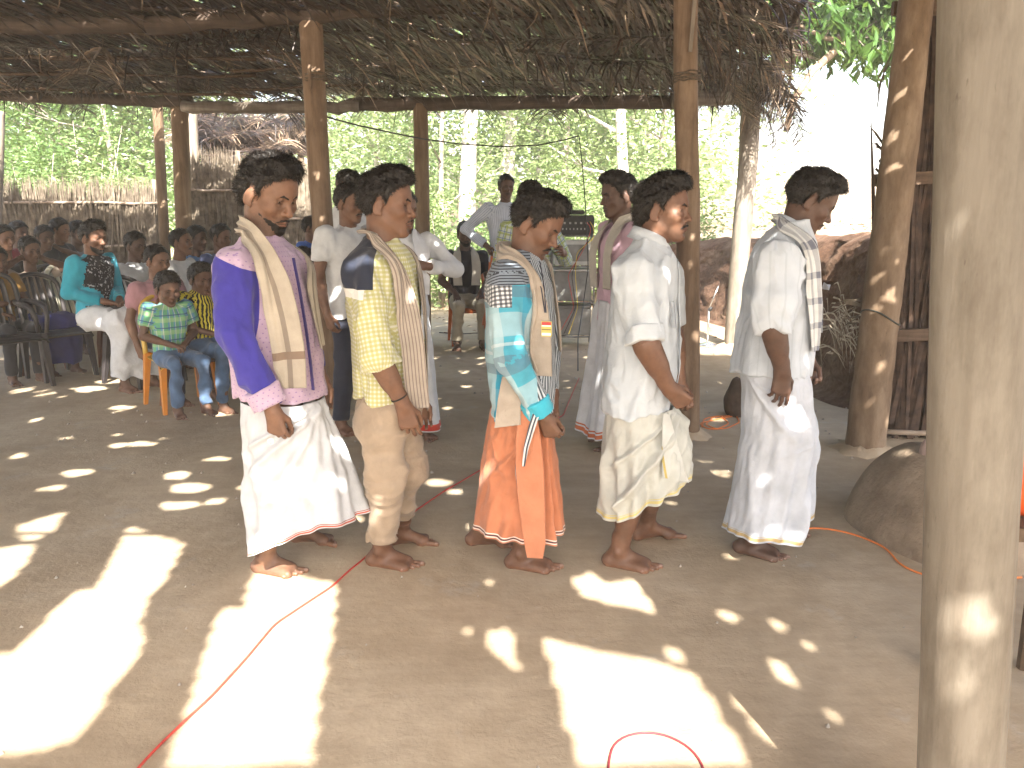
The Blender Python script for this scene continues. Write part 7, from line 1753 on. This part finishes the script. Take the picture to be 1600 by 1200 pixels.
def fences(fm, loose):
    gm = noisy('weathered_leaf', (.06, .046, .032), (.20, .165, .125), 14, .8, 0); dm = fm[0]; bm = noisy('dark_leaf', (.022, .014, .011), (.085, .052, .036), 14, .8, 0)
    a = at(-60, 400, 10.8); b = at(248, 400, 11.2)
    thatch_wall('palm_leaf_fence', (a[0], a[1]), (b[0], b[1]), 1.88, 'long grey-brown palm leaf fence behind the seated children at left', gm, 1, battens=(.55, .86))
    a = at(305, 400, 10.4); b = at(382, 400, 10.6)
    thatch_wall('palm_leaf_fence', (a[0], a[1]), (b[0], b[1]), 2.20, 'pale palm leaf screen right of the three far-left posts', gm, 2, dens=110, battens=(.45, .8))
    a = at(384, 400, 10.9); b = at(500, 400, 11.3)
    thatch_wall('palm_leaf_fence', (a[0], a[1]), (b[0], b[1]), 2.15, 'palm leaf screen behind the bearded man in purple', gm, 3, dens=110, battens=(.3, .65))
    # low hut roof beyond, hanging brown leaves
    r = empty('hut_roof', (*at(385, 250, 12.6)[:2], 0), 0, 'brown thatched hut roof beyond the screens at left', 'roof'); rr = random.Random(4); c = at(385, 250, 12.6)
    for i in range(46):
        o = bpy.data.objects.new('palm_frond', rr.choice(loose)); COL.objects.link(o); o.parent = r; px = rr.uniform(300, 480); t = rr.random(); p = at(px, 178+68*t, 12.6-.9*t)
        o.location = (p[0]-c[0], p[1]-c[1], p[2]+.1); o.rotation_euler = (rr.uniform(-.3, .3), rr.uniform(.1, .6), -1.57+rr.uniform(-.7, .7)); s = rr.uniform(.45, .75); o.scale = (s, s, s)
    G = Geo(); A = at(296, 176, 12.8)-c; B = at(478, 182, 12.8)-c; C_ = at(480, 236, 11.9)-c; D = at(300, 240, 11.9)-c
    A[2] += c[2]; B[2] += c[2]; C_[2] += c[2]; D[2] += c[2]
    nn = 12; V = []; 
    for i in range(nn):
        for j in range(nn): u, v = i/(nn-1), j/(nn-1); q = (A*(1-u)+B*u)*(1-v)+(D*(1-u)+C_*u)*v; V.append(q+np.array([0, 0, rr.gauss(0, .03)-.04]))
    link('thatch_layer', mesh_np('thatch_layer', np.array(V), grid_faces(nn, nn)), MATS['thatch_under'], r)
    for px in (325, 470):
        G = Geo(); a = at(px, 240, 12.0)-c; a[2] = 0; G.tube([(a[0], a[1], 0), (a[0], a[1], at(px, 235, 12.0)[2])], .05, 8); link('hut_post', G.mesh('hut_post', True), bpy.data.materials['post_wood_dark'], r)
    # dark side wall at the right
    a = at(1400, 400, 5.35); b = at(1640, 400, 5.2)
    w = thatch_wall('palm_leaf_wall', (a[0], a[1]), (b[0]+1.2, b[1]), 2.85, 'dark palm leaf wall between the leaning trunk and the near post', bm, 5, dens=150, battens=(.02,), thick=.14, cat='wall', w=.017)
    bt = bpy.data.materials['batten_wood']
    for (xa, ya, xb, yb) in ((1393, 14, 1500, 12), (1365, 282, 1500, 275), (1380, 525, 1500, 520)):
        G = Geo(); A = at(xa, ya, 5.15)-np.array(w.location); B = at(xb, yb, 5.12)-np.array(w.location); c = (A+B)/2; G.box(c, (np.linalg.norm(B-A), .04, .075), roty(math.atan2(A[2]-B[2], B[0]-A[0]))); link('batten', G.mesh('batten'), bt, w)
    # dry shreds sticking out left of the leaning trunk
    G = Geo(); rr = random.Random(8)
    for (px, py, dx, dy, n) in ((1396, 90, -25, 75, 7), (1385, 235, -22, -18, 3), (1380, 265, -8, -12, 2), (1350, 470, -45, 30, 8), (1340, 500, -30, 40, 6)):
        for i in range(n):
            A = at(px+rr.uniform(-4, 4), py+rr.uniform(-14, 14), 5.12); B = at(px+dx+rr.uniform(-8, 8), py+dy+rr.uniform(-25, 25), 5.05); M = (A+B)/2+np.array([-.02, 0, .03]); w2 = np.array([.005, 0, .006]); G.add([A-w2, A+w2, M+w2, M-w2, B], [(0, 1, 2, 3), (3, 2, 4)])
    o = link('leaf_shreds', G.mesh('leaf_shreds'), gm, w); o['kind'] = 'stuff'; o.location = -np.array(w.location)

# ---------------------------------------------------------------- gear and cables
def cable(pts, r, label, mat, z=None, name='cable', hang=False, cat='cable'):
    P_ = [gp(px, py) if z is None else at(px, py, q) for (px, py), q in zip(pts, z if z is not None else pts)]
    P_ = np.array(P_); L = np.r_[0, np.cumsum(np.linalg.norm(np.diff(P_, axis=0), axis=1))]; T = np.linspace(0, L[-1], max(30, int(L[-1]*30)))
    Q = np.stack([np.interp(T, L, P_[:, i]) for i in range(3)], 1)
    k = max(3, int(.12/(T[1]-T[0])))|1
    for i in range(3): Q[:, i] = np.convolve(np.pad(Q[:, i], k//2, 'edge'), np.ones(k)/k, 'valid')
    if z is None: Q[:, 2] = r*.8+.001+fbm(Q[:, 0], Q[:, 1], .8, 3, 1)*.006+fbm(Q[:, 0], Q[:, 1], 3.0, 2, 5)*.002
    b = Q[0].copy(); G = Geo(); G.tube(Q-b, r, 7); o = link(name, G.mesh(name, True), mat); o.location = b; prop(o, label, cat); return o
def gear():
    red = noisy('red_cord', (.42, .05, .04), (.50, .07, .05), 30, .5, 0); org = noisy('orange_cord', (.62, .17, .04), (.70, .22, .06), 30, .5, 0); blk = noisy('black_cord', (.015, .015, .015), (.03, .03, .03), 30, .5, 0); mg = noisy('dark_red_cord', (.16, .02, .03), (.22, .03, .04), 30, .5, 0)
    cable([(905, 590), (880, 650), (840, 672), (752, 735), (715, 757), (695, 768), (640, 806), (600, 845), (566, 876), (545, 892), (520, 916), (470, 948), (430, 975), (385, 1030), (330, 1090), (284, 1132), (250, 1165), (212, 1205), (190, 1240)], .0042, 'long red cord running from the row of men to the bottom left', red)
    cable([(1195, 851), (1222, 848), (1242, 836), (1262, 827), (1300, 830), (1340, 840), (1378, 856), (1392, 868), (1405, 885), (1438, 901), (1500, 912), (1600, 905)], .0045, 'orange cord curving from the leading walker behind the near post', org)
    cable([(1097, 668), (1100, 655), (1125, 650), (1140, 662), (1120, 671), (1102, 664), (1115, 652), (1150, 650), (1156, 660), (1135, 670), (1105, 671), (1092, 662), (1120, 656), (1160, 648), (1172, 640)], .0045, 'coiled orange cable on the floor beside the brown front post', org)
    cable([(948, 1240), (950, 1200), (954, 1172), (962, 1156), (985, 1146), (1015, 1143), (1045, 1149), (1070, 1163), (1090, 1180), (1100, 1200), (1106, 1240)], .0035, 'dark red looped cord in the bright patch at the bottom', mg)
    cable([(685, 520), (720, 522), (752, 520), (790, 512), (840, 520), (900, 528)], .006, 'black cord lying across the floor at the feet of the seated man', blk)
    p = [(500, 180), (560, 196), (625, 210), (660, 217), (720, 225), (780, 229), (840, 227), (880, 219), (905, 212)]
    cable(p, .007, 'thin black wire sagging from the front post towards the trees', blk, z=[6.0, 6.8, 7.6, 8.0, 8.5, 8.8, 9.0, 9.1, 9.2], cat='wire', name='wire')
    p = [(905, 212), (910, 260), (914, 310), (917, 360), (919, 420), (912, 470), (903, 530), (903, 580)]
    cable(p, .006, 'thin wire hanging straight down in front of the amplifier', blk, z=[9.2, 9.1, 9.0, 8.9, 8.9, 8.6, 7.6, 7.0], cat='wire', name='wire')
    # rack with amplifier
    mt = noisy('rack_metal', (.10, .10, .10), (.20, .19, .18), 20, .5, .1, 50); Y = 9.3
    x0 = at(862, 400, Y)[0]; x1 = at(926, 400, Y)[0]; r = empty('metal_rack', ((x0+x1)/2, Y, 0), 0, 'dark wire rack that carries the amplifier and the pale boxes', 'rack'); hw = (x1-x0)/2
    zt = at(0, 368, Y)[2]; zs = [.12, at(0, 470, Y)[2], at(0, 415, Y)[2], zt]
    for sx in (-1, 1):
        for sy in (-1, 1): G = Geo(); G.tube([(sx*hw, sy*.2, 0), (sx*hw, sy*.2, zt)], .011, 6); link('upright', G.mesh('upright', True), mt, r)
    for z in zs:
        G = Geo()
        for sy in (-1, 1): G.tube([(-hw, sy*.2, z), (hw, sy*.2, z)], .009, 5)
        for sx in (-1, 1): G.tube([(sx*hw, -.2, z), (sx*hw, .2, z)], .009, 5)
        for k in range(7): G.tube([(-hw+2*hw*(k+.5)/7, -.2, z), (-hw+2*hw*(k+.5)/7, .2, z)], .004, 4)
        link('shelf', G.mesh('shelf', True), mt, r)
    def boxy(nm, c, s, label, cat, mat, parts=()):
        o = empty(nm, c, 0, label, cat); g = bpy.data.meshes.new('casing'); import bmesh
        bm = bmesh.new(); bmesh.ops.create_cube(bm, size=1); bmesh.ops.scale(bm, vec=s, verts=bm.verts); bmesh.ops.bevel(bm, geom=bm.edges[:], offset=.012, segments=2, affect='EDGES'); bmesh.ops.translate(bm, vec=(0, 0, s[2]/2), verts=bm.verts); bm.to_mesh(g); bm.free(); link('casing', g, mat, o)
        for (n2, cc, ss, m2) in parts: G = Geo(); G.box(cc, ss); link(n2, G.mesh(n2), m2, o)
        return o
    bk = noisy('amp_black', (.012, .012, .013), (.03, .03, .032), 20, .5, .1); mid = noisy('amp_dial', (.25, .25, .24), (.4, .4, .38), 30, .4, 0); cx = (x0+x1)/2
    ah = at(0, 335, Y)[2]-zt-.02
    A = boxy('amplifier', (cx, Y, zt+.012), (hw*1.95, .36, ah), 'black amplifier on top of the rack with cables at its side', 'amplifier', bk, [('dial', (-.10+.06*i, -.186, ah*.6), (.022, .012, .022), mid) for i in range(5)]+[('switch', (-.12+.04*i, -.184, ah*.3), (.012, .01, .02), mid) for i in range(7)])
    M = boxy('mixer', (cx-.05, Y, zt+ah+.016), (hw*1.5, .30, .05), 'flat dark mixer lying on top of the amplifier', 'mixer', bk, [('fader', (-.12+.03*i, -.05+.02*(i % 3), .054), (.008, .02, .012), mid) for i in range(9)])
    pal = noisy('pale_casing', (.42, .42, .40), (.55, .55, .52), 9, .6, .05); gr = noisy('grey_casing', (.16, .16, .155), (.26, .26, .25), 9, .6, .05)
    boxy('loudspeaker', (cx, Y, zs[2]+.012), (hw*1.8, .34, zt-zs[2]-.06), 'pale box on the upper shelf of the rack', 'box', pal, [('front_grille', (0, -.174, (zt-zs[2]-.06)/2), (hw*1.5, .008, (zt-zs[2])*.55), gr)])
    boxy('battery_box', (cx, Y, zs[1]+.012), (hw*1.8, .34, zs[2]-zs[1]-.07), 'grey box on the middle shelf of the rack', 'box', gr, [('lid', (0, 0, zs[2]-zs[1]-.055), (hw*1.84, .35, .02), pal)])
    boxy('battery_box', (cx, Y, zs[0]+.012), (hw*1.8, .34, (zs[1]-zs[0])*.8), 'grey box on the lowest shelf of the rack', 'box', gr, [('lid', (0, 0, (zs[1]-zs[0])*.8+.015), (hw*1.84, .35, .02), gr)])
    for i, (c_, m_) in enumerate(((-1, red), (0, blk), (1, noisy('yellow_cord', (.6, .45, .05), (.65, .5, .08), 20, .5, 0)))):
        cable([(918+3*c_, 345), (926+2*c_, 356), (924+4*c_, 372), (905-4*c_, 395), (893+6*c_, 430), (900+3*c_, 480), (880+8*c_, 524)], .0038, ['red', 'black', 'yellow'][i]+' lead drooping from the amplifier down the rack', m_, z=[Y-.2, Y-.24, Y-.26, Y-.25, Y-.24, Y-.24, Y-.3])
    # microphone stand
    ch = N('chrome'); ch.color((.55, .56, .58)); ch.b.inputs['Metallic'].default_value = .9; ch.rough(.25); b = gp(1105, 540); r = empty('microphone_stand', b, 0, 'low chrome microphone stand with a round foot by the bank', 'microphone stand')
    G = Geo(); G.tube([(0, 0, 0), (0, 0, .014), (0, 0, .03), (0, 0, .045)], [.115, .115, .06, .02], 24); link('foot', G.mesh('foot', True), ch.m, r)
    G = Geo(); G.tube([(0, 0, .04), (0, 0, .42)], .011, 8); link('pole', G.mesh('pole', True), ch.m, r); G = Geo(); G.tube([(0, 0, .40), (.03, 0, .44)], .018, 8); link('clamp', G.mesh('clamp', True), bk, r)
    G = Geo(); G.tube([(.0, 0, .42), (.09, -.02, .68)], .008, 8); link('boom', G.mesh('boom', True), ch.m, r)
    # side pieces
    g = Geo()
# ---------------------------------------------------------------- build
ground(); bank()
posts()
R_, FM, LOOSE = roof()
fences(FM, LOOSE)
vegetation()
# added thin volume standing in for veiling glare, washes out the trees
g = Geo(); g.box((0, 210, 7), (560, 600, 17)); hz = link('glare_veil', g.mesh('glare_veil')); hz['kind'] = 'stuff'
hm = bpy.data.materials.new('glare_veil_air'); hm.use_nodes = True; ht = hm.node_tree; ht.nodes.clear(); ho = ht.nodes.new('ShaderNodeOutputMaterial'); hv = ht.nodes.new('ShaderNodeVolumePrincipled')
hv.inputs['Color'].default_value = (1, .97, .92, 1); hv.inputs['Density'].default_value = .0035; hv.inputs['Anisotropy'].default_value = 0.0; ht.links.new(hv.outputs[0], ho.inputs['Volume']); hz.data.materials.append(hm)
litter(); gear()
people_behind()
man1(); man2(); man3(); man4(); man5()
